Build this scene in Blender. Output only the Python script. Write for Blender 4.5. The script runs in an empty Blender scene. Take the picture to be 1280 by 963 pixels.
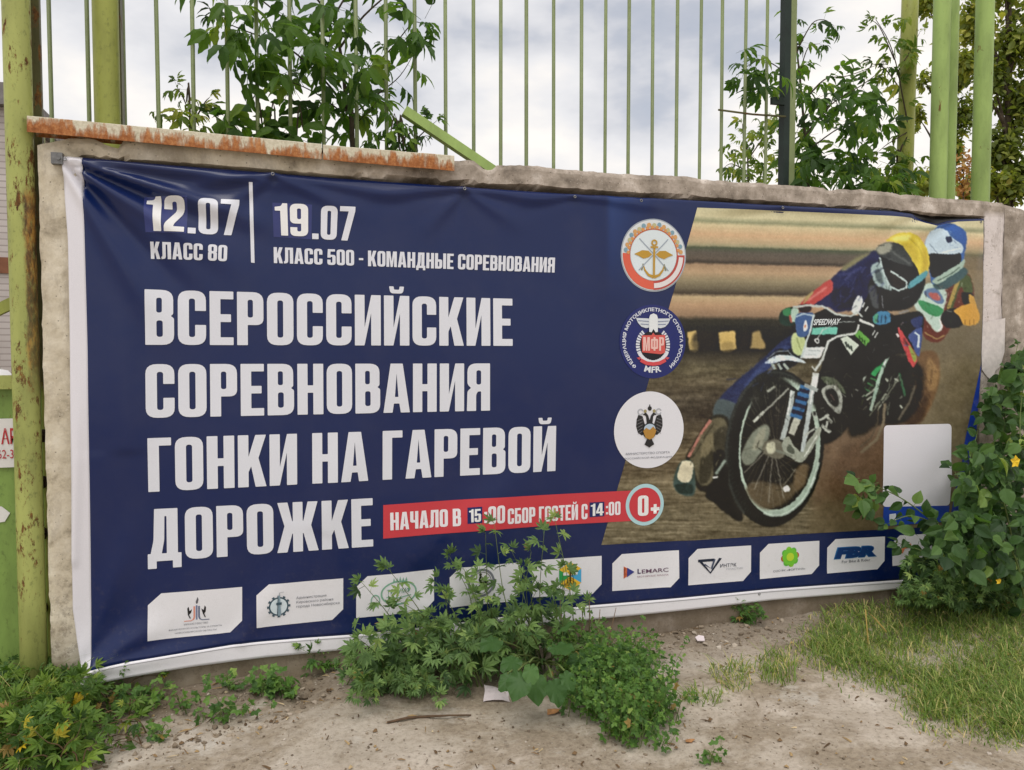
import bpy, bmesh, math, random
import numpy as np
from mathutils import Vector, Matrix, noise as mnoise
from mathutils.geometry import tessellate_polygon

rng = np.random.default_rng(7)
random.seed(7)
S = bpy.context.scene
C = S.collection
R = math.radians

# ------------------------------------------------------------------ camera
CAM = np.array([0.0, -3.45, 1.45])
YAW, PITCH, FPX = R(17.05), R(2.475), 960.0
FWD = np.array([math.sin(YAW)*math.cos(PITCH), math.cos(YAW)*math.cos(PITCH), -math.sin(PITCH)])
RGT = np.array([math.cos(YAW), -math.sin(YAW), 0.0])
UPV = np.cross(RGT, FWD)
cd = bpy.data.cameras.new('camera')
cam = bpy.data.objects.new('camera', cd); C.objects.link(cam)
cam.matrix_world = Matrix(((RGT[0], UPV[0], -FWD[0], CAM[0]), (RGT[1], UPV[1], -FWD[1], CAM[1]),
                           (RGT[2], UPV[2], -FWD[2], CAM[2]), (0, 0, 0, 1)))
cd.sensor_width = 36.0; cd.lens = 36.0*FPX/1280.0
cd.clip_start = 0.05; cd.clip_end = 2000.0
S.camera = cam

# ------------------------------------------------------------------ world, sun, exposure
SUN_EL, SUN_ROT = R(52), R(200)
wd = bpy.data.worlds.new("World"); S.world = wd; wd.use_nodes = True
nt = wd.node_tree; nt.nodes.clear()
def wn(t, **k):
    n = nt.nodes.new(t)
    for a, v in k.items(): setattr(n, a, v)
    return n
w_out = wn('ShaderNodeOutputWorld'); w_bg = wn('ShaderNodeBackground')
w_bg.inputs['Strength'].default_value = 0.1
w_sky = wn('ShaderNodeTexSky', sky_type='NISHITA', sun_disc=False)
w_sky.sun_elevation = SUN_EL; w_sky.sun_rotation = SUN_ROT
w_tc = wn('ShaderNodeTexCoord'); w_map = wn('ShaderNodeMapping')
w_map.inputs['Scale'].default_value = (1.0, 1.0, 2.1); w_map.inputs['Location'].default_value = (0.35, 0.2, 0.13)
w_n1 = wn('ShaderNodeTexNoise'); w_n1.inputs['Scale'].default_value = 3.4; w_n1.inputs['Detail'].default_value = 6; w_n1.inputs['Roughness'].default_value = 0.5
w_r1 = wn('ShaderNodeValToRGB')
e = w_r1.color_ramp.elements
e[0].position = 0.35; e[0].color = (5.3, 5.45, 5.95, 1)
e[1].position = 0.60; e[1].color = (9.6, 9.1, 8.5, 1)
m = e.new(0.47); m.color = (7.5, 7.45, 7.6, 1)
w_r2 = wn('ShaderNodeValToRGB')
w_r2.color_ramp.elements[0].position = 0.25; w_r2.color_ramp.elements[0].color = (0.55,)*3+(1,)
w_r2.color_ramp.elements[1].position = 0.40; w_r2.color_ramp.elements[1].color = (0.97,)*3+(1,)
w_mix = wn('ShaderNodeMix', data_type='RGBA')
L = nt.links.new
L(w_tc.outputs['Generated'], w_map.inputs['Vector']); L(w_map.outputs['Vector'], w_n1.inputs['Vector'])
L(w_n1.outputs['Fac'], w_r1.inputs['Fac']); L(w_n1.outputs['Fac'], w_r2.inputs['Fac'])
L(w_r2.outputs['Color'], w_mix.inputs['Factor'])
L(w_sky.outputs['Color'], w_mix.inputs[6]); L(w_r1.outputs['Color'], w_mix.inputs[7])
L(w_mix.outputs[2], w_bg.inputs['Color']); L(w_bg.outputs['Background'], w_out.inputs['Surface'])

sl = bpy.data.lights.new('sun', 'SUN'); sl.energy = 1.3; sl.angle = R(35); sl.color = (1.0, 0.96, 0.90)
sun = bpy.data.objects.new('sun', sl); C.objects.link(sun)
# light arrives from behind the camera's left shoulder, high up, through cloud
sd = Vector((-0.35, -0.55, 1.25)).normalized()
sun.rotation_euler = sd.to_track_quat('Z', 'Y').to_euler()
w_sky.sun_elevation = math.asin(sd.z); w_sky.sun_rotation = math.atan2(sd.x, sd.y)
S.view_settings.view_transform = 'Standard'; S.view_settings.look = 'None'
S.view_settings.exposure = 0.22; S.view_settings.gamma = 1.0

# ------------------------------------------------------------------ survey helpers (photo point -> place in the world)
def ray(px, py):
    return FWD + (px-640.0)/FPX*RGT - (py-481.5)/FPX*UPV
def P(px, py, Y=0.0):
    d = ray(px, py); t = (Y-CAM[1])/d[1]
    return CAM + d*t
def W(px, py):
    p = P(px, py, 0.0); return np.array([p[0], p[2]])
def G(px, py, z=0.0):
    d = ray(px, py); t = (z-CAM[2])/d[2]
    return CAM + d*t
def proj(X, Y, Z):
    v0, v1, v2 = X-CAM[0], Y-CAM[1], Z-CAM[2]
    a = v0*RGT[0]+v1*RGT[1]+v2*RGT[2]; b = v0*UPV[0]+v1*UPV[1]+v2*UPV[2]; c = v0*FWD[0]+v1*FWD[1]+v2*FWD[2]
    return 640+FPX*a/c, 481.5-FPX*b/c

# ------------------------------------------------------------------ object helpers
def tag(o, label, cat, group=None):
    o['label'] = label; o['category'] = cat
    if group: o['group'] = group
    return o
def thing(name, label, cat, loc=(0, 0, 0), group=None):
    o = bpy.data.objects.new(name, None); C.objects.link(o); o.location = [float(v) for v in loc]
    o.empty_display_size = 0.1
    return tag(o, label, cat, group)
def mesh_obj(name, verts, faces, mat, parent=None, smooth=False, mats=None, midx=None):
    me = bpy.data.meshes.new(name)
    me.from_pydata([tuple(map(float, v)) for v in verts], [], [tuple(map(int, f)) for f in faces])
    for mm in (mats or [mat]): me.materials.append(mm)
    if midx is not None: me.polygons.foreach_set('material_index', np.array(midx, dtype=np.int32))
    if smooth: me.polygons.foreach_set('use_smooth', np.ones(len(me.polygons), dtype=bool))
    me.update()
    o = bpy.data.objects.new(name, me); C.objects.link(o)
    if parent is not None:
        o.parent = parent
        o.matrix_parent_inverse = Matrix.Translation(parent.location).inverted()
    return o
def bm_obj(name, bm, mat, parent=None, smooth=False):
    me = bpy.data.meshes.new(name); bm.to_mesh(me); bm.free(); me.materials.append(mat)
    if smooth: me.polygons.foreach_set('use_smooth', np.ones(len(me.polygons), dtype=bool))
    o = bpy.data.objects.new(name, me); C.objects.link(o)
    if parent is not None:
        o.parent = parent
        o.matrix_parent_inverse = Matrix.Translation(parent.location).inverted()
    return o
class MB:
    def __init__(s): s.v = []; s.f = []
    def add(s, v, f):
        o = len(s.v); s.v += [tuple(map(float, x)) for x in v]; s.f += [tuple(o+i for i in q) for q in f]
    def box(s, lo, hi):
        x0, y0, z0 = lo; x1, y1, z1 = hi
        s.add([(x0,y0,z0),(x1,y0,z0),(x1,y1,z0),(x0,y1,z0),(x0,y0,z1),(x1,y0,z1),(x1,y1,z1),(x0,y1,z1)],
              [(0,3,2,1),(4,5,6,7),(0,1,5,4),(1,2,6,5),(2,3,7,6),(3,0,4,7)])
    def tube(s, pts, r, n=8, cap=True):
        pts = [np.array(p, float) for p in pts]
        rs = list(r) if hasattr(r, '__len__') else [r]*len(pts)
        vs = []; N = len(pts)
        ref = np.array([0.13, 0.97, 0.2])
        for i, p in enumerate(pts):
            t = pts[min(i+1, N-1)]-pts[max(i-1, 0)]; t = t/(np.linalg.norm(t)+1e-9)
            a = np.cross(t, ref)
            if np.linalg.norm(a) < 0.15: a = np.cross(t, np.array([1.0, 0, 0]))
            a /= np.linalg.norm(a); b = np.cross(t, a)
            for k in range(n):
                th = 2*math.pi*k/n
                vs.append(p+rs[i]*(math.cos(th)*a+math.sin(th)*b))
        fs = []
        for i in range(N-1):
            for k in range(n):
                k2 = (k+1) % n
                fs.append((i*n+k, i*n+k2, (i+1)*n+k2, (i+1)*n+k))
        if cap:
            fs.append(tuple(range(n-1, -1, -1))); fs.append(tuple((N-1)*n+k for k in range(n)))
        s.add(vs, fs)
    def bar(s, a, b, w, h, up=(0, 0, 1)):
        a = np.array(a, float); b = np.array(b, float); t = (b-a)/np.linalg.norm(b-a)
        u = np.array(up, float); sd_ = np.cross(t, u); sd_ /= np.linalg.norm(sd_); u = np.cross(sd_, t)
        vs = []
        for p in (a, b):
            for q in ((-1, -1), (1, -1), (1, 1), (-1, 1)):
                vs.append(p+sd_*q[0]*w/2+u*q[1]*h/2)
        s.add(vs, [(3,2,1,0),(4,5,6,7),(0,1,5,4),(1,2,6,5),(2,3,7,6),(3,0,4,7)])
    def build(s, name, mat, parent=None, smooth=False, **k):
        return mesh_obj(name, s.v, s.f, mat, parent, smooth, **k)

# ------------------------------------------------------------------ materials
def lin(c):
    c = np.array(c, float)/255.0
    return np.where(c <= 0.04045, c/12.92, ((c+0.055)/1.055)**2.4)
class NT:
    """tiny node-building helper"""
    def __init__(s, name):
        s.m = bpy.data.materials.new(name); s.m.use_nodes = True
        s.t = s.m.node_tree; s.t.nodes.clear()
        s.out = s.t.nodes.new('ShaderNodeOutputMaterial')
        s.b = s.t.nodes.new('ShaderNodeBsdfPrincipled')
        s.t.links.new(s.b.outputs[0], s.out.inputs['Surface'])
        s.tc = s.t.nodes.new('ShaderNodeTexCoord')
    def link(s, a, b): s.t.links.new(a, b)
    def coord(s, scale=(1, 1, 1), loc=(0, 0, 0), rot=(0, 0, 0)):
        mp = s.t.nodes.new('ShaderNodeMapping')
        mp.inputs['Scale'].default_value = scale; mp.inputs['Location'].default_value = loc; mp.inputs['Rotation'].default_value = rot
        s.link(s.tc.outputs['Object'], mp.inputs['Vector']); return mp.outputs['Vector']
    def noise(s, scale, detail=5, rough=0.55, vec=None, dist=0.0):
        n = s.t.nodes.new('ShaderNodeTexNoise')
        n.inputs['Scale'].default_value = scale; n.inputs['Detail'].default_value = detail
        n.inputs['Roughness'].default_value = rough; n.inputs['Distortion'].default_value = dist
        s.link(vec if vec is not None else s.tc.outputs['Object'], n.inputs['Vector']); return n.outputs['Fac']
    def voro(s, scale, vec=None, feature='F1', out='Distance', rnd=1.0):
        n = s.t.nodes.new('ShaderNodeTexVoronoi'); n.feature = feature
        n.inputs['Scale'].default_value = scale; n.inputs['Randomness'].default_value = rnd
        s.link(vec if vec is not None else s.tc.outputs['Object'], n.inputs['Vector']); return n.outputs[out]
    def ramp(s, fac, stops, interp='LINEAR'):
        n = s.t.nodes.new('ShaderNodeValToRGB'); cr = n.color_ramp; cr.interpolation = interp
        while len(cr.elements) > 1: cr.elements.remove(cr.elements[-1])
        for i, (p, c) in enumerate(stops):
            el = cr.elements[0] if i == 0 else cr.elements.new(p)
            el.position = p
            c = (c, c, c) if not hasattr(c, '__len__') else c
            el.color = (float(c[0]), float(c[1]), float(c[2]), 1)
        s.link(fac, n.inputs['Fac']); return n.outputs['Color']
    def mix(s, fac, a, b, blend='MIX'):
        n = s.t.nodes.new('ShaderNodeMix'); n.data_type = 'RGBA'; n.blend_type = blend
        for sock, v in ((n.inputs['Factor'], fac), (n.inputs[6], a), (n.inputs[7], b)):
            if hasattr(v, 'is_output'): s.link(v, sock)
            elif hasattr(v, '__len__'): sock.default_value = (float(v[0]), float(v[1]), float(v[2]), 1)
            else: sock.default_value = v
        return n.outputs[2]
    def math(s, op, a, b=0.0, clamp=False):
        n = s.t.nodes.new('ShaderNodeMath'); n.operation = op; n.use_clamp = clamp
        for i, v in enumerate((a, b)):
            if hasattr(v, 'is_output'): s.link(v, n.inputs[i])
            else: n.inputs[i].default_value = v
        return n.outputs[0]
    def sep(s, vec=None):
        n = s.t.nodes.new('ShaderNodeSeparateXYZ'); s.link(vec if vec is not None else s.tc.outputs['Object'], n.inputs[0]); return n.outputs
    def attr(s, name, out='Color'):
        n = s.t.nodes.new('ShaderNodeAttribute'); n.attribute_name = name; return n.outputs[out]
    def bump(s, h, strength=0.3, dist=0.01):
        n = s.t.nodes.new('ShaderNodeBump'); n.inputs['Strength'].default_value = strength; n.inputs['Distance'].default_value = dist
        s.link(h, n.inputs['Height']); s.link(n.outputs['Normal'], s.b.inputs['Normal'])
    def done(s, color, rough=0.8, metal=0.0, spec=0.4):
        for sock, v in (('Base Color', color), ('Roughness', rough), ('Metallic', metal)):
            if hasattr(v, 'is_output'): s.link(v, s.b.inputs[sock])
            elif hasattr(v, '__len__'): s.b.inputs[sock].default_value = (float(v[0]), float(v[1]), float(v[2]), 1)
            else: s.b.inputs[sock].default_value = v
        s.b.inputs['Specular IOR Level'].default_value = spec
        return s.m

def mat_concrete(name, x_yellow=None):
    n = NT(name)
    big = n.noise(1.3, 5, 0.6); mid = n.noise(7, 6, 0.65); fine = n.noise(60, 4, 0.7); speck = n.voro(38)
    old = n.ramp(mid, [(0.32, lin((146, 136, 118))), (0.44, lin((198, 187, 165))), (0.60, lin((220, 211, 192))), (0.8, lin((230, 224, 210)))])
    grey = n.ramp(mid, [(0.32, lin((110, 101, 92))), (0.45, lin((156, 145, 133))), (0.56, lin((184, 172, 160))), (0.68, lin((222, 212, 202)))])
    x, y, z = n.sep()
    fx = n.math('ADD', n.math('MULTIPLY', n.math('SUBTRACT', x, 0.0), 0.9), n.math('MULTIPLY', n.math('SUBTRACT', big, 0.5), 1.6))
    col = n.mix(n.ramp(fx, [(0.0, 0.0), (0.55, 1.0)]), old, grey)
    # flaked whitewash on the right-hand rim
    ww = n.math('MULTIPLY', n.ramp(x, [(0.0, 0.0), (1.0, 1.0)]), 1.0)
    wx = n.math('MULTIPLY', n.math('SUBTRACT', n.math('ADD', x, n.math('MULTIPLY', n.math('SUBTRACT', mid, 0.5), 0.12)), W(1224, 400)[0]), 40.0, True)
    wx = n.math('MULTIPLY', wx, n.math('MULTIPLY', n.math('SUBTRACT', W(1257, 300)[0]+0.01, x), 60.0, True))
    wx = n.math('MULTIPLY', wx, n.math('MULTIPLY', n.math('SUBTRACT', W(1240, 268)[1]+0.02, z), 25.0, True))
    wz = n.math('MULTIPLY', n.math('SUBTRACT', n.math('ADD', z, n.math('MULTIPLY', mid, 0.5)), 1.45), 4.0, True)
    wash = n.math('MULTIPLY', n.math('MULTIPLY', wx, wz), n.ramp(n.noise(9, 6, 0.7, dist=0.6), [(0.32, 0.0), (0.42, 0.9)]))
    col = n.mix(wash, col, lin((226, 217, 214)))
    # pocked skin where the facing has come off
    pits = n.ramp(n.math('MULTIPLY', speck, n.math('ADD', n.noise(5, 5, 0.8), 0.2)), [(0.045, 1.0), (0.085, 0.0)])
    col = n.mix(n.math('MULTIPLY', pits, 0.7), col, lin((78, 70, 62)))
    stain = n.ramp(n.noise(2.6, 7, 0.72, n.coord((1, 1, 0.55), (2, 0, 1)), dist=0.6), [(0.52, 0.0), (0.64, 0.5)])
    col = n.mix(stain, col, lin((122, 112, 100)))
    agg = n.ramp(n.voro(70), [(0.10, 0.5), (0.22, 0.0)])
    col = n.mix(n.math('MULTIPLY', agg, n.ramp(n.noise(6, 4, 0.6), [(0.48, 0.0), (0.6, 1.0)])), col, lin((226, 218, 206)))
    flk = n.ramp(n.noise(26, 8, 0.8), [(0.50, 0.0), (0.58, 1.0)])
    low = n.ramp(n.math('ADD', z, n.math('MULTIPLY', mid, 0.8)), [(0.75, 1.0), (1.0, 0.30)])
    col = n.mix(n.math('MULTIPLY', flk, n.math('MULTIPLY', low, 0.55)), col, lin((118, 108, 96)))
    # soil splashed up the foot of the slab
    foot = n.ramp(n.math('ADD', z, n.math('MULTIPLY', n.math('SUBTRACT', mid, 0.5), 0.25)), [(0.16, 1.0), (0.36, 0.0)])
    col = n.mix(n.math('MULTIPLY', foot, 0.75), col, lin((118, 104, 86)))
    n.bump(n.math('ADD', n.math('MULTIPLY', mid, 1.0), n.math('MULTIPLY', n.math('ADD', fine, n.math('MULTIPLY', pits, -1.2)), 0.5)), 0.4, 0.008)
    return n.done(col, 0.93, spec=0.2)
def mat_paint_green(name, base, rust=0.12, dirt=0.4, seed=0.0, dark=(60, 70, 36), streak=None):
    n = NT(name)
    v = n.coord((1, 1, 0.25), (seed, seed*0.7, seed*1.3))
    a = n.noise(9, 5, 0.6, v); f = n.noise(55, 4, 0.7, n.coord((1, 1, 0.6), (seed, 0, 0))); b = n.noise(2.2, 4, 0.6, n.coord((1, 1, 1), (0, seed, 0)))
    c = lin(base)
    col = n.ramp(a, [(0.3, c*0.72), (0.5, c), (0.7, c*1.18)])
    col = n.mix(n.math('MULTIPLY', n.ramp(f, [(0.55, 0.0), (0.72, 1.0)]), dirt), col, lin(dark))
    r = n.math('ADD', n.math('MULTIPLY', n.noise(26, 6, 0.75, n.coord((1, 1, 0.4), (seed*2, 1, 0))), 0.66), n.math('MULTIPLY', b, 0.34))
    rm = n.ramp(r, [(0.66-rust, 0.0), (0.70-rust, 1.0)])
    rc = n.ramp(f, [(0.3, lin((52, 36, 24))), (0.55, lin((112, 76, 40))), (0.75, lin((156, 118, 58)))])
    col = n.mix(rm, col, rc)
    if streak is not None:
        # paint scorched and rusted down one side of the pipe
        x, y, z = n.sep(); wob = n.math('MULTIPLY', n.math('SUBTRACT', n.noise(14, 5, 0.7, n.coord((1, 1, 0.5))), 0.5), 0.05)
        side = n.math('MULTIPLY', n.math('ADD', n.math('SUBTRACT', x, streak), wob), 90.0, True)
        zz = n.ramp(n.math('MULTIPLY', z, 0.4), [(0.50, 0.0), (0.56, 0.8), (0.66, 0.9), (0.74, 1.0), (0.82, 1.0), (0.84, 0.0)])
        k = n.math('MULTIPLY', n.math('MULTIPLY', side, zz), n.ramp(f, [(0.3, 0.55), (0.5, 1.0)]))
        col = n.mix(k, col, n.ramp(n.noise(30, 5, 0.7, n.coord((1, 1, 0.35))), [(0.34, lin((40, 40, 28))), (0.5, lin((104, 76, 40))), (0.62, lin((168, 126, 58)))]))
    n.bump(n.math('ADD', f, n.math('MULTIPLY', rm, -0.6)), 0.25, 0.004)
    return n.done(col, n.mix(rm, (0.5,)*3, (0.9,)*3), spec=0.35)
def mat_simple(name, c, rough=0.7, metal=0.0, var=0.25, scale=12, spec=0.4, bump=0.0):
    n = NT(name); a = n.noise(scale, 5, 0.6); c = lin(c)
    col = n.ramp(a, [(0.3, c*(1-var)), (0.5, c), (0.7, np.minimum(c*(1+var), 0.95))])
    if bump: n.bump(a, bump, 0.01)
    return n.done(col, rough, metal, spec)
def mat_leaf(name, stops, trans=0.35, rough=0.5):
    n = NT(name)
    v = n.attr('leaf_var', 'Fac')
    fine = n.noise(45, 3, 0.6)
    col = n.ramp(v, [(p, lin(c)) for p, c in stops])
    col = n.mix(n.math('GREATER_THAN', v, 1.3), col, lin((150, 126, 70)))     # dying leaves
    col = n.mix(n.ramp(fine, [(0.3, 0.0), (0.75, 0.35)]), col, n.mix(1.0, col, (1.35, 1.25, 1.1), 'MULTIPLY'))
    n.done(col, rough, spec=0.35)
    tr = n.t.nodes.new('ShaderNodeBsdfTranslucent')
    n.link(n.mix(1.0, col, (1.25, 1.35, 0.6), 'MULTIPLY'), tr.inputs['Color'])
    ms = n.t.nodes.new('ShaderNodeMixShader'); ms.inputs[0].default_value = trans
    n.link(n.b.outputs[0], ms.inputs[1]); n.link(tr.outputs[0], ms.inputs[2]); n.link(ms.outputs[0], n.out.inputs['Surface'])
    return n.m

M = {}
M['concrete'] = mat_concrete('weathered_concrete')
M['green_pale'] = mat_paint_green('pale_green_paint', (150, 175, 100), rust=0.04, dirt=0.15, seed=1.0)
M['green_pipe'] = mat_paint_green('yellow_green_paint', (152, 158, 78), rust=0.035, dirt=0.4, seed=3.0)
M['green_rusty'] = mat_paint_green('rusty_green_paint', (162, 168, 96), rust=0.12, dirt=0.5, seed=5.0, streak=P(32.5, 300, 0.03)[0])
M['green_bar'] = mat_paint_green('fence_bar_paint', (124, 136, 92), rust=0.02, dirt=0.35, seed=7.0)
M['green_gate'] = mat_paint_green('gate_sheet_paint', (130, 158, 80), rust=0.075, dirt=0.5, seed=9.0)
M['dark_steel'] = mat_paint_green('dark_rusty_steel', (92, 90, 56), rust=0.10, dirt=0.7, seed=11.0, dark=(30, 28, 24))
M['post_dark'] = mat_simple('dark_green_post_paint', (26, 42, 36), 0.6, var=0.3)
M['hinge'] = mat_simple('rusted_hinge', (48, 34, 26), 0.9, var=0.5, scale=60, bump=0.4)
M['zinc'] = mat_simple('galvanised_zinc', (120, 120, 120), 0.5, 0.6, 0.2, 80)
def mat_rust():
    n = NT('flaking_paint_over_rust')
    v = n.coord((1, 1, 0.22))
    st = n.noise(26, 6, 0.7, v); big = n.noise(4.5, 5, 0.65); fine = n.noise(70, 4, 0.7)
    h = n.attr('beam_v', 'Fac')     # 0 at the lower edge of the face, 1 at the top edge
    s = n.math('ADD', n.math('ADD', n.math('MULTIPLY', st, 0.95), n.math('MULTIPLY', big, 0.75)), n.math('MULTIPLY', h, -0.27))
    m = n.ramp(s, [(0.66, 0.0), (0.715, 0.6), (0.81, 1.0)])
    paint = n.ramp(fine, [(0.3, lin((186, 178, 154))), (0.6, lin((216, 209, 188)))])
    rust = n.ramp(n.math('ADD', n.math('MULTIPLY', fine, 0.5), n.math('MULTIPLY', st, 0.5)), [(0.3, lin((104, 62, 38))), (0.5, lin((158, 100, 60))), (0.66, lin((196, 140, 92)))])
    n.bump(n.math('ADD', n.math('MULTIPLY', m, 0.6), n.math('MULTIPLY', fine, 0.4)), 0.5, 0.004)
    return n.done(n.mix(m, paint, rust), 0.88, spec=0.2)
M['rust'] = mat_rust()

# ================================================================== ground
def fbm(x, y, s, o=4, seed=0.0):
    return mnoise.fractal(Vector((x*s+seed, y*s-seed, seed)), 1.0, 2.0, o)
def axis(lo, hi, a, b, fine, coarse):
    mid = np.arange(a, b+1e-6, fine)
    def grow(start, end, st):
        out = []; p = start; h = fine
        while p < end:
            h = min(h*1.25, coarse); p += h; out.append(p)
        return out
    r = grow(b, hi, 1); l = [2*a-q for q in grow(a, 2*a-lo, 1)][::-1]
    return np.array(l+list(mid)+r)
gx = axis(-400, 400, -3.2, 5.0, 0.03, 30); gy = axis(-300, 600, -2.7, 0.35, 0.03, 30)
def ground_z(x, y):
    z = 0.0
    near = max(0.0, 1-max(0.0, abs(x-1)-8)/10) * max(0.0, 1-max(0, abs(y)-6)/8)
    if near > 0:
        z += near*(0.016*fbm(x, y, 1.3, 3, 2.0)+0.009*fbm(x, y, 6, 4, 5.0)+0.004*fbm(x, y, 22, 3, 8.0))
        b = math.exp(-((y+0.02)/0.20)**2)
        z += near*b*(0.035+0.03*fbm(x, 0, 2.2, 3, 11.0))
        # the weedy bank by the gate post rises a little
        z += 0.05*math.exp(-(((x+1.75)/0.5)**2+((y+0.25)/0.5)**2))
    return z
gv = []; NX, NY = len(gx), len(gy)
for y in gy:
    for x in gx: gv.append((x, y, ground_z(x, y)))
gf = [(j*NX+i, j*NX+i+1, (j+1)*NX+i+1, (j+1)*NX+i) for j in range(NY-1) for i in range(NX-1)]
def mat_ground():
    n = NT('trodden_sandy_soil')
    a = n.noise(0.9, 5, 0.6); b = n.noise(5, 6, 0.65, dist=0.4); f = n.noise(42, 5, 0.75); g = n.noise(150, 3, 0.7)
    peb = n.voro(55); pcol = n.voro(55, out='Color')
    base = n.ramp(b, [(0.28, lin((160, 147, 132))), (0.45, lin((192, 179, 164))), (0.60, lin((208, 196, 182))), (0.78, lin((220, 211, 199)))])
    base = n.mix(n.ramp(a, [(0.38, 0.0), (0.62, 0.55)]), base, lin((178, 168, 152)))
    base = n.mix(n.ramp(f, [(0.38, 0.38), (0.52, 0.0)]), base, lin((128, 113, 95)))
    # greyer trodden path, browner loose earth near the plants
    pt = n.noise(1.7, 6, 0.68, n.coord((1, 1.5, 1), (4.2, 0.6, 0)), dist=0.5)
    base = n.mix(n.ramp(pt, [(0.47, 0.0), (0.58, 0.75)]), base, n.ramp(f, [(0.35, lin((126, 112, 94))), (0.6, lin((158, 143, 122)))]))
    base = n.mix(n.ramp(n.noise(3.1, 6, 0.7, n.coord((1, 1, 1), (1.2, 7, 0))), [(0.58, 0.0), (0.66, 0.5)]), base, lin((214, 208, 198)))
    # crumbs of old straw and dark leaf litter, most of it along the foot of the wall
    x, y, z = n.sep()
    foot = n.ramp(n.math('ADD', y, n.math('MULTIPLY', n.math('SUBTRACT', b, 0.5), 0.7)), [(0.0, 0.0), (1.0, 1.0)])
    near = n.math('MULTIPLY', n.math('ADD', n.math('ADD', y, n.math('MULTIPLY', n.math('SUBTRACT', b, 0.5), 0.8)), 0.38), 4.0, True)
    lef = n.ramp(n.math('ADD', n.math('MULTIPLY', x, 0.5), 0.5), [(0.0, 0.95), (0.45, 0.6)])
    base = n.mix(n.math('MULTIPLY', near, lef), base, lin((98, 84, 66)))  # dark dirt by the wall, with its contact shadow painted in
    litter = n.ramp(n.noise(30, 5, 0.8, n.coord((1, 2.2, 1), (3, 1, 0), (0, 0, 0.6))), [(0.56, 0.0), (0.63, 1.0)])
    base = n.mix(n.math('MULTIPLY', litter, n.math('ADD', n.math('MULTIPLY', near, 0.6), 0.16)), base, lin((74, 60, 44)))
    pm = n.math('MULTIPLY', n.ramp(peb, [(0.20, 1.0), (0.30, 0.0)]), n.ramp(n.sep(pcol)[0], [(0.80, 0.0), (0.84, 1.0)]))
    base = n.mix(n.math('MULTIPLY', pm, 0.7), base, n.mix(n.sep(pcol)[1], lin((120, 108, 96)), lin((206, 196, 180))))
    n.bump(n.math('ADD', n.math('ADD', n.math('MULTIPLY', f, 0.8), n.math('MULTIPLY', g, 0.3)), n.math('MULTIPLY', pm, 0.5)), 0.7, 0.012)
    return n.done(base, 0.95, spec=0.15)
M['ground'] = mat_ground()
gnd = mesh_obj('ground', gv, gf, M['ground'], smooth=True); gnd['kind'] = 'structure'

# ================================================================== concrete wall panel
TOPPX = [(48,181),(53,179),(60,177.5),(75,175),(88,172),(105,173),(119,173.5),(124,178),(136,182),(150,186),(153,176),(158,172),(200,174),(260,179),
         (330,185),(403,192),(480,199),(540,205),(566,201),(590,199.5),(597,204),(604,210),(614,214.5),(618,210),(623,206),(659,206.5),(712,212),(760,216),(800,218.5),
         (858,220),(880,224.5),(930,228),(985,231.5),(1030,234.5),(1036,239),(1042,238),(1048,236),(1080,237.5),(1118,241),(1126,243.5),(1134,243),(1180,248),(1225,251),(1256,254)]
TOP = np.array([W(*p) for p in TOPPX])
XL, XR = W(52, 400)[0], W(1256, 300)[0]
def top_z(x):
    return float(np.interp(x, TOP[:, 0], TOP[:, 1]))+0.006*fbm(x, 0, 14, 4, 3.0)+0.003*fbm(x, 0, 50, 3, 9)
REC = (W(97, 300)[0], W(1226, 400)[0], 0.30, W(974, 255.0)[1])    # the sunk field inside the rim
def wall_y(x, z):
    def st(v): v = min(1, max(0, v/0.012)); return v*v*(3-2*v)
    wob = 0.0015*fbm(x, z, 14, 3, 4.0)
    k = st(x-REC[0]+wob)*st(REC[1]-x+wob)*st(z-REC[2]+wob)*st(REC[3]-z+wob)
    return 0.075*k + 0.0018*fbm(x, z, 7, 4, 1.0) + 0.0012*fbm(x, z, 30, 3, 6.0)
def slab(name, x0, x1, topf, frontf, mat, thick=0.15, dx=0.022, z0=-0.25, y0=0.0):
    nx = int((x1-x0)/dx)+1; nz = int(2.6/dx)
    xs = np.linspace(x0, x1, nx); vs = []; fs = []
    for i, x in enumerate(xs):
        tz = topf(x)
        for j in range(nz+1):
            z = z0+(tz-z0)*j/nz
            xe = x+(0.005*fbm(i, z, 22, 4, 2.5) if i in (0, nx-1) else 0)
            yb = y0+frontf(x, z)
            if j == nz: yb += 0.008
            if i in (0, nx-1): yb += 0.008+0.006*abs(fbm(x, z, 12, 3, 7.7))
            vs.append((xe, yb, z))
    nb = len(vs)
    for i, x in enumerate(xs):
        tz = topf(x)-0.012*abs(fbm(x, 3, 10, 3, 5))
        vs.append((x, y0+thick, z0)); vs.append((x, y0+thick, tz)); vs.append((x, y0+thick*0.5, tz+0.006*fbm(x, 1, 18, 3, 1)))
    for i in range(nx-1):
        for j in range(nz):
            a = i*(nz+1)+j; b = (i+1)*(nz+1)+j
            fs.append((a, b, b+1, a+1))
        a = nb+3*i; b = nb+3*(i+1)
        fs.append((a+1, b+1, b, a)); ta = i*(nz+1)+nz; tb = (i+1)*(nz+1)+nz
        fs.append((ta, tb, b+2, a+2)); fs.append((a+2, b+2, b+1, a+1))
    for i, fl in ((0, False), (nx-1, True)):
        a = nb+3*i
        loop = [i*(nz+1)+j for j in range(nz+1)]+[a+2, a+1, a]
        fs.append(tuple(loop if fl else loop[::-1]))
    return mesh_obj(name, vs, fs, mat, smooth=False)
wall = slab('concrete_wall', XL, XR, top_z, wall_y, M['concrete'])
tag(wall, 'long weathered concrete panel with chipped top edge, carrying the navy banner', 'wall')
x2a = XR+0.012
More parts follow.
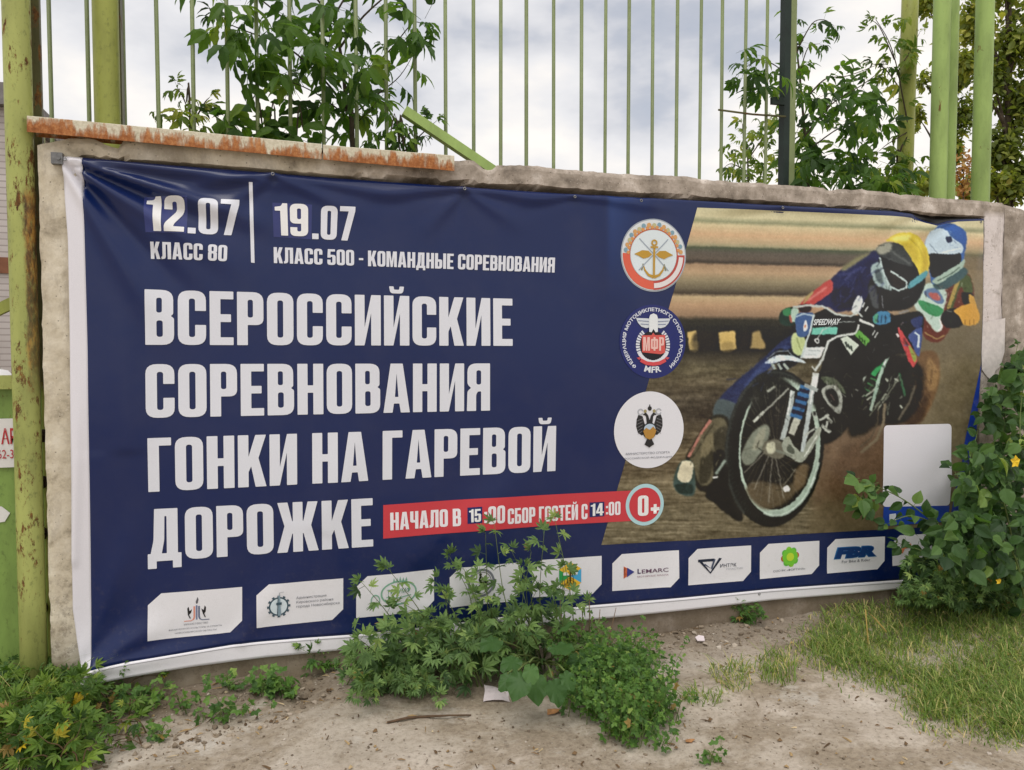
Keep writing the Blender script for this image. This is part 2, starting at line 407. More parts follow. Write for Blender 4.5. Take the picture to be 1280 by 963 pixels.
t2 = [W(1258, 255)[1], W(1275, 261)[1], W(1300, 268)[1], W(1300, 268)[1]]
def top2(x): return float(np.interp(x, [x2a, x2a+0.10, x2a+0.25, x2a+3], t2))+0.008*fbm(x, 0, 14, 4, 13.0)
def front2(x, z): return 0.006+0.004*fbm(x, z, 7, 4, 21.0)+0.002*fbm(x, z, 30, 3, 26.0)
wall2 = slab('concrete_wall', x2a, x2a+2.2, top2, front2, M['concrete'], dx=0.03)
tag(wall2, 'neighbouring grey concrete panel at the right edge, behind the leafy vine', 'wall')

# ================================================================== rusty capping angles on the wall top
def capping(px0, px1, t0, t1, b0, b1, label):
    y = -0.045
    a_t, b_t, a_b, b_b = P(px0, t0, y), P(px1, t1, y), P(px0, b0, y), P(px1, b1, y)
    n = 90; vs = []; fs = []; att = []
    for i in range(n+1):
        u = i/n; T = a_t+(b_t-a_t)*u; B = a_b+(b_b-a_b)*u
        w = 0.002*fbm(T[0], 0, 5, 3, px0); B = B+np.array([0, 0.002*fbm(T[0], 0, 9, 3, 2), w])
        T = T+np.array([0, 0, w])
        sec = [(B+np.array([0, 0.005, 0]), 0), (B, 0), (B+(T-B)*0.5, .5), (T+np.array([0, 0.001, -0.003]), 1), (T+np.array([0, 0.006, 0]), 1), (T+np.array([0, 0.12, 0.004]), 1),
               (B+np.array([0, 0.12, 0.012]), 0), (T+np.array([0, 0.112, -0.006]), 1), (T+np.array([0, 0.006, -0.006]), 1)]
        vs += [s[0] for s in sec]; att += [s[1] for s in sec]
    for i in range(n):
        for k in range(9):
            k2 = (k+1) % 9
            fs.append((i*9+k, (i+1)*9+k, (i+1)*9+k2, i*9+k2))
    fs.append(tuple(range(9))); fs.append(tuple(n*9+k for k in range(8, -1, -1)))
    o = mesh_obj('rusty_capping', vs, fs, M['rust'])
    at = o.data.attributes.new('beam_v', 'FLOAT', 'POINT'); at.data.foreach_set('value', np.array(att, dtype=np.float32))
    tag(o, label, 'capping', 'rusty steel angles capping the wall'); return o
capping(33.5, 402.0, 144.5, 179.5, 165, 199.0, 'longer rust-streaked steel angle on the wall top, reaching the green gate post')
capping(404.0, 568, 180.5, 194.5, 199.5, 214.0, 'shorter rust-streaked steel angle on the wall top, beside the chipped concrete notch')

# ================================================================== fence behind the wall
YF = 0.36
fence = thing('bar_fence', 'tall green fence of thin upright bars standing behind the concrete wall', 'fence', (0.6, YF, 0))
BARS = [(64,5.6),(110.5,5.6),(155,5.6),(198,5.4),(241,5.4),(284,5.2),(321.5,5.2),(362,5.2),(404.5,5.0),(446,5.2),(483,5.0),(519.5,5.0),(557,4.8),(592,4.8),
        (625.6,4.8),(658,5.0),(692.5,4.6),(727,4.8),(756.6,4.4),(785.5,4.8),(816,4.6),(846,4.8),(875,4.4),(903,4.6),(931,4.4),(958.5,4.2)]
for i, (px, w) in enumerate(BARS):
    p = P(px, 100, YF); d = (p-CAM)@FWD; r = w*d/FPX/2*0.98
    q = P(px, 100, YF+random.uniform(-0.006, 0.006)); lean = random.uniform(-0.006, 0.006)
    mb = MB(); mb.tube([(q[0]-lean, q[1], 0.15), (q[0], q[1], 1.6), (q[0]+lean, q[1]+random.uniform(-.004, .004), 3.9)], r, 8)
    mb.build('bar', M['green_bar'], fence, smooth=True)
for z in (0.35, 3.7):
    mb = MB(); mb.bar((P(20, 100, YF)[0], YF+0.03, z), (P(985, 100, YF)[0], YF+0.03, z), 0.04, 0.05); mb.build('rail', M['green_bar'], fence)
mb = MB(); a = P(898, 137.5, YF-0.02); b = P(982, 146, YF-0.02); mb.tube([a, a+(b-a)*0.5+np.array([0, 0, -0.006]), b], 0.0055, 6)
mb.build('tie_rod', M['dark_steel'], fence)
mb = MB(); a = P(964, 126, YF-0.02); b = P(980, 127.5, YF-0.02); mb.bar(a, b, 0.02, 0.04); mb.build('bracket', M['post_dark'], fence)
mb = MB(); mb.bar(P(505, 139, 0.27), P(640, 230, 0.27), 0.045, 0.045); mb.build('brace', M['green_pale'], fence)
# square end post of the fence: dark paint on the near half, green on the other face
p = P(985.5, 100, YF); pw = 17.0*((p-CAM)@FWD)/FPX
mb = MB(); mb.box((p[0]-pw*0.50, YF-0.02, 0), (p[0]-pw*0.02, YF+0.03, 4.0)); ep = mb.build('end_post', M['post_dark'], fence)
mb = MB(); mb.box((p[0]-pw*0.02, YF-0.016, 0), (p[0]+pw*0.50, YF+0.035, 4.0)); mb.build('end_post_sleeve', M['green_bar'], ep)

def pipe(px, py, w, Y, mat, label, group=None, z0=-0.1, z1=4.2, lean=0.0):
    p = P(px, py, Y); r = w*((p-CAM)@FWD)/FPX/2
    mb = MB(); pts = []
    for i in range(9):
        z = z0+(z1-z0)*i/8; pts.append((p[0]+lean*(z-p[2]), Y, z))
    mb.tube(pts, r, 28); o = mb.build('pipe_post', mat, smooth=True)
    tag(o, label, 'post', group); return o
pipe(22.5, 100, 31, 0.03, M['green_rusty'], 'rust-spotted green pipe post in front of the green gate at the left edge', 'green pipe posts')
pipe(133, 80, 30, 0.24, M['green_pipe'], 'thick yellow-green pipe post rising behind the rusty capping on the left', 'green pipe posts')
mb = MB(); q = P(149.5, 80, 0.30); mb.box((q[0]-0.006, 0.27, 0), (q[0]+0.012, 0.33, 4.0)); o = mb.build('steel_flat', M['dark_steel'])
tag(o, 'narrow dark steel flat standing against the thick yellow-green pipe post', 'post')
pipe(1134.5, 100, 19.5, 0.9, M['green_pipe'], 'slim leaf-wrapped green pipe post standing farthest left of the right-hand posts', 'green pipe posts', lean=0.012)
pipe(1175, 120, 20, 0.24, M['green_pale'], 'pale green pipe post with a thinner one tucked close behind it', 'green pipe posts')
pipe(1189.5, 120, 13, 0.62, M['green_pale'], 'thin pale green pipe post half hidden behind a thicker pale one', 'green pipe posts')
pipe(1228.5, 120, 21, 0.22, M['green_pale'], 'pale green pipe post near the end of the wall, in front of the dense tree', 'green pipe posts')

# ================================================================== gate at the left edge
gate = thing('sheet_gate', 'green sheet-metal gate with rusted hinges beside the wall end', 'gate', P(40, 860, 0.16))
YG = 0.16
def gx_(px, py=600): return P(px, py, YG)[0]
zt = P(30, 480, YG)[2]
mb = MB(); mb.box((gx_(44)-2.6, YG, 0.12), (gx_(59), YG+0.012, zt-0.02)); mb.build('sheet', M['green_gate'], gate)
mb = MB(); mb.box((gx_(44)-2.6, YG-0.03, zt-0.02), (gx_(59.5), YG+0.05, zt+0.035)); mb.build('top_rail', M['green_rusty'], gate)
mb = MB(); mb.box((gx_(46, 200), YG-0.02, 0.05), (gx_(57.5, 200), YG-0.003, 2.35)); mb.build('hanging_stile', M['green_pipe'], gate)
mb = MB(); mb.bar(P(-60, 415, YG+0.03), P(62, 357, YG+0.03), 0.03, 0.045); mb.build('brace', M['green_pipe'], gate)
for py in (545, 603, 667, 760):
    mb = MB(); c = P(53.5, py, YG-0.035)
    bmh = bmesh.new(); bmesh.ops.create_icosphere(bmh, subdivisions=2, radius=0.021)
    for v in bmh.verts:
        v.co = Vector((v.co.x*0.9, v.co.y*0.9, v.co.z*1.35))*(1+0.18*mnoise.noise(v.co*60+Vector((py, 0, 0)))) + Vector(c)
    bm_obj('hinge', bmh, M['hinge'], gate, smooth=True)
q = P(43.5, 100, 0.12)
mb = MB(); mb.box((q[0]-0.024, 0.11, P(43, 478, 0.12)[2]), (q[0]+0.024, 0.135, 4.1)); o = mb.build('gate_post', M['dark_steel'])
tag(o, 'dark rust-eaten steel gate post squeezed between green pipe and wall end', 'post')
# sign on the gate
s0, s1 = P(-58, 525, YG-0.01), P(46.5, 583, YG-0.01)
mb = MB(); mb.box((s0[0], YG-0.012, s1[2]), (s1[0], YG-0.004, s0[2]))
M['sign_white'] = mat_simple('sign_white', (226, 224, 222), 0.5, var=0.08)
M['sign_red'] = mat_simple('sign_red', (186, 44, 52), 0.5, var=0.1)
sign = mb.build('notice_sign', M['sign_white']); tag(sign, 'white notice with red letters fixed to the green gate', 'sign')
def font_mesh(text, bold=0.0):
    cu = bpy.data.curves.new('lettering', 'FONT'); cu.body = text; cu.size = 1.0; cu.offset = bold; cu.resolution_u = 3
    ob = bpy.data.objects.new('lettering', cu); C.objects.link(ob)
    dg = bpy.context.evaluated_depsgraph_get(); me = bpy.data.meshes.new_from_object(ob.evaluated_get(dg))
    v = np.zeros(len(me.vertices)*3); me.vertices.foreach_get('co', v); v = v.reshape(-1, 3)[:, :2]
    f = [tuple(p.vertices) for p in me.polygons]
    bpy.data.objects.remove(ob); bpy.data.curves.remove(cu); bpy.data.meshes.remove(me)
    return v, f
def flat_text(text, x_c, z_b, h, y, mat, parent, bold=0.012, width=None):
    v, f = font_mesh(text, bold); mn, mx = v.min(0), v.max(0); s = h/(mx[1]-mn[1])
    sx = s if width is None else width/(mx[0]-mn[0])
    vs = [(x_c+(p[0]-mn[0])*sx, y, z_b+(p[1]-mn[1])*s) for p in v]
    return mesh_obj('lettering', vs, f, mat, parent)
yy = YG-0.0145
a0, a1 = P(-8, 536, yy), P(-8, 556, yy)
flat_text('АР', P(1.5, 556, yy)[0], a1[2], a0[2]-a1[2], yy, M['sign_red'], sign, 0.02, width=P(21, 556, yy)[0]-P(1.5, 556, yy)[0])
a0, a1 = P(-8, 563, yy), P(-8, 574, yy)
flat_text('62-3', P(-3, 574, yy)[0], a1[2], a0[2]-a1[2], yy, M['sign_red'], sign, 0.0, width=P(17, 574, yy)[0]-P(-3, 574, yy)[0])
# torn paper patches below the notice
mb = MB(); c0, c1 = P(-30, 632, YG-.004), P(13, 655, YG-.004)
mb.add([(c0[0], YG-.004, c1[2]), (c1[0]-.02, YG-.004, c1[2]+.01), (c1[0], YG-.004, c1[2]+.045), (c1[0]-.03, YG-.004, c0[2]-.01), (c0[0], YG-.004, c0[2]),
        (c0[0], YG-.002, c1[2]), (c1[0]-.02, YG-.002, c1[2]+.01), (c1[0], YG-.002, c1[2]+.045), (c1[0]-.03, YG-.002, c0[2]-.01), (c0[0], YG-.002, c0[2])],
       [(0,1,2,3,4),(9,8,7,6,5),(0,5,6,1),(1,6,7,2),(2,7,8,3),(3,8,9,4),(4,9,5,0)])
o = mb.build('paper_remnant', M['sign_white']); tag(o, 'torn white paper scrap stuck on the green gate below the red-lettered notice', 'paper')

# ================================================================== white brick building far left
def mat_whitebrick():
    n = NT('white_painted_brick')
    br = n.t.nodes.new('ShaderNodeTexBrick'); br.inputs['Scale'].default_value = 1.0
    br.inputs['Brick Width'].default_value = 0.25; br.inputs['Row Height'].default_value = 0.075; br.inputs['Mortar Size'].default_value = 0.008
    v = n.t.nodes.new('ShaderNodeCombineXYZ'); x, y, z = n.sep(); n.link(n.math('ADD', x, y), v.inputs[0]); n.link(z, v.inputs[1])
    n.link(v.outputs[0], br.inputs['Vector'])
    for k, c in (('Color1', (206, 198, 194)), ('Color2', (194, 186, 182)), ('Mortar', (168, 158, 154))):
        br.inputs[k].default_value = (*[float(q) for q in lin(c)], 1)
    col = n.mix(n.ramp(n.noise(1.4, 5, 0.6), [(0.4, 0.0), (0.7, 0.4)]), br.outputs['Color'], lin((150, 140, 132)))
    n.bump(br.outputs['Fac'], -0.3, 0.01)
    return n.done(col, 0.9, spec=0.2)
M['brick'] = mat_whitebrick()
M['roof_edge'] = mat_simple('weathered_roof_felt', (128, 124, 122), 0.9, var=0.3)
M['band'] = mat_simple('brown_brick_band', (132, 88, 66), 0.9, var=0.2)
YB = 7.0
bl = P(-120, 106, YB); bm_ = P(10, 108, YB); brt = P(122, 150, 11.5)
bz = bm_[2]
bld = thing('brick_building', 'low white brick building seen far behind the gate', 'building', (bm_[0], YB, 0))
mb = MB(); xl, xr = bl[0]-6, bm_[0]
xr2 = brt[0]; yr2 = 11.5
mb.add([(xl, YB, -0.1), (xr, YB, -0.1), (xr2, yr2, -0.1), (xl, yr2+2, -0.1), (xl, YB, bz-0.25), (xr, YB, bz-0.25), (xr2, yr2, bz-0.25), (xl, yr2+2, bz-0.25)],
       [(0,3,2,1),(4,5,6,7),(0,1,5,4),(1,2,6,5),(2,3,7,6),(3,0,4,7)])
mb.build('wall', M['brick'], bld)
mb = MB(); e_ = 0.14
mb.add([(xl, YB-e_, bz-0.25), (xr+e_, YB-e_, bz-0.25), (xr2+e_, yr2+e_, bz-0.25), (xl, yr2+2, bz-0.25), (xl, YB-e_, bz), (xr+e_, YB-e_, bz), (xr2+e_, yr2+e_, bz), (xl, yr2+2, bz)],
       [(0,3,2,1),(4,5,6,7),(0,1,5,4),(1,2,6,5),(2,3,7,6),(3,0,4,7)])
mb.build('roof_edge', M['roof_edge'], bld)
zb0 = P(5, 342, YB)[2]; zb1 = P(5, 322, YB)[2]
mb = MB(); mb.box((xl, YB-0.02, zb0), (xr-0.01, YB-0.004, zb1)); mb.build('brick_band', M['band'], bld)
# the pale lid of something standing behind the gate
q0, q1 = P(-60, 472, 0.9), P(13, 455, 0.9)
bmh = bmesh.new(); bmesh.ops.create_icosphere(bmh, subdivisions=3, radius=1)
for v in bmh.verts:
    k = 1+0.16*mnoise.noise(v.co*2.5); v.co = Vector(((q0[0]+q1[0])/2+v.co.x*k*(q1[0]-q0[0])/2, 0.95+v.co.y*k*0.2, q0[2]-0.02+v.co.z*k*(q1[2]-q0[2])))
o = bm_obj('plastic_bundle', bmh, M['sign_white'], smooth=True); tag(o, 'crumpled white plastic bundle showing just above the green gate', 'bundle')
mb = MB(); mb.box((o.bound_box[0][0], 0.8, -0.05), (q1[0]-0.02, 1.1, q0[2]-0.01)); o2 = mb.build('storage_crate', M['post_dark'])
tag(o2, 'dark crate behind the green gate, under the white plastic bundle', 'crate')

# ================================================================== vinyl banner
INK_K = 1.24
def ink(c): return np.clip(lin(c)*INK_K-0.014, 0.0025, 0.86)     # the gloss adds its own veil of light
NAVY = (30, 41, 80); WHITE = (206, 208, 216); RED = (188, 62, 70)
# folds: (x0,y0,x1,y1, width0, width1, height mm) as seen from the front; they start at the grommets and die out along their length
FOLDS = [
 (82,200, 345,283, 3,13, 10), (82,204, 300,340, 3,17, 9), (80,210, 215,430, 4,22, 8), (90,199, 420,238, 3,10, 8), (84,207, 250,385, 3,16, -6), (84,203, 330,308, 3,12, -6),
 (341,219, 545,254, 3,10, 7), (341,219, 210,236, 3,9, 6), (341,221, 470,275, 3,14, 5), (341,221, 250,280, 3,14, 4),
 (578,237, 705,254, 3,9, 6), (578,237, 450,244, 3,9, 6), (578,239, 660,290, 3,14, 4), (578,239, 520,300, 3,15, 3.5),
 (716,246, 850,262, 3,9, 6), (716,246, 640,252, 3,8, 4), (752,245, 762,400, 10,30, 5), (800,248, 792,380, 8,24, -4),
 (974,260, 1120,268, 3,9, 6), (974,260, 880,262, 3,8, 5), (1140,268, 1060,290, 5,14, 5), (1185,278, 1100,300, 3,16, 5),
 (116,832, 215,770, 6,24, 9), (116,832, 170,640, 5,22, 6), (110,836, 300,800, 5,14, 6), (116,830, 150,720, 5,14, -5),
 (93,700, 100,480, 6,9, 5), (560,760, 640,600, 14,30, 5), (500,790, 560,640, 12,28, -4), (520,700, 700,560, 16,26, 3), (160,560, 150,300, 20,26, 4), (400,660, 470,480, 20,34, 3),
 (1222,300, 1190,470, 5,16, 4), (1210,560, 1150,640, 6,16, 4), (840,735, 900,600, 10,26, 3), (300,800, 380,690, 10,26, 4)]
FOLDS = [(np.array([a, b], float), np.array([c, d], float), w0, w1, h/1000.0*(1.9 if a < 130 and b < 215 else 1.5)) for a, b, c, d, w0, w1, h in FOLDS]
def drape(px, py):
    """how far the cloth stands off its plane (metres) at a point given by where it is seen from the front"""
    px = np.asarray(px, float); py = np.asarray(py, float); d = np.zeros_like(px)
    for A, B, w0, w1, h in FOLDS:
        ab = B-A; l2 = ab@ab; l = math.sqrt(l2)
        t = ((px-A[0])*ab[0]+(py-A[1])*ab[1])/l2
        s = ((px-A[0])*ab[1]-(py-A[1])*ab[0])/l
        tc = np.clip(t, 0, 1.0); w = w0+(w1-w0)*tc
        al = np.where(t < 0, np.exp(-(t*l/6.0)**2), 1.0)*np.where(t > 0.40, 0.5+0.5*np.cos(np.pi*np.clip((t-0.40)/0.75, 0, 1)), 1.0)
        q = s/w
        d += h*al*(1.25*np.exp(-q*q) - 0.5*np.exp(-((q-1.9)/1.2)**2))
    d += 0.0022*np.sin(px/47.0+py/90.0)+0.0018*np.sin(py/38.0-px/120.0+1.3)
    return d
def cloth_y(X, Z):
    px, py = proj(np.asarray(X, float), 0.0, np.asarray(Z, float))
    d = drape(px, py)
    # belly between the edges, hem flaring off the wall at the lower left corner
    d += 0.012*np.clip(np.sin(np.pi*np.clip((py-220)/560, 0, 1)), 0, 1)
    d += 0.035*np.exp(-(((px-95)/120.0)**2+((py-850)/50.0)**2)) + 0.012*np.clip((py-(855-0.115*(px-100))+40)/45.0, 0, 1)
    d -= 0.03*np.exp(-(((px-1165)/32.0)**2+((py-270)/12.0)**2))
    return -(0.010+np.maximum(d, -0.03))

M_ink = NT('printed_vinyl'); 
_w = M_ink.noise(420, 2, 0.5); _dust = M_ink.noise(3.0, 6, 0.65)
_c = M_ink.mix(M_ink.ramp(_dust, [(0.45, 0.0), (0.75, 0.035)]), M_ink.attr('ink'), lin((150, 140, 128)))
_z = M_ink.sep()[2]
_spl = M_ink.math('MULTIPLY', M_ink.ramp(M_ink.math('ADD', _z, M_ink.math('MULTIPLY', _dust, 0.5)), [(0.55, 1.0), (0.92, 0.0)]), M_ink.ramp(M_ink.noise(38, 5, 0.75), [(0.54, 0.0), (0.70, 0.10)]))
_c = M_ink.mix(_spl, _c, lin((138, 124, 106)))
_c = M_ink.mix(M_ink.ramp(_w, [(0.35, 0.06), (0.6, 0.0)]), _c, (0.0, 0.0, 0.0))
M_ink.bump(_w, 0.05, 0.002)
M['ink'] = M_ink.done(_c, 0.29, spec=0.45)

def set_ink(o, cols):
    a = o.data.color_attributes.new('ink', 'FLOAT_COLOR', 'POINT')
    cols = np.concatenate([np.asarray(cols, np.float32), np.ones((len(cols), 1), np.float32)], 1)
    a.data.foreach_set('color', cols.ravel())
class Ink:
    """flat printed shapes gathered in the plane of the wall, cut along a fine grid and laid on the cloth"""
    def __init__(s): s.v = []; s.f = []; s.c = []; s.l = []
    def tris(s, v, f, mapf, col, layer):
        o = len(s.v); w = [mapf(float(p[0]), float(p[1])) for p in v]
        s.v += [(float(q[0]), float(q[1])) for q in w]; s.f += [tuple(o+i for i in t) for t in f]
        k = ink(col) if max(col) > 1.0 else np.array(col)
        s.c += [tuple(k)]*len(w); s.l += [layer]*len(w)
        return s
    def poly(s, contours, mapf, col, layer=1):
        cs = [[Vector((float(p[0]), float(p[1]), 0)) for p in c] for c in contours]
        flat = [p for c in contours for p in c]
        try: t = tessellate_polygon(cs)
        except Exception: return s
        return s.tris(flat, t, mapf, col, layer)
    def build(s, name, parent, grid=0.015):
        bm = bmesh.new(); cl = bm.verts.layers.float_color.new('ink'); ll = bm.verts.layers.float.new('lay')
        vs = []
        for p, c, l in zip(s.v, s.c, s.l):
            b = bm.verts.new((p[0], 0, p[1])); b[cl] = (*[float(q) for q in c], 1.0); b[ll] = l; vs.append(b)
        for f in s.f:
            if len(set(f)) < 3: continue
            try: bm.faces.new([vs[i] for i in f])
            except ValueError: pass
        a = np.array(s.v); x0, z0 = a.min(0); x1, z1 = a.max(0)
        for g in np.arange(math.ceil(x0/grid)*grid, x1, grid):
            bmesh.ops.bisect_plane(bm, geom=bm.verts[:]+bm.edges[:]+bm.faces[:], plane_co=(g, 0, 0), plane_no=(1, 0, 0))
        for g in np.arange(math.ceil(z0/grid)*grid, z1, grid):
            bmesh.ops.bisect_plane(bm, geom=bm.verts[:]+bm.edges[:]+bm.faces[:], plane_co=(0, 0, g), plane_no=(0, 0, 1))
        bmesh.ops.recalc_face_normals(bm, faces=bm.faces[:])
        bm.verts.ensure_lookup_table()
        X = np.array([v.co.x for v in bm.verts]); Z = np.array([v.co.z for v in bm.verts]); Y = cloth_y(X, Z)
        for v, y in zip(bm.verts, Y): v.co.y = y-0.0011*v[ll]
        for f in bm.faces:
            if f.normal.y > 0: f.normal_flip()
        bm.normal_update()
        for f in bm.faces:
            if f.calc_area() > 0 and (f.verts[1].co-f.verts[0].co).cross(f.verts[2].co-f.verts[0].co).y > 0: f.normal_flip()
        return bm_obj(name, bm, M['ink'], parent, smooth=True)
def quad(tl, tr, br, bl):
    a, b, c, d = W(*tl), W(*tr), W(*br), W(*bl)
    def f(u, v): return (d*(1-u)+c*u)*(1-v)+(a*(1-u)+b*u)*v
    return f
def disc(cx, cy, rpx):
    o = W(cx, cy); r = abs(W(cx, cy-rpx)[1]-o[1])
    return lambda x, y: (o[0]+r*x, o[1]+r*y)
def pxm(x, y): return W(x, y)
def circ(r=1.0, n=48, cx=0.0, cy=0.0, a0=0.0, a1=360.0, ry=None):
    full = abs(a1-a0) >= 359.9; m = n if full else n+1
    return [(cx+r*math.cos(R(a0+(a1-a0)*i/n)), cy+(ry or r)*math.sin(R(a0+(a1-a0)*i/n))) for i in range(m)]
def arc(r0, r1, a0, a1, n=32, cx=0.0, cy=0.0):
    return circ(r1, n, cx, cy, a0, a1)+circ(r0, n, cx, cy, a0, a1)[::-1]
def stroke(pts, w):
    pts = [np.array(p, float) for p in pts]; l = []; r = []
    ws = w if hasattr(w, '__len__') else [w]*len(pts)
    for i, p in enumerate(pts):
        t = pts[min(i+1, len(pts)-1)]-pts[max(i-1, 0)]; t /= np.linalg.norm(t)+1e-9; nrm = np.array([-t[1], t[0]])
        l.append(tuple(p+nrm*ws[i]/2)); r.append(tuple(p-nrm*ws[i]/2))
    return l+r[::-1]

# ---------------------------------------------------- condensed capitals
def rp(pts, n=5):
    out = []; N = len(pts)
    for i, p in enumerate(pts):
        r = p[2] if len(p) > 2 else 0.012
        a = np.array(p[:2], float); b = np.array(pts[i-1][:2], float); c = np.array(pts[(i+1) % N][:2], float)
        u = b-a; v = c-a; lu, lv = np.linalg.norm(u), np.linalg.norm(v)
        r = min(r, lu*0.49, lv*0.49)
        if r < 1e-4: out.append(tuple(a)); continue
        s, e2 = a+u/lu*r, a+v/lv*r
        for k in range(n+1):
            t = k/n; out.append(tuple((1-t)**2*s+2*t*(1-t)*a+t*t*e2))
    return out
def rr(x0, y0, x1, y1, r): return [(x0, y0, r), (x1, y0, r), (x1, y1, r), (x0, y1, r)]
s_, t_, q_, h_ = 0.172, 0.145, 0.18, 0.05
def glyphs():
    g = {}; w = 0.44
    O = [rr(0, 0, w, 1, q_), rr(s_, t_, w-s_, 1-t_, h_)]
    g['О'] = (w, O); g['0'] = (w, O)
    g['С'] = (w, [[(w,.63),(w,1,q_),(0,1,q_),(0,0,q_),(w,0,q_),(w,.37),(w-s_,.37),(w-s_,t_,h_),(s_,t_,h_),(s_,1-t_,h_),(w-s_,1-t_,h_),(w-s_,.63)]])
    g['Е'] = (.38, [[(0,0),(.38,0),(.38,t_),(s_,t_),(s_,.43),(.34,.43),(.34,.575),(s_,.575),(s_,1-t_),(.38,1-t_),(.38,1),(0,1)]])
    g['Р'] = (.43, [[(0,0),(s_,0),(s_,.38),(.43,.38,q_),(.43,1,q_),(0,1)], rr(s_,.52,.43-s_,1-t_,h_)])
    g['В'] = (w, [[(0,0),(w,0,q_),(w,.49,.10),(w-.055,.525,.03),(w-.012,.56,.10),(w-.012,1,q_),(0,1)], rr(s_,t_,w-s_,.445,h_), rr(s_,.585,w-s_-.012,1-t_,h_)])
    I = [[(0,0),(s_*.98,0),(w+.02-s_,.64),(w+.02-s_,0),(w+.02,0),(w+.02,1),(w+.02-s_*.98,1),(s_,.36),(s_,1),(0,1)]]
    g['И'] = (w+.02, I)
    c = (w+.02)/2
    g['Й'] = (w+.02, I+[[(c-.135,1.185),(c-.055,1.185),(c-.045,1.12,.02),(c+.045,1.12,.02),(c+.055,1.185),(c+.135,1.185),(c+.115,1.045,.06),(c-.115,1.045,.06)]])
    g['К'] = (.46, [[(0,0),(s_,0),(s_,.29),(.215,.40),(.285,0),(.465,0),(.335,.555),(.46,1),(.285,1),(s_,.58),(s_,1),(0,1)]])
    g['Н'] = (w, [[(0,0),(s_,0),(s_,.43),(w-s_,.43),(w-s_,0),(w,0),(w,1),(w-s_,1),(w-s_,.575),(s_,.575),(s_,1),(0,1)]])
    g['А'] = (.48, [[(0,0),(.165,0),(.19,.185),(.29,.185),(.315,0),(.48,0),(.35,1),(.13,1)], [(.208,.32),(.272,.32),(.24,.80)]])
    Rr = [[(0,0),(s_,0),(s_,.41,.02),(.235,.41,.05),(w-s_,.34,.05),(w-s_,0),(w+.005,0),(w-.005,.42,.09),(w-.075,.485,.02),(w-.005,.56,.09),(w-.005,1,q_),(0,1)], rr(s_,.555,w-s_-.005,1-t_,h_)]
    g['Я'] = (w, [[(w-p[0], *p[1:]) for p in c_][::-1] for c_ in Rr])
    g['Г'] = (.36, [[(0,0),(s_,0),(s_,1-t_),(.36,1-t_),(.36,1),(0,1)]])
    g['Д'] = (.52, [[(0,-.14),(.135,-.14),(.135,0),(.385,0),(.385,-.14),(.52,-.14),(.52,.145),(.465,.145),(.465,1),(.105,1),(.09,.40,.05),(.045,.145),(0,.145)], [(.215,.145),(.293,.145),(.293,1-t_),(.262,1-t_),(.255,.40,.05)]])
    g['Ж'] = (.70, [[(0,0),(.17,0),(.255,.37),(.267,.37),(.267,0),(.433,0),(.433,.37),(.445,.37),(.53,0),(.70,0),(.575,.53),(.69,1),(.52,1),(.445,.62),(.433,.62),(.433,1),(.267,1),(.267,.62),(.255,.62),(.18,1),(.01,1),(.125,.53)]])
    g['Л'] = (.48, [[(0,0),(.05,0),(.19,.03,.08),(.222,.16,.05),(.228,1-t_),(.48-s_,1-t_),(.48-s_,0),(.48,0),(.48,1),(.07,1),(.06,.22,.05),(.04,.14,.02),(0,.14)]])
    g['М'] = (.58, [[(0,0),(.155,0),(.155,.66),(.232,.0),(.348,.0),(.425,.66),(.425,0),(.58,0),(.58,1),(.365,1),(.29,.36),(.215,1),(0,1)]])
    g['Ы'] = (.645, [[(0,0),(.42,0,q_),(.42,.60,q_),(s_,.60),(s_,1),(0,1)], rr(s_,t_,.42-s_,.60-t_,h_), [(.473,0),(.645,0),(.645,1),(.473,1)]])
    g['Ч'] = (.43, [[(.43-s_,0),(.43,0),(.43,1),(.43-s_,1),(.43-s_,.50),(s_,.50,h_),(s_,1),(0,1),(0,.36,q_),(.43-s_,.36)]])
    g['Б'] = (w, [[(0,0),(w,0,q_),(w,.60,q_),(s_,.60),(s_,1-t_),(w-.03,1-t_),(w-.03,1),(0,1)], rr(s_,t_,w-s_,.46,h_)])
    g['Т'] = (.42, [[(.125,0),(.295,0),(.295,1-t_),(.42,1-t_),(.42,1),(0,1),(0,1-t_),(.125,1-t_)]])
    g['1'] = (.30, [[(.128,0),(.30,0),(.30,1),(.185,1),(.15,.91,.05),(0,.88),(0,.765),(.128,.765)]])
    g['2'] = (w, [[(0,0),(w,0),(w,t_),(.205,t_),(.225,.23,.05),(w,.56,.16),(w,1,q_),(0,1,q_),(0,.65),(s_,.65),(s_,1-t_,h_),(w-s_,1-t_,h_),(w-s_,.60,.07),(0,.20,.10)]])
    g['4'] = (.50, [[(.255,0),(.42,0),(.42,.185),(.50,.185),(.50,.325),(.42,.325),(.42,1),(.225,1),(0,.33),(0,.185),(.255,.185)], [(.145,.325),(.255,.325),(.255,.68)]])
    g['5'] = (w, [[(0,0,q_),(w,0,q_),(w,.645,.14),(.165,.645),(.172,1-t_),(w-.03,1-t_),(w-.03,1),(.03,1),(.005,.46),(.165,.46),(.19,.515,.03),(w-s_,.515,h_),(w-s_,t_,h_),(s_,t_,h_),(s_,.33),(0,.33)]])
    g['7'] = (.41, [[(.075,0),(.25,0),(.41,.86),(.41,1),(0,1),(0,1-t_),(.235,1-t_)]])
    g['8'] = (w, [[(0,0,q_),(w,0,q_),(w,.485,.10),(w-.05,.525,.03),(w,.56,.10),(w,1,q_),(0,1,q_),(0,.56,.10),(.05,.525,.03),(0,.485,.10)], rr(s_,t_,w-s_,.445,h_), rr(s_,.59,w-s_,1-t_,h_)])
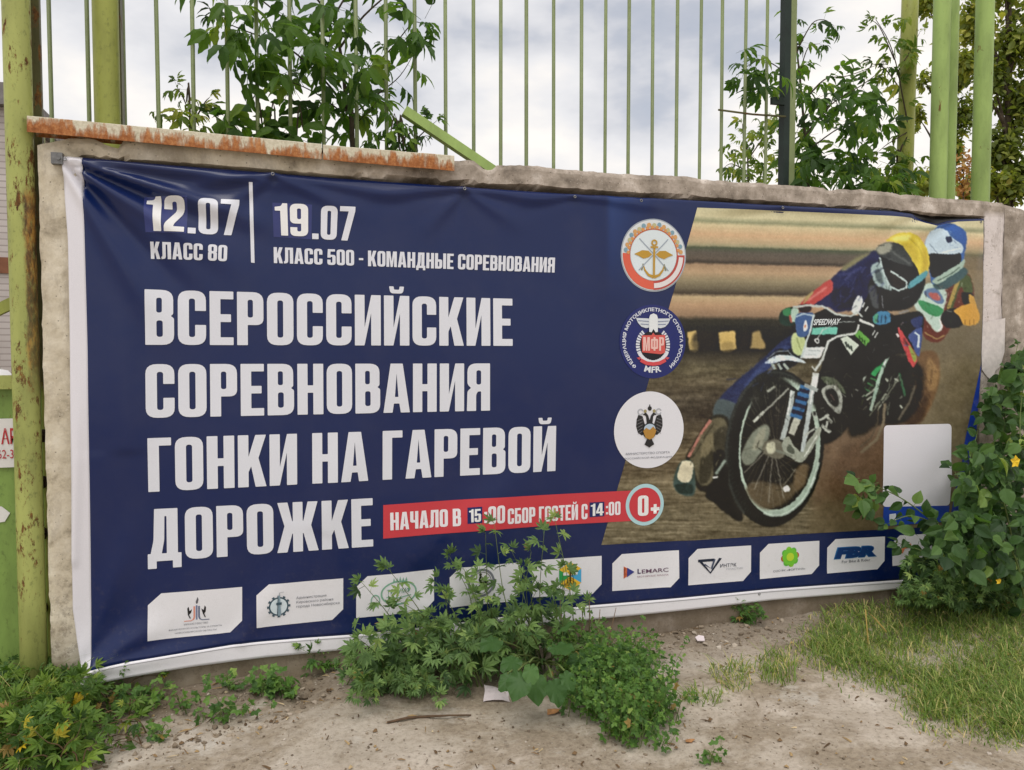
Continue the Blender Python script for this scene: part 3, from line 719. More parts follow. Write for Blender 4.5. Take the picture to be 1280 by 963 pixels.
    g['9'] = (w, [[(0,0,q_),(w,0,q_),(w,1,q_),(0,1,q_),(0,.385,q_),(w-s_,.385),(w-s_,t_,h_),(s_,t_,h_),(s_,.27),(0,.27)], rr(s_,.525,w-s_,1-t_,h_)])
    g['.'] = (.175, [[(0,0),(.175,0),(.175,.165),(0,.165)]])
    g[':'] = (.16, [[(0,.10),(.16,.10),(.16,.26),(0,.26)], [(0,.56),(.16,.56),(.16,.72),(0,.72)]])
    g['-'] = (.24, [[(0,.37),(.24,.37),(.24,.50),(0,.50)]])
    g['Ф'] = (.62, [[(.225,0),(.395,0),(.395,.13),(.62,.13,q_),(.62,.87,q_),(.395,.87),(.395,1),(.225,1),(.225,.87),(0,.87,q_),(0,.13,q_),(.225,.13)], rr(.155,.27,.225,.73,.03), rr(.395,.27,.465,.73,.03)])
    g['+'] = (.46, [[(.15,0),(.31,0),(.31,.15),(.46,.15),(.46,.31),(.31,.31),(.31,.46),(.15,.46),(.15,.31),(0,.31),(0,.15),(.15,.15)]])
    return {k: (wd_, [rp(c_) for c_ in cs]) for k, (wd_, cs) in g.items()}
GL = glyphs()
GROUPS = {'Ы': [[0, 1], [2]], 'Й': [[0], [1]], ':': [[0], [1]]}
def caps(inkset, text, mapf, col, layer=2, gap=0.058, space=0.2):
    x = 0; items = []
    for ch in text:
        if ch == ' ': x += space; continue
        w, cs = GL[ch]; items.append((x, ch, cs)); x += w+gap
    tot = x-gap
    for x0, ch, cs in items:
        for grp in GROUPS.get(ch, [list(range(len(cs)))]):
            inkset.poly([[((p[0]+x0)/tot, p[1]) for p in cs[k]] for k in grp], mapf, col, layer)
def small_text(inkset, text, mapf, col, layer=3, bold=0.0, box=None, shear=0.0):
    v, f = font_mesh(text, bold); mn, mx = v.min(0), v.max(0); x0, y0, x1, y1 = box or (0, 0, 1, 1)
    n = (v-mn)/(mx-mn); n = np.stack([x0+(x1-x0)*n[:, 0]+shear*n[:, 1], y0+(y1-y0)*n[:, 1]], 1)
    inkset.tris(n, f, mapf, col, layer)
def ring_text(inkset, text, mapf, col, r, h, a0, a1, layer=3, bold=0.02, inward=False):
    v, f = font_mesh(text, bold); mn, mx = v.min(0), v.max(0)
    n = (v-mn)/(mx-mn); a = np.radians(a0+(a1-a0)*n[:, 0]); rad = (r+h*(1-n[:, 1])) if inward else (r+h*n[:, 1])
    inkset.tris(np.stack([rad*np.cos(a), rad*np.sin(a)], 1), f, mapf, col, layer)

banner = thing('event_banner', 'large wrinkled navy vinyl banner with white headline and speedway photo, hung on the concrete wall', 'banner', P(640, 500, -0.01))

# ---------------------------------------------------- the sheet itself
def curve(pts):
    pts = np.array(pts, float); d = np.concatenate([[0], np.cumsum(np.linalg.norm(np.diff(pts, axis=0), axis=1))]); d /= d[-1]
    return lambda u: np.stack([np.interp(u, d, pts[:, 0]), np.interp(u, d, pts[:, 1])], -1)
topc = curve([(104,197.5),(200,206.5),(341,217),(400,221.5),(480,228),(578,235),(650,239.5),(716,244),(800,248),(880,252.5),(974,258),(1060,262.5),(1112,265),(1140,268.5),(1155,275.5),(1169,281),(1183,277),(1196,275),(1228,274)])
botc = curve([(116,831),(160,823),(230,813),(300,803),(380,796.5),(460,791),(560,779),(660,766),(730,756.5),(850,746),(960,735.5),(1060,728.5),(1171,720.5),(1198,718)])
lefc = curve([(104,197.5),(107,300),(111,440),(113.5,600),(114.5,740),(116,831)])
rigc = curve([(1228,274),(1226,380),(1222,470),(1214,570),(1206,660),(1198,718)])
hemb = curve([(98,854.5),(130,847.5),(160,842),(240,830.5),(330,820),(460,808),(560,794),(660,782),(723,775),(850,761.5),(960,749),(1060,741),(1171,729.5),(1196,727)])
heml = curve([(79,196.5),(82,250),(86,300),(89,440),(91,600),(91,700),(92,762),(98,800),(105.5,836)])
def coons(top, bot, lef, rig, nu, nv):
    u = np.linspace(0, 1, nu+1)[None, :, None]; v = np.linspace(0, 1, nv+1)[:, None, None]
    T, B, Lc, Rc = top(u[0, :, 0])[None], bot(u[0, :, 0])[None], lef(v[:, 0, 0])[:, None], rig(v[:, 0, 0])[:, None]
    return (1-v)*T+v*B+(1-u)*Lc+u*Rc-((1-u)*(1-v)*T[:, :1]+u*(1-v)*T[:, -1:]+(1-u)*v*B[:, :1]+u*v*B[:, -1:])
def sheet(name, grids, parent, thick=True, lift=None):
    vs = []; fs = []; cols = []
    for g, col, lift in grids:
        nv, nu = g.shape[:2]; o = len(vs); p = g.reshape(-1, 2)
        d = FWD[None]+((p[:, 0]-640)/FPX)[:, None]*RGT[None]-((p[:, 1]-481.5)/FPX)[:, None]*UPV[None]
        t = -CAM[1]/d[:, 1]; X = d[:, 0]*t; Z = CAM[2]+d[:, 2]*t; Y = cloth_y(X, Z)-lift
        vs += list(zip(X, Y, Z)); cols += [ink(col)]*len(X)
        fs += [(o+j*nu+i, o+(j+1)*nu+i, o+(j+1)*nu+i+1, o+j*nu+i+1) for j in range(nv-1) for i in range(nu-1)]
    o = mesh_obj(name, vs, fs, M['ink'], parent, smooth=True); set_ink(o, cols)
    if thick:
        md = o.modifiers.new('thickness', 'SOLIDIFY'); md.thickness = 0.0015; md.offset = -1
    return o
navy_grid = coons(topc, botc, lefc, rigc, 330, 150)
o = sheet('navy_sheet', [(navy_grid, NAVY, 0.0)], banner)
# the print runs a shade bluer in a broad column left of the emblems
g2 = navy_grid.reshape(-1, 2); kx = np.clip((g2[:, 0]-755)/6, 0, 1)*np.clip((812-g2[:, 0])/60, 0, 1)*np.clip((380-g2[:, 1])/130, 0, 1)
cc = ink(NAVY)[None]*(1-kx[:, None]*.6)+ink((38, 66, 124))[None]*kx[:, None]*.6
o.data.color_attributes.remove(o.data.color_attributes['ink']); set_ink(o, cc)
mid = lambda c0, c1: (lambda t, n: np.stack([c0(np.linspace(0, 1, n))*(1-k)+c1(np.linspace(0, 1, n))*k for k in np.linspace(0, 1, t)], 1))
gl = np.stack([heml(np.linspace(0, 1, 120))*(1-k)+lefc(np.linspace(0, 1, 120))*k for k in np.linspace(0, 1, 8)], 1)
gb = np.stack([botc(np.linspace(0, 1, 260))*(1-k)+hemb(np.linspace(0, 1, 260))*k for k in np.linspace(0, 1, 7)], 0)
sheet('side_hem', [(gl, (208, 206, 212), 0.0)], banner)
sheet('bottom_hem', [(gb, (214, 212, 216), 0.0008)], banner)
# fine welded seam line above the lower hem
I = Ink(); sm = botc(np.linspace(0.01, 0.995, 90)); 
for a, b in zip(sm[:-1], sm[1:]): I.poly([[(a[0], a[1]+2.6), (b[0], b[1]+2.6), (b[0], b[1]+3.4), (a[0], a[1]+3.4)]], pxm, (150, 148, 152), 2)
I.build('weld_seam', banner)

# near-black sheet added behind the sagging corner, painting the shade in the gap
fold = curve([(1100,261),(1140,265),(1170,268.5),(1200,271.5),(1228,273)]); gap_low = curve([(1100,268),(1140,280),(1170,292),(1200,288),(1227,284)])
gf_ = np.stack([fold(np.linspace(0, 1, 40))*(1-k)+gap_low(np.linspace(0, 1, 40))*k for k in np.linspace(0, 1, 6)], 0)
sheet('gap_shade_sheet', [(gf_, (14, 17, 30), -0.016)], banner)
# ---------------------------------------------------- lettering
I = Ink(); I.poly([[(180,246),(235,247),(234,293.5),(183,291.5)]], pxm, (54, 62, 112), 1); I.build('date_patch', banner)
I = Ink(); I.poly([[(340.5,254),(390,256.5),(389,300),(342,297)]], pxm, (52, 58, 106), 1); I.build('date_patch', banner)
I = Ink()
caps(I, '12', quad((183.5,246),(231.5,247),(231,291.5),(186,290)), (220, 224, 240), 3.5)
caps(I, '.07', quad((235,248),(299.5,251),(298,295),(235.5,293)), WHITE, 2)
caps(I, 'КЛАСС 80', quad((188.4,303),(284.7,307.5),(284,327.8),(189,324)), WHITE)
I.build('date_lettering', banner); I = Ink()
caps(I, '19', quad((343,254.5),(385,256),(385,296.5),(345,295)), (220, 224, 240), 3.5)
caps(I, '.07', quad((390,257.5),(444,259.5),(441,302),(390,299.5)), WHITE, 2)
caps(I, 'КЛАСС 500 - КОМАНДНЫЕ СОРЕВНОВАНИЯ', quad((342,309.7),(692.4,322.8),(691.6,341.4),(342.4,329.6)), WHITE)
I.build('date_lettering', banner)
I = Ink(); I.poly([[(311.2,229),(315.8,229.2),(318.4,329.5),(314,329)]], pxm, WHITE, 2); I.build('divider_bar', banner)
I = Ink()
caps(I, 'ВСЕРОССИЙСКИЕ', quad((182.3,362.5),(639,374),(639,432.6),(182.9,431.3)), WHITE)
caps(I, 'СОРЕВНОВАНИЯ', quad((182.8,455.3),(610.8,454.4),(610.8,513),(183.6,522.2)), WHITE)
caps(I, 'ГОНКИ НА ГАРЕВОЙ', quad((185.4,547.2),(692.9,531.9),(692.2,588),(186.4,614.3)), WHITE)
caps(I, 'ДОРОЖКЕ', quad((184.8,636),(465,621.8),(466,682),(185.5,701.5)), WHITE)
I.build('headline_lettering', banner)

# ---------------------------------------------------- printed photograph of the race
SS = 3.0; PX0, PY0, PX1, PY1 = 742, 252, 1236, 690
CW, CH = int((PX1-PX0)*SS), int((PY1-PY0)*SS)
cv = np.zeros((CH, CW, 3), np.float32)
def blur(a, r):
    r = int(round(r))
    if r < 1: return a
    for ax in (0, 1):
        for _ in range(2):
            p = np.pad(a, [(r+1, r) if k == ax else (0, 0) for k in range(a.ndim)], mode='edge'); c = np.cumsum(p, axis=ax, dtype=np.float64)
            n = a.shape[ax]; hi = np.take(c, range(2*r+1, 2*r+1+n), axis=ax); lo = np.take(c, range(0, n), axis=ax)
            a = ((hi-lo)/(2*r+1)).astype(np.float32)
    return a
def mask(poly):
    p = np.array(poly, float); p = (p-[PX0, PY0])*SS
    x0, y0 = np.floor(p.min(0)).astype(int)-1; x1, y1 = np.ceil(p.max(0)).astype(int)+2
    x0, y0, x1, y1 = max(x0, 0), max(y0, 0), min(x1, CW), min(y1, CH)
    if x1 <= x0 or y1 <= y0: return None
    X = np.arange(x0, x1)[None]+0.5; Y = np.arange(y0, y1)[:, None]+0.5
    m = np.zeros((y1-y0, x1-x0), bool); q = np.roll(p, -1, 0)
    for (ax, ay), (bx, by) in zip(p, q):
        if ay == by: continue
        cnd = (ay > Y) != (by > Y)
        m ^= cnd & (X < (bx-ax)*(Y-ay)/(by-ay)+ax)
    return m.astype(np.float32), x0, y0, x1, y1
def spl(pts, n=6):
    p = np.array(pts, float); N = len(p); out = []
    for i in range(N):
        a, b, c, d = p[i-1], p[i], p[(i+1) % N], p[(i+2) % N]
        for k in range(n):
            t = k/n; out.append(0.5*((2*b)+(-a+c)*t+(2*a-5*b+4*c-d)*t*t+(-a+3*b-3*c+d)*t**3))
    return out
def paint(poly, col, soft=0.6, alpha=1.0, smooth=True):
    """soft: blur in photo pixels"""
    pl = spl(poly) if smooth and len(poly) > 3 else poly
    pad = soft*SS*3+2; r = mask(pl)
    if r is None: return
    m, x0, y0, x1, y1 = r
    if soft > 0:
        k = int(pad); X0, Y0, X1, Y1 = max(0, x0-k), max(0, y0-k), min(CW, x1+k), min(CH, y1+k)
        mm = np.zeros((Y1-Y0, X1-X0), np.float32); mm[y0-Y0:y1-Y0, x0-X0:x1-X0] = m
        m = blur(mm, soft*SS/1.4); x0, y0, x1, y1 = X0, Y0, X1, Y1
    m = (m*alpha)[..., None]; cv[y0:y1, x0:x1] = cv[y0:y1, x0:x1]*(1-m)+np.array(col, np.float32)*m
def line(pts, w, col, soft=0.4, alpha=1.0): paint(stroke(pts, w), col, soft, alpha, smooth=False)
KA = lambda p: [(820+x/2.188, 250+y/2.188) for x, y in p]
KB = lambda p: [(960+x/4.014, 260+y/4.014) for x, y in p]
KC = lambda p: [(820+x/3.854, 440+y/3.854) for x, y in p]
KD = lambda p: [(880+x/6.878, 360+y/6.878) for x, y in p]
KE = lambda p: [(1000+x/6.017, 380+y/6.017) for x, y in p]
def race_photo():
    g = np.random.default_rng(3)
    xx = PX0+np.arange(CW)/SS; yy_ = PY0+np.arange(CH)/SS
    top = 262+0.040*(xx-868); bot = 680-0.057*(xx-750)
    V = (yy_[:, None]-top[None])/(bot-top)[None]
    st = [(-.05,(196,186,146)),(.02,(202,190,146)),(.035,(150,150,112)),(.045,(206,186,140)),(.075,(210,168,124)),(.10,(184,160,120)),(.108,(160,150,112)),(.115,(84,92,68)),(.13,(98,88,76)),(.15,(100,86,72)),(.16,(74,64,54)),
          (.168,(166,132,98)),(.19,(184,150,112)),(.215,(150,134,100)),(.24,(112,100,76)),(.255,(80,68,54)),(.265,(190,162,118)),(.29,(186,146,108)),(.322,(150,118,88)),(.335,(58,54,42)),(.36,(44,42,36)),(.40,(36,34,30)),(.425,(38,35,30)),
          (.45,(70,62,46)),(.48,(98,88,62)),(.53,(90,78,56)),(.58,(72,62,48)),(.63,(64,54,42)),(.65,(84,72,54)),(.70,(104,90,66)),(.74,(120,104,76)),(.78,(98,84,62)),(.83,(124,110,82)),(.88,(104,92,68)),(.93,(118,106,80)),(1.0,(110,98,74)),(1.1,(108,98,72))]
    ps = [a for a, _ in st]
    for k in range(3): cv[..., k] = np.interp(V, ps, [c[k] for _, c in st])
    # panning streaks and mottling
    for sx, sy, amp, lo, hi in ((60, 3, 15, .64, 2), (22, 4, 9, .64, 2), (150, 2, 1.5, -1, 2), (30, 6, 15, .44, .66), (8, 4, 6, .44, 2)):
        n = g.standard_normal((CH, CW)).astype(np.float32)
        for ax, r in ((1, sx), (0, sy)):
            if r > 0:
                p = np.pad(n, [(0, 0) if k != ax else (r+1, r) for k in (0, 1)], mode='wrap'); c = np.cumsum(p, axis=ax); N = n.shape[ax]
                n = (np.take(c, range(2*r+1, 2*r+1+N), axis=ax)-np.take(c, range(0, N), axis=ax))/(2*r+1)
        n = n/(n.std()+1e-6); w = np.clip((V-lo)/0.05, 0, 1)*np.clip((hi-V)/0.05, 0, 1)
        cv[...] = cv+(n*amp*0.55*w)[..., None]*np.array([1, .95, .8], np.float32)
    for x0, x1 in ((80,108),(164,213)): paint(KA([(x0,362),(x1-2,358),(x1,408),(x0+6,412)]), (206, 170, 88), 1.1, smooth=False)
    paint(KA([(258,362),(276,357),(283,380),(294,396),(290,408),(252,406)]), (184, 152, 84), 1.3, 0.85, smooth=False)
    for x0, x1 in ((100,160),(218,250)): paint(KA([(x0,366),(x1,364),(x1,405),(x0,410)]), (46, 40, 32), 2.5, .8)
    paint(KA([(86,392),(108,388),(108,412),(90,414)]), (130, 110, 64), 2, .6); paint(KA([(172,392),(205,390),(204,412),(176,414)]), (140, 116, 64), 2, .6)
    # far dust and the right-hand side of the track
    paint(KA([(640,330),(900,200),(900,900),(760,900),(640,700)]), (122, 108, 80), 14, 0.9)
    paint(KA([(800,160),(900,160),(900,330),(830,330)]), (136, 116, 82), 8, 0.6)
    paint(KA([(430,560),(640,520),(700,640),(680,840),(440,860)]), (112, 88, 66), 10, 0.95)
    paint(KA([(500,780),(880,760),(880,900),(440,930)]), (114, 98, 70), 8, 0.8)
    paint(KA([(500,690),(640,640),(640,780),(470,820)]), (98, 72, 52), 8, 0.7)
    # ---- second rider
    paint(KA([(690,430),(755,415),(768,480),(752,545),(722,600),(680,615),(665,560),(688,500)]), (116, 84, 52), 1.6)
    paint(KA([(735,430),(765,470),(755,520),(735,510)]), (160, 122, 72), 2.5, 0.8)
    paint(KA([(690,520),(735,540),(720,600),(680,618),(660,570)]), (66, 46, 32), 3, 0.9)
    paint(KB([(800,385),(960,320),(1004,370),(1012,450),(985,520),(930,560),(890,620),(845,672),(780,660),(755,600),(740,520),(715,470)]), (112, 50, 36), 1)
    paint(KB([(940,330),(985,335),(1005,380),(1005,430),(970,430),(950,400),(905,515),(880,500),(925,390)]), (78, 92, 48), 0.8)
    paint(KB([(940,345),(955,345),(900,500),(885,495)]), (170, 140, 60), 0.6)
    paint(KB([(720,440),(790,380),(860,400),(882,450),(850,560),(856,612),(820,617),(760,540),(722,500)]), (172, 196, 184), 0.8)
    paint(KB([(740,465),(800,480),(862,510),(832,547),(765,515)]), (58, 152, 92), 0.7)
    paint(KB([(765,425),(828,405),(868,470),(835,480)]), (92, 120, 164), 0.6); paint(KB([(790,430),(835,430),(850,460),(815,462)]), (186, 90, 84), 0.5)
    line(KB([(845,560),(856,600),(840,618)]), 2.2, (210, 215, 205)); line(KB([(770,625),(830,660),(870,640)]), 1.6, (160, 130, 70))
    paint(KB([(868,520),(930,505),(955,540),(950,592),(885,602),(852,562)]), (28, 28, 25), 0.8)
    paint(KB([(955,430),(1002,430),(1010,470),(965,490)]), (44, 40, 34), 0.6); paint(KB([(985,440),(1012,450),(1030,500),(1000,500)]), (206, 150, 50), 0.6)
    paint(KB([(918,515),(1000,478),(1042,520),(1042,572),(1010,590),(960,586),(940,545)]), (214, 152, 44), 0.7)
    for x in (965, 990, 1015): line(KB([(x,560),(x+3,588)]), 1.0, (150, 100, 30), 0.4)
    paint(KB([(815,380),(860,355),(960,300),(985,330),(900,400),(830,410)]), (60, 90, 96), 0.8)
    paint(KB([(830,105),(870,75),(930,82),(975,112),(987,165),(975,225),(962,275),(925,320),(860,362),(812,385),(798,345),(790,300),(786,240),(776,200),(790,150)]), (52, 96, 172), 0.7)
    paint(KB([(860,80),(930,85),(972,115),(984,165),(965,180),(915,130)]), (44, 92, 178), 0.6)
    paint(KB([(800,125),(850,105),(890,112),(905,145),(962,182),(960,226),(900,236),(830,246),(790,226),(778,190)]), (178, 198, 214), 0.6)
    paint(KB([(880,150),(905,145),(912,170),(890,178)]), (40, 56, 90), 0.5); line(KB([(800,180),(840,235)]), 1.2, (130, 150, 170)); line(KB([(860,225),(955,205)]), 1.5, (205, 215, 222))
    paint(KB([(792,236),(900,236),(952,232),(948,285),(880,322),(822,352),(800,330)]), (22, 22, 24), 0.6)
    paint(KB([(822,355),(940,285),(972,258),(966,300),(900,345),(840,382),(812,377)]), (146, 172, 156), 0.7); line(KB([(835,368),(900,335),(950,300)]), 1.1, (70, 90, 80))
    # ---- second bike and the dark mass between the riders
    paint(KA([(520,560),(560,480),(640,420),(720,460),(712,560),(660,612),(600,615),(560,640),(520,640)]), (36, 33, 28), 3)
    paint(KE([(640,480),(840,480),(850,640),(780,780),(720,820),(620,840),(560,760)]), (34, 34, 30), 2)
    line(KA([(618,555),(614,610),(594,655),(552,690)]), 3.6, (118, 104, 80), 0.8); line(KA([(600,560),(598,605),(580,650),(550,675)]), 1.6, (84, 74, 58), 0.8)
    line(KE([(845,610),(800,740),(720,870)]), 3.0, (92, 84, 70), 1.0)
    paint(KE([(300,740),(350,690),(430,660),(450,740),(360,820),(260,860)]), (92, 104, 60), 1.5); paint(KE([(320,730),(350,715),(365,750),(335,770)]), (166, 178, 96), 0.8)
    line(KE([(505,460),(440,600)]), 3.0, (150, 164, 150)); line(KE([(470,500),(380,640)]), 2.0, (70, 90, 60))
    paint(KE([(570,400),(625,385),(600,470),(545,545),(510,530),(530,470)]), (42, 162, 84), 0.6, smooth=False)
    for i in range(7): line(KE([(505-i*12,555+i*19),(560-i*14,580+i*19)]), 2.2, (54, 118, 66) if i % 2 == 0 else (26, 52, 30), 0.4)
    line(KE([(650,370),(600,480),(545,660),(510,800)]), [4.5, 4, 4.5, 3], (146, 178, 158), 0.5); line(KE([(640,380),(610,460)]), 1.2, (210, 225, 215), 0.4)
    line(KE([(725,520),(770,690)]), 3.2, (44, 96, 62)); line(KE([(720,560),(640,680),(560,800)]), 1.6, (110, 112, 96)); line(KE([(630,670),(540,780)]), 2.2, (128, 134, 116)); line(KE([(590,720),(500,840)]), 1.4, (90, 96, 80))
    for p, q in (((470,690),(540,640)),((480,720),(520,690)),((730,760),(750,785)),((620,560),(640,580)),((690,560),(715,580)),((400,760),(440,720))): line(KE([p, q]), 2.0, (156, 162, 146), 0.5)
    # ---- first rider: torso, arms, leg
    paint(KA([(382,368),(372,402),(332,432),(292,472),(252,522),(205,568),(165,548),(208,500),(278,440),(330,392),(366,368)]), (38, 47, 92), 1)
    paint(KA([(300,430),(340,400),(360,410),(300,460),(250,515),(235,505)]), (54, 70, 124), 1.5, 0.8); paint(KA([(330,430),(372,402),(384,440),(330,470)]), (24, 26, 46), 1.5)
    paint(KA([(162,545),(215,562),(192,612),(150,602)]), (74, 88, 92), 1)
    paint(KA([(148,590),(192,600),(188,700),(152,785),(108,790),(84,722),(76,700),(110,640)]), (46, 43, 34), 1.4)
    paint(KA([(146,598),(184,606),(180,690),(148,770),(114,775),(94,722),(88,704),(116,645)]), (100, 92, 68), 1.4)
    for c_, p_ in (((58,54,42),[(150,640),(185,620),(186,680),(160,700)]),((56,52,40),[(120,690),(150,690),(140,760),(112,770)]),((128,116,84),[(128,650),(150,640),(140,690),(115,700)]),((60,56,44),[(165,700),(188,690),(160,770),(150,760)])): paint(KA(p_), c_, 1.5, 0.85)
    line(KA([(142,600),(118,636),(82,702)]), 3.4, (178, 108, 92), 0.7); line(KA([(150,610),(92,704)]), 1.4, (52, 46, 36), .8, .8)
    paint(KA([(150,690),(192,700),(232,868),(180,852),(130,795),(150,760)]), (36, 34, 30), 1.5)
    paint(KA([(60,718),(92,714),(102,770),(96,806),(60,802),(42,772)]), (66, 88, 84), 0.8); paint(KA([(66,715),(95,720),(86,768),(54,762)]), (202, 190, 158), 0.7); paint(KA([(48,778),(90,776),(94,800),(60,800)]), (40, 58, 54), 0.8)
    paint(KB([(300,360),(350,312),(420,258),(500,222),(565,225),(600,300),(600,420),(560,525),(470,545),(400,515),(330,525),(285,500),(190,485),(160,470),(290,380)]), (36, 40, 88), 0.8)
    paint(KB([(440,300),(520,260),(540,340),(500,420),(440,470),(400,420)]), (30, 32, 72), 3, 0.8); line(KB([(330,340),(400,330),(460,300)]), 3, (56, 62, 122), 2, 0.7); paint(KB([(300,420),(400,400),(420,490),(330,510)]), (24, 24, 52), 3, 0.8)
    paint(KB([(355,305),(430,250),(500,222),(480,245),(400,300),(370,318)]), (150, 142, 80), 1.2, 0.8)
    paint(KB([(300,362),(306,418),(252,462),(205,492),(155,505),(150,480),(200,430),(240,398)]), (198, 66, 60), 0.7); line(KB([(185,465),(280,400)]), 2.2, (226, 150, 140), 1.2, 0.7); paint(KB([(190,432),(215,420),(180,470),(160,480)]), (170, 150, 90), 1)
    # black body of the bike
    paint(KB([(500,420),(560,500),(620,540),(720,520),(762,540),(755,640),(705,720),(610,740),(520,810),(400,900),(330,963),(180,990),(240,840),(285,690),(330,650),(420,640),(440,600),(430,560)]), (20, 20, 21), 1)
    paint(KA([(440,470),(540,470),(560,540),(500,640),(440,660),(420,560)]), (24, 24, 22), 2)
    paint(KB([(400,515),(435,445),(460,470),(430,535)]), (196, 202, 200), 0.6); 
    for x, y in ((440,470),(455,500),(430,520),(470,520),(505,640),(520,650)): line(KB([(x,y),(x+14,y-26)]), 1.4, (206, 212, 208), 0.4)
    # helmet
    paint(KB([(488,390),(520,330),(540,265),(570,215),(640,190),(720,240),(770,320),(765,405),(722,485),(650,515),(545,515),(500,485)]), (26, 27, 29), 0.8)
    paint(KB([(580,165),(640,130),(700,128),(752,155),(787,212),(797,282),(780,335),(748,355),(735,310),(700,250),(655,192),(610,172)]), (224, 198, 44), 0.7)
    paint(KB([(600,160),(650,138),(700,140),(690,165),(640,170)]), (244, 228, 110), 2.0, 0.85); paint(KB([(640,200),(700,180),(740,230),(720,280)]), (188, 158, 30), 2.5, .5); line(KB([(690,150),(750,200),(775,290)]), 1.2, (150, 124, 30), 1.2, .6); paint(KB([(720,150),(745,160),(775,215),(760,220)]), (236, 214, 70), 1.4, .7); paint(KB([(760,180),(792,260),(778,330),(750,345),(765,260)]), (196, 164, 34), 2.5, 0.8)
    paint(KB([(528,212),(555,185),(600,174),(655,190),(702,250),(712,296),(650,284),(590,262),(545,242)]), (62, 66, 66), 0.6)
    paint(KB([(528,212),(555,185),(605,176),(600,215),(560,235)]), (150, 150, 132), 1.2); line(KB([(600,215),(700,285)]), 2.2, (96, 100, 98), 1.2)
    paint(KB([(500,300),(545,278),(575,350),(605,412),(560,402),(520,382)]), (144, 168, 168), 0.8); paint(KB([(520,320),(545,310),(560,380),(530,370)]), (84, 100, 104), 1)
    paint(KB([(575,300),(640,338),(680,375),(640,402),(600,385)]), (48, 42, 38), 0.6)
    line(KB([(545,252),(562,320),(590,395),(640,416),(678,402),(680,372),(640,345),(600,318)]), 2.4, (168, 188, 188), 0.4)
    paint(KB([(690,382),(775,318),(778,348),(700,405)]), (74, 152, 168), 0.6); paint(KB([(700,310),(722,300),(735,330),(708,335)]), (20, 20, 22), 0.4)
    paint(KB([(490,400),(520,400),(540,500),(505,490)]), (70, 74, 78), 1.2); line(KB([(555,440),(562,505)]), 1.0, (130, 132, 138)); line(KB([(640,530),(690,515)]), 2, (120, 122, 126), 0.8)
    # hands
    paint(KB([(508,548),(545,520),(592,528),(597,572),(560,586),(520,582)]), (52, 122, 172), 0.6); paint(KB([(512,545),(535,530),(530,575),(515,575)]), (70, 160, 120), 0.6)
    for x in (535, 555, 575): line(KB([(x,540),(x-4,578)]), 1.0, (20, 50, 80))
    paint(KB([(45,530),(90,500),(135,508),(132,560),(105,592),(52,582)]), (38, 62, 52), 0.7); paint(KB([(60,515),(100,502),(95,540),(70,540)]), (58, 136, 84), 0.6); paint(KB([(105,510),(140,512),(125,570),(100,560)]), (160, 188, 170), 0.6); line(KB([(95,540),(105,575)]), 2.2, (186, 84, 66)); paint(KB([(140,490),(200,488),(195,520),(150,525)]), (60, 24, 30), 0.8)
    paint(KB([(105,640),(150,630),(180,690),(150,740),(110,720)]), (186, 200, 130), 0.8); line(KB([(130,650),(150,720)]), 1.5, (150, 164, 100))
    # number plates and frame tubes
    paint(KB([(125,545),(160,528),(216,535),(182,640),(132,640)]), (60, 92, 150), 0.5); line(KB([(125,548),(165,532),(212,540)]), 1.6, (170, 190, 200)); paint(KB([(165,585),(175,565),(184,590),(178,615),(164,618)]), (222, 224, 226), 0.4); paint(KB([(170,588),(178,588),(176,600),(168,602)]), (200, 120, 80), 0.4)
    paint(KB([(216,532),(270,505),(330,532),(440,542),(432,602),(340,640),(282,652),(242,702),(178,702),(196,620)]), (24, 27, 28), 0.5, smooth=False)
    paint(KB([(208,602),(334,598),(328,634),(202,636)]), (96, 190, 168), 0.5, smooth=False); paint(KB([(173,700),(272,697),(246,753),(150,755)]), (200, 206, 208), 0.5, smooth=False)
    for i, (xa, xb, yv) in enumerate(((185,250,716),(172,232,737))):
        for k in range(9): line(KB([(xa+(xb-xa)*k/9,yv),(xa+(xb-xa)*(k+.6)/9,yv)]), 1.1, (150, 156, 160), 0.3)
    line(KB([(258,615),(330,575),(420,572)]), 1.0, (170, 176, 174), 0.3); line(KB([(225,668),(260,615)]), 1.1, (190, 194, 190), 0.3)
    paint(circ(3.2, 20, *KB([(231,668)])[0]), (206, 208, 206), 0.4, smooth=False); paint(circ(1.7, 16, *KB([(231,668)])[0]), (30, 32, 32), 0.3, smooth=False)
    line(KB([(112,500),(190,490),(265,497),(320,532),(400,545),(432,522),(458,548)]), 2.5, (172, 180, 176), 0.4); line(KB([(440,560),(470,575),(515,592)]), 3.2, (190, 196, 192), 0.5)
    line(KB([(216,535),(196,620),(150,755)]), 2.4, (182, 196, 198), 0.4)
    line(KB([(440,585),(425,630),(330,645),(287,672),(258,760),(222,815)]), 2.9, (186, 192, 188), 0.4); line(KB([(205,795),(225,818)]), 2.0, (190, 196, 192))
    paint(KB([(345,655),(382,643),(442,688),(400,740)]), (188, 200, 184), 0.5, smooth=False)
    for k in range(3): line(KB([(372+k*14,672+k*10),(384+k*12,700+k*9)]), 2.0, (48, 60, 54), 0.4)
    paint(KB([(420,640),(440,612),(498,665),(475,692)]), (92, 168, 58), 0.5, smooth=False)
    for k in range(3): line(KB([(440+k*14,640+k*12),(448+k*12,662+k*11)]), 1.5, (34, 70, 24), 0.4)
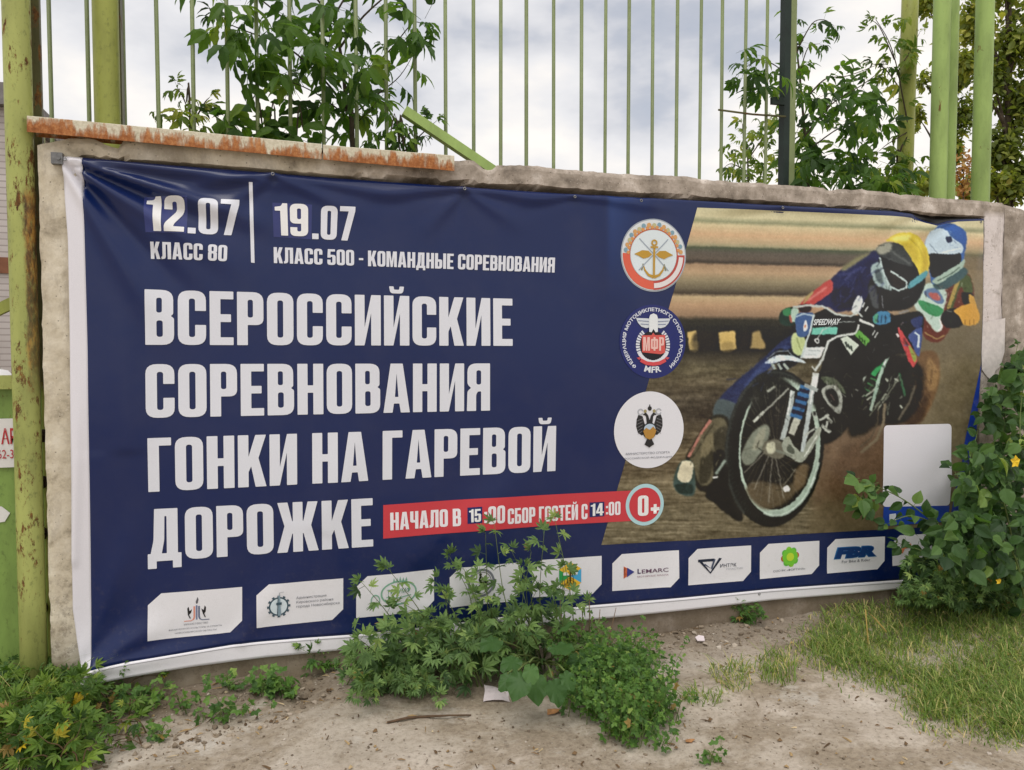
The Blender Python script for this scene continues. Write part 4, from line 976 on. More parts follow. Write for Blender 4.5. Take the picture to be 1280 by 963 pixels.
    paint(KB([(640,598),(700,690),(732,760),(710,798),(680,740),(645,650)]), (204, 58, 60), 0.6); paint(KB([(690,690),(715,720),(730,755),(715,770)]), (140, 160, 60), 0.7); paint(KB([(690,640),(756,600),(748,720),(735,742),(705,680)]), (62, 82, 150), 0.7); line(KB([(720,625),(742,640),(738,700)]), 2.6, (190, 206, 216), 0.6); paint(KB([(700,560),(760,545),(750,600),(715,600)]), (44, 56, 110), 1)
    line(KB([(628,632),(640,650)]), 3, (200, 180, 180), 0.5)
    # mudguard, front wheel, fork
    paint(KD([(520,640),(560,560),(640,520),(720,560),(735,600),(600,620)]), (30, 30, 34), 0.8)
    paint(KD([(505,640),(600,580),(740,585),(850,640),(800,640),(700,620),(600,640),(530,652)]), (190, 204, 212), 0.5); line(KD([(520,610),(600,545),(700,540),(740,590)]), 1.6, (120, 130, 136), 0.5)
    for k in range(3): line(KD([(560+k*50,650),(590+k*55,700)]), 3.4, (150, 164, 152), 0.6)
    E = lambda cx, cy, a, b, t: KC([(cx+b*math.cos(u)*math.cos(t)-a*math.sin(u)*math.sin(t), cy+b*math.cos(u)*math.sin(t)+a*math.sin(u)*math.cos(t)) for u in np.linspace(0, 2*math.pi, 72, endpoint=False)])
    paint(E(556, 462, 378, 236, 0.07), (34, 36, 35), 0.8, smooth=False)
    line([E(548, 464, 368, 222, 0.07)[i] for i in range(24, 62)], 3.0, (70, 74, 70), 1.4, 0.6)
    paint(E(579, 456, 334, 197, 0.07), (30, 30, 28), 0.5, smooth=False)
    rim_o, rim_i = E(580, 456, 330, 195, 0.07), E(574, 452, 304, 180, 0.07)
    paint(rim_o, (156, 176, 160), 0.5, smooth=False); line([rim_o[i] for i in range(2, 22)], 3.0, (186, 206, 190), 0.8, 0.9); line([rim_o[i] for i in range(44, 66)], 2.5, (112, 122, 108), 1.0, 0.8)
    paint(rim_i, (36, 33, 29), 0.6, smooth=False)
    paint(KC([(420,660),(470,620),(620,640),(690,600),(640,700),(540,752),(470,730)]), (96, 82, 60), 3); paint(KC([(660,560),(720,540),(700,640),(650,660)]), (112, 92, 66), 2.5); paint(KC([(470,120),(560,110),(640,170),(520,260),(440,300)]), (40, 40, 36), 3)
    paint(KC([(395,500),(440,400),(500,350),(530,360),(520,430),(440,540)]), (122, 128, 112), 1.2); paint(KC([(470,400),(510,360),(500,440),(450,470)]), (152, 150, 128), 1.2, 0.8)
    line(KC([(455,335),(505,285)]), 3.5, (168, 172, 160)); line(KC([(505,285),(625,175)]), 2.2, (140, 142, 132)); line(KC([(520,190),(560,165)]), 3, (150, 155, 140), 0.8)
    hub = (545, 456)
    for k in range(34):
        an = 2*math.pi*k/34+0.05*math.sin(k*3.1); e1 = (574+178*math.cos(an), 452+300*math.sin(an)); h1 = (hub[0]+26*math.cos(an+0.9), hub[1]+30*math.sin(an+0.9))
        line(KC([h1, e1]), 0.5, (128, 124, 112), 0.25, 0.55)
    for a, b in (((545,500),(530,720)),((530,490),(460,660)),((560,500),(600,700)),((520,470),(410,580))): line(KC([a, b]), 1.3, (150, 146, 134), 0.6, 0.6)
    paint(KC([(500,480),(505,435),(560,418),(605,450),(600,500),(560,512)]), (110, 106, 90), 0.8); paint(KC([(515,470),(520,440),(552,430),(560,465),(540,490)]), (190, 188, 158), 0.8)
    line(KC([(645,185),(625,300),(592,420)]), 6.2, (162, 172, 170), 0.5); line(KC([(640,190),(618,300)]), 1.5, (206, 212, 208), 0.5)
    line(KC([(668,315),(635,395)]), 8.5, (176, 176, 160), 0.5); 
    for i in range(9):
        c_ = (46, 104, 166) if i % 2 == 0 else (22, 44, 74); line(KC([(690-i*6.2-10,165+i*17),(735-i*6.0,180+i*17)]), 4.6, c_, 0.4)
    line(KC([(742,150),(726,260),(690,480)]), 6.0, (166, 176, 176), 0.5); line(KC([(755,100),(742,185)]), 7.5, (196, 200, 196), 0.5); line(KC([(742,160),(728,250)]), 1.5, (220, 224, 222), 0.5)
    line(KC([(700,160),(740,175),(765,185)]), 5, (150, 158, 156), 0.6)
    paint(KC([(590,440),(620,405),(650,450),(690,480),(715,430),(770,362),(778,385),(735,470),(692,526),(652,520),(604,482)]), (150, 156, 140), 0.6); paint(KC([(625,440),(650,470),(640,490),(615,470)]), (90, 96, 84), 0.6); line(KC([(700,500),(760,400)]), 1.8, (196, 200, 190), 0.4); line(KC([(640,500),(560,470)]), 3, (120, 124, 110), 0.6)
    line(KC([(600,640),(660,560)]), 1.5, (130, 124, 106), 0.6, 0.7); paint(KC([(595,655),(620,640),(632,665),(608,670)]), (206, 214, 210), 0.7)
    # engine, chain, exposed metal
    paint(KC([(780,120),(850,130),(900,195),(880,195),(800,150)]), (84, 94, 72), 1); 
    for k in range(6): line(KC([(800+k*15,128+k*9),(790+k*17,152+k*9)]), 1.0, (40, 46, 34), 0.4)
    paint(KC([(784,178),(835,158),(868,180),(884,230),(872,292),(836,278),(795,225)]), (150, 154, 144), 0.6); paint(KC([(800,190),(835,175),(860,205),(866,250),(845,262),(812,230)]), (26, 26, 26), 0.8); line(KC([(825,200),(845,235)]), 2, (90, 70, 66), 0.8)
    for a, b, w in (((770,330),(820,300),2.6),((800,300),(832,340),3.4),((780,350),(825,385),4.0),((745,290),(752,310),3.2),((810,330),(800,380),3.0),((700,400),(760,360),2.2)): line(KC([a, b]), w, (166, 170, 160), 0.5)
    paint(circ(3.2, 16, *KC([(748,297)])[0]), (130, 134, 126), 0.4, smooth=False); paint(circ(1.6, 16, *KC([(748,297)])[0]), (30, 30, 30), 0.3, smooth=False)
    paint(KC([(225,690),(290,590),(330,540),(335,640),(300,720)]), (36, 34, 30), 1.6); line(KC([(275,585),(320,520)]), 3.6, (124, 140, 128), 0.8); line(KC([(262,600),(285,600)]), 2, (190, 196, 190), 0.5)
    # cloth creases, grime and small mechanical glints
    def scatter(poly, n, cols, l0, l1, w0, w1, al=.7, ang=None):
        poly = np.array(poly, float); mn, mx = poly.min(0), poly.max(0); c = 0
        while c < n:
            p = g.uniform(mn, mx); k = False
            for i in range(len(poly)):
                a, b = poly[i], poly[(i+1) % len(poly)]
                if (a[1] > p[1]) != (b[1] > p[1]) and p[0] < (b[0]-a[0])*(p[1]-a[1])/(b[1]-a[1])+a[0]: k = not k
            if not k: continue
            c += 1; t = g.uniform(0, 6.28) if ang is None else R(ang+g.normal(0, 25)); l = g.uniform(l0, l1); line([p, p+l*np.array([math.cos(t), math.sin(t)])], g.uniform(w0, w1), cols[g.integers(len(cols))], .45, al*g.uniform(.4, 1))
    scatter(KE([(440,600),(640,480),(800,520),(760,740),(560,800),(420,760)]), 46, [(120,128,112),(70,84,64),(150,156,140),(16,16,16),(52,76,54)], 3, 12, .6, 1.8, .8, 120)
    scatter(KC([(790,120),(960,160),(900,300),(830,400),(740,380),(760,260)]), 34, [(130,132,122),(80,82,74),(170,172,160),(20,20,20)], 2, 9, .6, 1.8, .8)
    scatter(KC([(440,420),(640,400),(700,560),(560,720),(440,640)]), 40, [(120,116,100),(70,64,52),(20,18,16),(150,146,128)], 3, 14, .5, 1.5, .55)
    scatter(KB([(380,300),(560,240),(580,420),(400,520),(320,480)]), 46, [(26,28,62),(58,64,124),(20,20,44),(74,80,140)], 4, 16, 1.0, 3.0, .4, 120)
    scatter(KA([(200,470),(370,380),(330,470),(210,560)]), 26, [(30,38,80),(66,82,146),(24,28,60)], 4, 14, 1, 2.6, .45, 130)
    scatter(KA([(95,640),(185,610),(170,760),(90,780)]), 40, [(52,50,38),(128,118,88),(70,66,48),(150,140,110)], 3, 9, 1, 2.6, .5, 110)
    scatter(KA([(690,440),(760,430),(750,540),(700,600)]), 34, [(70,48,32),(150,112,66),(96,66,42)], 3, 11, 1, 2.8, .45, 80)
    scatter(KB([(760,400),(960,330),(1000,450),(900,560),(780,640)]), 34, [(60,34,28),(150,90,60),(200,206,196),(60,90,60)], 2, 8, .7, 2, .45)
    scatter(KB([(560,180),(700,250),(740,450),(560,480),(500,400)]), 26, [(50,52,54),(14,14,15),(90,94,96)], 3, 12, .7, 2, .5)
    scatter(KB([(300,700),(600,760),(480,830),(330,940),(230,960)]), 22, [(60,62,58),(34,36,34),(120,124,116)], 2, 9, .6, 1.5, .5)
    scatter(KB([(800,110),(960,100),(970,220),(830,240)]), 14, [(140,160,180),(220,228,234),(60,90,150)], 2, 7, .7, 1.6, .5)
    fine = blur(g.standard_normal((CH, CW)).astype(np.float32), 4); fine /= fine.std(); mid_ = blur(g.standard_normal((CH, CW)).astype(np.float32), 14); mid_ /= mid_.std()
    cv[...] = cv*(1+(.022*fine+.03*mid_)*np.where(V < .44, .25, 1.0))[..., None]
    # lift the blacks and mute the inks a little, as sun-bleached vinyl does
    gy_ = cv.mean(-1, keepdims=True); cv[...] = (gy_+(cv-gy_)*.94)*np.array([.95, .965, .96], np.float32)
    # dull gleams in the black of the bike, tyre tread and helmet
    scatter(KA([(440,470),(540,440),(600,480),(560,560),(480,640),(440,600)]), 60, [(52,50,44),(66,64,56),(38,38,34),(84,82,72)], 3, 12, .8, 3.0, .55)
    scatter(KB([(520,520),(740,540),(700,700),(560,800),(430,780)]), 50, [(44,44,44),(58,58,56),(34,34,36),(90,92,90)], 3, 12, .8, 2.6, .5, 60)
    for k in range(58):
        u_ = math.pi*(0.55+1.15*k/58); c_ = KC([(552+226*math.cos(u_)*math.cos(.07)-370*math.sin(u_)*math.sin(.07)*-1*0-0, 462+372*math.sin(u_))])[0]; c2 = KC([(556+208*math.cos(u_), 460+346*math.sin(u_))])[0]; line([c_, c2], .7, (58,60,56), .4, .6)
    scatter(KC([(470,140),(620,130),(700,300),(480,330),(430,250)]), 30, [(60,60,54),(86,84,74),(24,24,22)], 4, 16, .7, 2.2, .5)
    scatter(KA([(640,330),(690,330),(712,420),(690,450)]), 10, [(220,190,190),(120,40,44),(70,84,150)], 2, 6, .6, 1.4, .7)
    # ragged edges and a touch of sharpening, as in an enlarged photograph
    wx_ = np.zeros((CH, CW), np.float32); wy_ = np.zeros((CH, CW), np.float32)
    for r_, a_ in ((2, .30), (5, .32), (14, .25)):
        for w_ in (wx_, wy_):
            n_ = blur(g.standard_normal((CH, CW)).astype(np.float32), r_); w_ += n_/n_.std()*a_*SS*.55
    jx = np.clip(np.arange(CW)[None]+wx_, 0, CW-1).astype(int); jy = np.clip(np.arange(CH)[:, None]+wy_, 0, CH-1).astype(int)
    cv[...] = cv[jy, jx]
    sat_ = cv-cv.mean(-1, keepdims=True); l_ = cv.mean(-1, keepdims=True)
    l_ = l_+.32*(l_-blur(l_, 4))+.16*(l_-blur(l_, 26)); l_ = 108+(l_-108)*1.06
    cv[...] = np.clip(l_+sat_*np.array([.92, .92, .90], np.float32), 0, 252)
    # print grain
    cv[...] = np.clip(blur(cv, 1), 0, 255)
    gr = g.standard_normal((CH//3+1, CW//3+1)).repeat(3, 0).repeat(3, 1)[:CH, :CW].astype(np.float32)
    cv[...] = np.clip(cv+blur(gr, 1)[..., None]*5.0, 4, 250)
race_photo()
def sample(px, py):
    a = np.clip((px-PX0)*SS-0.5, 0, CW-1.001); b = np.clip((py-PY0)*SS-0.5, 0, CH-1.001); i = a.astype(int); j = b.astype(int); f = (a-i)[:, None]; g = (b-j)[:, None]
    return (cv[j, i]*(1-f)+cv[j, i+1]*f)*(1-g)+(cv[j+1, i]*(1-f)+cv[j+1, i+1]*f)*g
ptop = curve([(869.5,260.5),(974,264.5),(1060,268.5),(1112,271),(1140,273),(1155,278.5),(1169,283),(1183,279.5),(1196,277.5),(1227.3,276.5)])  # starts lower; the navy band left above stands in for recess shade
pbot = curve([(750,680.5),(960,669),(1100,661),(1200,655)])
plef = curve([(869.5,260.5),(750,680.5)])
prig = curve([(1227.3,276.5),(1225.3,380),(1221.5,470),(1213.5,570),(1207,655)])
pg = coons(ptop, pbot, plef, prig, 440, 400)
nv, nu = pg.shape[:2]; p = pg.reshape(-1, 2)
d = FWD[None]+((p[:, 0]-640)/FPX)[:, None]*RGT[None]-((p[:, 1]-481.5)/FPX)[:, None]*UPV[None]
t = -CAM[1]/d[:, 1]; X = d[:, 0]*t; Z = CAM[2]+d[:, 2]*t; Y = cloth_y(X, Z)-0.0011
jj, ii = np.meshgrid(np.arange(nv-1), np.arange(nu-1), indexing='ij'); a = (jj*nu+ii).ravel()
fq = np.stack([a, a+nu, a+nu+1, a+1], 1)
photo = mesh_obj('printed_photo', np.stack([X, Y, Z], 1), fq, M['ink'], banner, smooth=True)
set_ink(photo, np.clip(lin(sample(p[:, 0], p[:, 1]))*INK_K-0.013, 0.0025, 0.86))
del cv
I = Ink(); I.poly([[(1222.4,455),(1213.8,570),(1206.5,656),(1182,658),(1190,610),(1203,545)]], pxm, (36, 62, 150), 2); I.build('blue_flash', banner)
I = Ink(); caps_map = quad(KB([(216,560)])[0], KB([(348,556)])[0], KB([(338,588)])[0], KB([(212,590)])[0])
small_text(I, 'SPEEDWAY', caps_map, (206, 212, 214), 2, 0.03, shear=0.02); I.build('plate_lettering', photo)

# ---------------------------------------------------- start-time strip and age badge
I = Ink(); I.poly([[(478.3,630.5),(600,622),(700,616.8),(800,612),(800,650),(700,655),(600,662),(478.3,672.3)]], pxm, RED, 2); strip = I.build('time_strip', banner)
I = Ink(); I.poly([[(582.6,633.5),(600.6,632),(600.6,652),(582.6,653.5)]], pxm, (34, 42, 92), 3); I.build('time_patch', strip); I = Ink(); I.poly([[(735,627.5),(753.5,626.5),(753.5,644.5),(735,645.8)]], pxm, (34, 42, 92), 3); I.build('time_patch', strip)
I = Ink()
caps(I, 'НАЧАЛО В', quad((486.8,640),(574.7,634.6),(574.7,656.2),(487.2,662)), (226, 214, 220), 3)
caps(I, '15', quad((584.5,635.5),(599,634.6),(599,650.4),(584.8,651.6)), (220, 224, 240), 4)
caps(I, ':00', quad((603,632.2),(629,630.2),(629,652.3),(603,654.4)), (226, 214, 220), 3)
caps(I, 'СБОР ГОСТЕЙ С', quad((632.3,634.6),(732.5,629),(732.5,648),(632.5,654)), (226, 214, 220), 3)
caps(I, '14', quad((736.5,629),(752.5,628),(752.5,643.2),(736.5,644.4)), (220, 224, 240), 4)
caps(I, ':00', quad((755.5,627.2),(773.6,626),(773.6,642.8),(755.5,644)), (226, 214, 220), 3)
I.build('lettering', strip)
Dm = disc(804, 630.2, 26); I = Ink(); I.poly([circ(1.0)], Dm, (166, 200, 206), 3); I.poly([circ(0.82)], Dm, RED, 4); bd = I.build('age_badge', banner)
I = Ink(); caps(I, '0', quad((795,619),(808.2,618.3),(808.2,643.6),(795,644.4)), (226, 220, 224), 5); I.poly([[( .30+.46*x, -.46+.46*y) for x, y in [(.33,0),(.67,0),(.67,.33),(1,.33),(1,.67),(.67,.67),(.67,1),(.33,1),(.33,.67),(0,.67),(0,.33),(.33,.33)]]], Dm, (226, 220, 224), 5); I.build('lettering', bd)

# ---------------------------------------------------- three round emblems
GOLD = (176, 138, 52)
Dm = disc(814.7, 320, 45.5); I = Ink()
I.poly([circ(1.0, 64)], Dm, (150, 158, 168), 2); I.poly([circ(0.965, 64)], Dm, (204, 208, 210), 3)
I.poly([arc(.70, .94, 178, 272)], Dm, (204, 92, 70), 4); I.poly([arc(.70, .95, 270, 362)], Dm, (176, 74, 66), 4); I.poly([arc(.765, .90, 271, 358)], Dm, (214, 208, 208), 5)
I.poly([arc(.70, .735, 0, 180)], Dm, (186, 96, 64), 4)
for k in range(17):
    an = 8+164*k/16; c0 = ((196, 150, 96), (120, 150, 164), (176, 172, 132))[k % 3]; r0 = .835+.02*math.sin(k*2.1)
    I.poly([circ(.062, 10, r0*math.cos(R(an)), r0*math.sin(R(an)))], Dm, c0, 5); I.poly([circ(.05, 8, .765*math.cos(R(an+4)), .765*math.sin(R(an+4)))], Dm, (200, 140, 84), 5)
I.poly([circ(.69, 48)], Dm, (204, 214, 218), 5)
for sg in (-1, 1):
    I.poly([stroke([(sg*-.42,.45),(sg*.44,-.42)], .03)], Dm, (150, 160, 172), 6); I.poly([stroke([(sg*.30,-.24),(sg*.36,-.42)], .05)], Dm, (130, 128, 100), 6)
    I.poly([[(sg*.05,.02),(sg*.16,.12),(sg*.34,.13),(sg*.58,.02),(sg*.44,-.03),(sg*.30,-.10),(sg*.16,-.06)]], Dm, GOLD, 7)
    I.poly([stroke([(sg*.0,-.60),(sg*.16,-.54),(sg*.27,-.40),(sg*.29,-.30)], [.09,.07,.05,.02])], Dm, GOLD, 7)
I.poly([stroke([(0,.24),(0,-.58)], .06)], Dm, GOLD, 8); I.poly([arc(.045, .09, 0, 359, 20, 0, .34)], Dm, GOLD, 8); I.poly([stroke([(-.11,.22),(.11,.22)], .05)], Dm, GOLD, 9)
I.build('anchor_emblem', banner)

Dm = disc(813.6, 427.2, 46); I = Ink()
I.poly([circ(1.0, 64)], Dm, (34, 42, 100), 2)
ring_text(I, 'ФЕДЕРАЦИЯ МОТОЦИКЛЕТНОГО СПОРТА РОССИИ', Dm, (204, 208, 220), .80, .125, 233, -53, 3, 0.03)
ring_text(I, 'MFR', Dm, (208, 212, 222), .68, .17, 251, 288, 3, 0.03, inward=True)
for k in range(15):
    for sg in (-1, 1):
        a0 = 90+sg*(42+k*9.0); I.poly([arc(.40, .515, a0-3.0, a0+3.2, 4, 0, -.10)], Dm, (206, 210, 216), 3)
I.poly([arc(.41, .515, 205, 335, 24, 0, -.10)], Dm, (206, 210, 216), 4)
I.poly([circ(.40, 32, 0, -.10)], Dm, (26, 28, 36), 4)
I.poly([[(-.35,.165),(.36,.18),(.36,-.30),(.22,-.345),(-.34,-.29)]], Dm, (196, 84, 78), 6)
I.poly([[(0,.24),(.11,.10),(-.11,.10)]], Dm, (196, 84, 78), 5)
Q = quad
sub = lambda x0, y0, x1, y1: (lambda u, v: Dm(x0+(x1-x0)*u, y0+(y1-y0)*v))
caps(I, 'МФР', sub(-.31, -.25, .32, .12), (232, 178, 170), 7, gap=.09)
for sg in (-1, 1):
    I.poly([[(sg*.12,.62),(sg*.52,.63),(sg*.46,.50),(sg*.36,.40),(sg*.22,.36),(sg*.12,.38)]], Dm, (198, 204, 210), 5)
    I.poly([stroke([(sg*.14,.54),(sg*.46,.56)], .018)], Dm, (110, 120, 150), 6); I.poly([stroke([(sg*.14,.46),(sg*.38,.47)], .018)], Dm, (110, 120, 150), 6)
I.poly([[(-.13,.26),(-.13,.64),(-.10,.72),(0,.76),(.10,.72),(.13,.64),(.13,.26),(.06,.25),(0,.34),(-.06,.25)]], Dm, (212, 216, 220), 7)
I.poly([stroke([(-.38,-.50),(-.2,-.585),(0,-.61),(.2,-.585),(.38,-.50)], .10)], Dm, (196, 74, 78), 5)
for sg in (-1, 1): I.poly([[(sg*.36,-.44),(sg*.46,-.36),(sg*.40,-.42),(sg*.50,-.44),(sg*.42,-.50)]], Dm, (190, 80, 84), 5)
I.build('winged_emblem', banner)

Dm = disc(808.8, 537, 47.8); I = Ink()
I.poly([circ(1.0, 64)], Dm, (212, 212, 218), 3)
BK = (44, 44, 46)
for sg in (-1, 1):
    I.poly([[(sg*.10,.05),(sg*.20,.36),(sg*.32,.40),(sg*.37,.28),(sg*.38,.10),(sg*.33,-.06),(sg*.22,-.14),(sg*.12,-.10)]], Dm, BK, 4)
    for k in range(5): I.poly([stroke([(sg*.20,.30-k*.08),(sg*(.37-.01*k),.24-k*.085)], .012)], Dm, (120, 120, 124), 5)
    I.poly([stroke([(0,.12),(sg*.05,.26),(sg*.07,.36),(sg*.12,.42),(sg*.19,.40)], [.14,.09,.07,.08,.02])], Dm, BK, 5)
    I.poly([circ(.045, 10, sg*.13, .49)], Dm, (150, 140, 100), 5); I.poly([arc(.05, .09, 20, 340, 16, sg*.26, .47)], Dm, (168, 170, 176), 4)
I.poly([circ(.06, 10, 0, .56)], Dm, BK, 5); I.poly([stroke([(0,.50),(0,.66)], .03)], Dm, BK, 5)
I.poly([circ(.20, 24, 0, -.02, ry=.22)], Dm, BK, 6); I.poly([circ(.165, 20, 0, .03, ry=.13)], Dm, (170, 186, 200), 7); I.poly([[(-.19,-.02),(-.10,.06),(0,0),(.10,.09),(.19,-.02),(.12,-.20),(0,-.25),(-.12,-.20)]], Dm, (168, 126, 62), 8)
I.poly([[(-.06,-.22),(.06,-.22),(.14,-.38),(.06,-.42),(0,-.46),(-.06,-.42),(-.14,-.38)]], Dm, BK, 6)
small_text(I, 'МИНИСТЕРСТВО СПОРТА', sub(-.66, -.635, .60, -.575), (120, 122, 130), 5); small_text(I, 'РОССИЙСКОЙ ФЕДЕРАЦИИ', sub(-.70, -.755, .66, -.69), (120, 122, 130), 5)
I.build('eagle_emblem', banner)

# ---------------------------------------------------- blank white card (its code left out) with the blue tab below
I = Ink(); crd = quad((1101,531.5),(1185.3,529.5),(1183,631),(1099.5,633)); I.poly([rp(rr(0, 0, 1, 1, .06), 6)], crd, (214, 212, 220), 3); cardo = I.build('blank_card', banner)
I = Ink(); I.poly([[(1101,633),(1182.5,631),(1181,651),(1100,657)]], pxm, (40, 70, 158), 3)
I.poly([[(1108,642),(1116,641),(1116.5,649),(1108,650)]], pxm, (206, 210, 222), 4); I.build('blue_tab', banner)

# ---------------------------------------------------- sponsor panels along the foot
PANEL = (214, 213, 217)
PQ = [((185.3,742),(302.8,732.8),(302.8,788),(185.8,799)), ((320.5,730.5),(428.8,722.3),(428.8,773),(321,783.7)), ((445,721),(542,711.2),(542,762),(445,772)), ((561,709),(649,702),(649,750),(561,758)),
      ((663.5,699.8),(750.5,694),(750.5,740.8),(664.5,746)), ((763.8,692.7),(846.3,686.9),(846.3,731.9),(763.8,738)), ((857.6,685.8),(936.5,681),(936.5,724.4),(858,730.5)),
      ((947.6,679.8),(1022,675.4),(1022,716),(947.6,723)), ((1032,674),(1103.4,670),(1103.2,710),(1031.8,716.3)), ((1112.8,669),(1176,665.5),(1175,701),(1112.8,706.7))]
def panel(i):
    q = quad(*PQ[i]); I = Ink(); I.poly([[(0,0),(.87,0),(1,.24),(1,1),(.14,1),(0,.76)]], q, PANEL, 1); return I.build('sponsor_panel', banner), q
GREY = (112, 114, 122)
# 1: torch between two animals, three lines
po, q = panel(0); I = Ink()
for x0, c0, sg in ((.485,(206,140,124),-1), (.535,(96,104,128),1)): I.poly([stroke([(x0,.66),(x0,.42),(x0+sg*.01,.37),(x0+sg*.035,.345),(x0+sg*.11,.345)], .018)], q, c0, 2)
I.poly([stroke([(.51,.68),(.51,.36)], .016)], q, (104, 116, 150), 2); I.poly([[(.50,.76),(.52,.86),(.53,.80),(.52,.72),(.505,.71)]], q, (90, 90, 96), 2)
for x0, sg in ((.43, 1), (.59, -1)): I.poly([[(x0-.01,.46),(x0+sg*.02,.52),(x0+sg*.03,.60),(x0+sg*.005,.56),(x0-sg*.005,.66),(x0-sg*.02,.62),(x0-sg*.015,.52)]], q, (34, 34, 38), 2); I.poly([stroke([(x0-.01,.50),(x0+.012,.40)], .012)], q, (34, 34, 38), 3)
small_text(I, 'МИНИСТЕРСТВО', q, GREY, 3, box=(.375, .255, .63, .295)); small_text(I, 'ФИЗИЧЕСКОЙ КУЛЬТУРЫ И СПОРТА', q, GREY, 3, box=(.215, .165, .78, .208)); small_text(I, 'НОВОСИБИРСКОЙ ОБЛАСТИ', q, GREY, 3, box=(.28, .085, .72, .128))
I.build('logo', po)
# 2: gear with tower
po, q = panel(1); I = Ink(); asp = 0.50; T = (62, 82, 94)
gc = lambda r, n, a0=0, a1=360: [(.25+r*asp*math.cos(R(a0+(a1-a0)*k/n)), .46+r*math.sin(R(a0+(a1-a0)*k/n))) for k in range(n)]
I.poly([gc(.225, 40), gc(.19, 40)], q, T, 2)
for k in range(12): I.poly([[(.25+x*asp*.245+.0, .46+y*.245) for x, y in [(math.cos(R(30*k+dx))*rr_, math.sin(R(30*k+dx))*rr_) for dx, rr_ in ((-6,.9),(6,.9),(7,1.08),(-7,1.08))]]], q, T, 3)
I.poly([gc(.19, 40)], q, (200, 212, 218), 2)
I.poly([[(.228,.24),(.278,.24),(.268,.52),(.266,.72),(.24,.72),(.238,.52)]], q, (126, 146, 158), 4); I.poly([[(.222,.50),(.284,.50),(.284,.56),(.222,.56)]], q, T, 5); I.poly([stroke([(.235,.24),(.243,.70)], .008)], q, T, 5); I.poly([stroke([(.254,.72),(.262,.79),(.31,.80)], .010)], q, (150, 154, 160), 4)
for k, tx in enumerate(('Администрация', 'Кировского района', 'города Новосибирска')): small_text(I, tx, q, GREY, 3, box=(.45, .575-.105*k, (.80, .88, .955)[k], .655-.105*k))
I.build('logo', po)
# 3: green oval
po, q = panel(2); I = Ink(); GN = (120, 164, 140)
oc = lambda rx, ry, n=40: [(.54+rx*math.cos(R(360*k/n)), .52+ry*math.sin(R(360*k/n))) for k in range(n)]
I.poly([oc(.235, .30), oc(.215, .262)], q, GN, 2); small_text(I, 'ТРИУМФ', q, (92, 140, 116), 3, 0.0, box=(.385, .50, .69, .63)); I.poly([stroke([(.38,.44),(.54,.40),(.70,.44)], .022)], q, GN, 3)
I.poly([[(.24+.06*math.cos(R(18*k)), .38+.15*math.sin(R(18*k))) for k in range(20)], [(.24+.048*math.cos(R(18*k)), .38+.12*math.sin(R(18*k))) for k in range(20)]], q, GN, 3)
for k in range(5): I.poly([[(.46+.04*k,.80),(.475+.04*k,.90+.03*(k == 2)),(.49+.04*k,.80)]], q, GN, 3)
I.build('logo', po)
# 4: rider in a ring
po, q = panel(3); I = Ink(); gc = lambda r, n=36: [(.44+r*.52*math.cos(R(360*k/n)), .56+r*math.sin(R(360*k/n))) for k in range(n)]
I.poly([gc(.37), gc(.31)], q, (120, 122, 130), 2); I.poly([gc(.285), gc(.27)], q, (60, 60, 66), 2)
BL = (24, 24, 28)
I.poly([[(.38,.44),(.42,.52),(.40,.66),(.415,.74),(.44,.74),(.43,.66),(.46,.58),(.52,.60),(.53,.52),(.48,.46),(.42,.40)]], q, BL, 3); I.poly([[(.36,.38),(.44,.38),(.43,.50),(.37,.48)]], q, BL, 3); I.poly([[(.425+.02*math.cos(R(30*k)), .78+.04*math.sin(R(30*k))) for k in range(12)]], q, BL, 3)
I.poly([[(.55+.036*math.cos(R(24*k)), .56+.072*math.sin(R(24*k))) for k in range(15)], [(.55+.024*math.cos(R(24*k)), .56+.048*math.sin(R(24*k))) for k in range(15)]], q, BL, 3); I.poly([stroke([(.47,.60),(.55,.56)], .02)], q, BL, 3)
I.build('logo', po)
# 5: hexagon with insect
po, q = panel(4); I = Ink(); hc = (.54, .51); hx = [(hc[0]+.185*math.cos(R(90+60*k)), hc[1]+.385*math.sin(R(90+60*k))) for k in range(6)]
for a, b, c in ((5, 0, (222,178,60)), (0, 1, (222,178,60)), (1, 2, (52,150,82)), (2, 3, (222,178,60)), (3, 4, (222,178,60)), (4, 5, (70,160,204))): I.poly([[hx[a], hx[b], hc]], q, c, 2)
I.poly([stroke([(hc[0],hc[1]+.2),(hc[0]-.002,hc[1]-.2)], .02)], q, (70, 52, 30), 4)
for sg in (-1, 1):
    I.poly([[(hc[0]+sg*.01,hc[1]+.03),(hc[0]+sg*.05,hc[1]+.12),(hc[0]+sg*.11,hc[1]+.10),(hc[0]+sg*.10,hc[1]+.03)]], q, (214, 222, 226), 3)
    for dy in (.05, -.02, -.08): I.poly([stroke([(hc[0],hc[1]+dy),(hc[0]+sg*.04,hc[1]+dy-.06),(hc[0]+sg*.05,hc[1]+dy-.14)], .007)], q, (70, 52, 30), 4)
small_text(I, 'КОМАР', q, (60, 52, 30), 4, 0.02, box=(hc[0]-.085, hc[1]-.245, hc[0]+.085, hc[1]-.165)); I.build('logo', po)
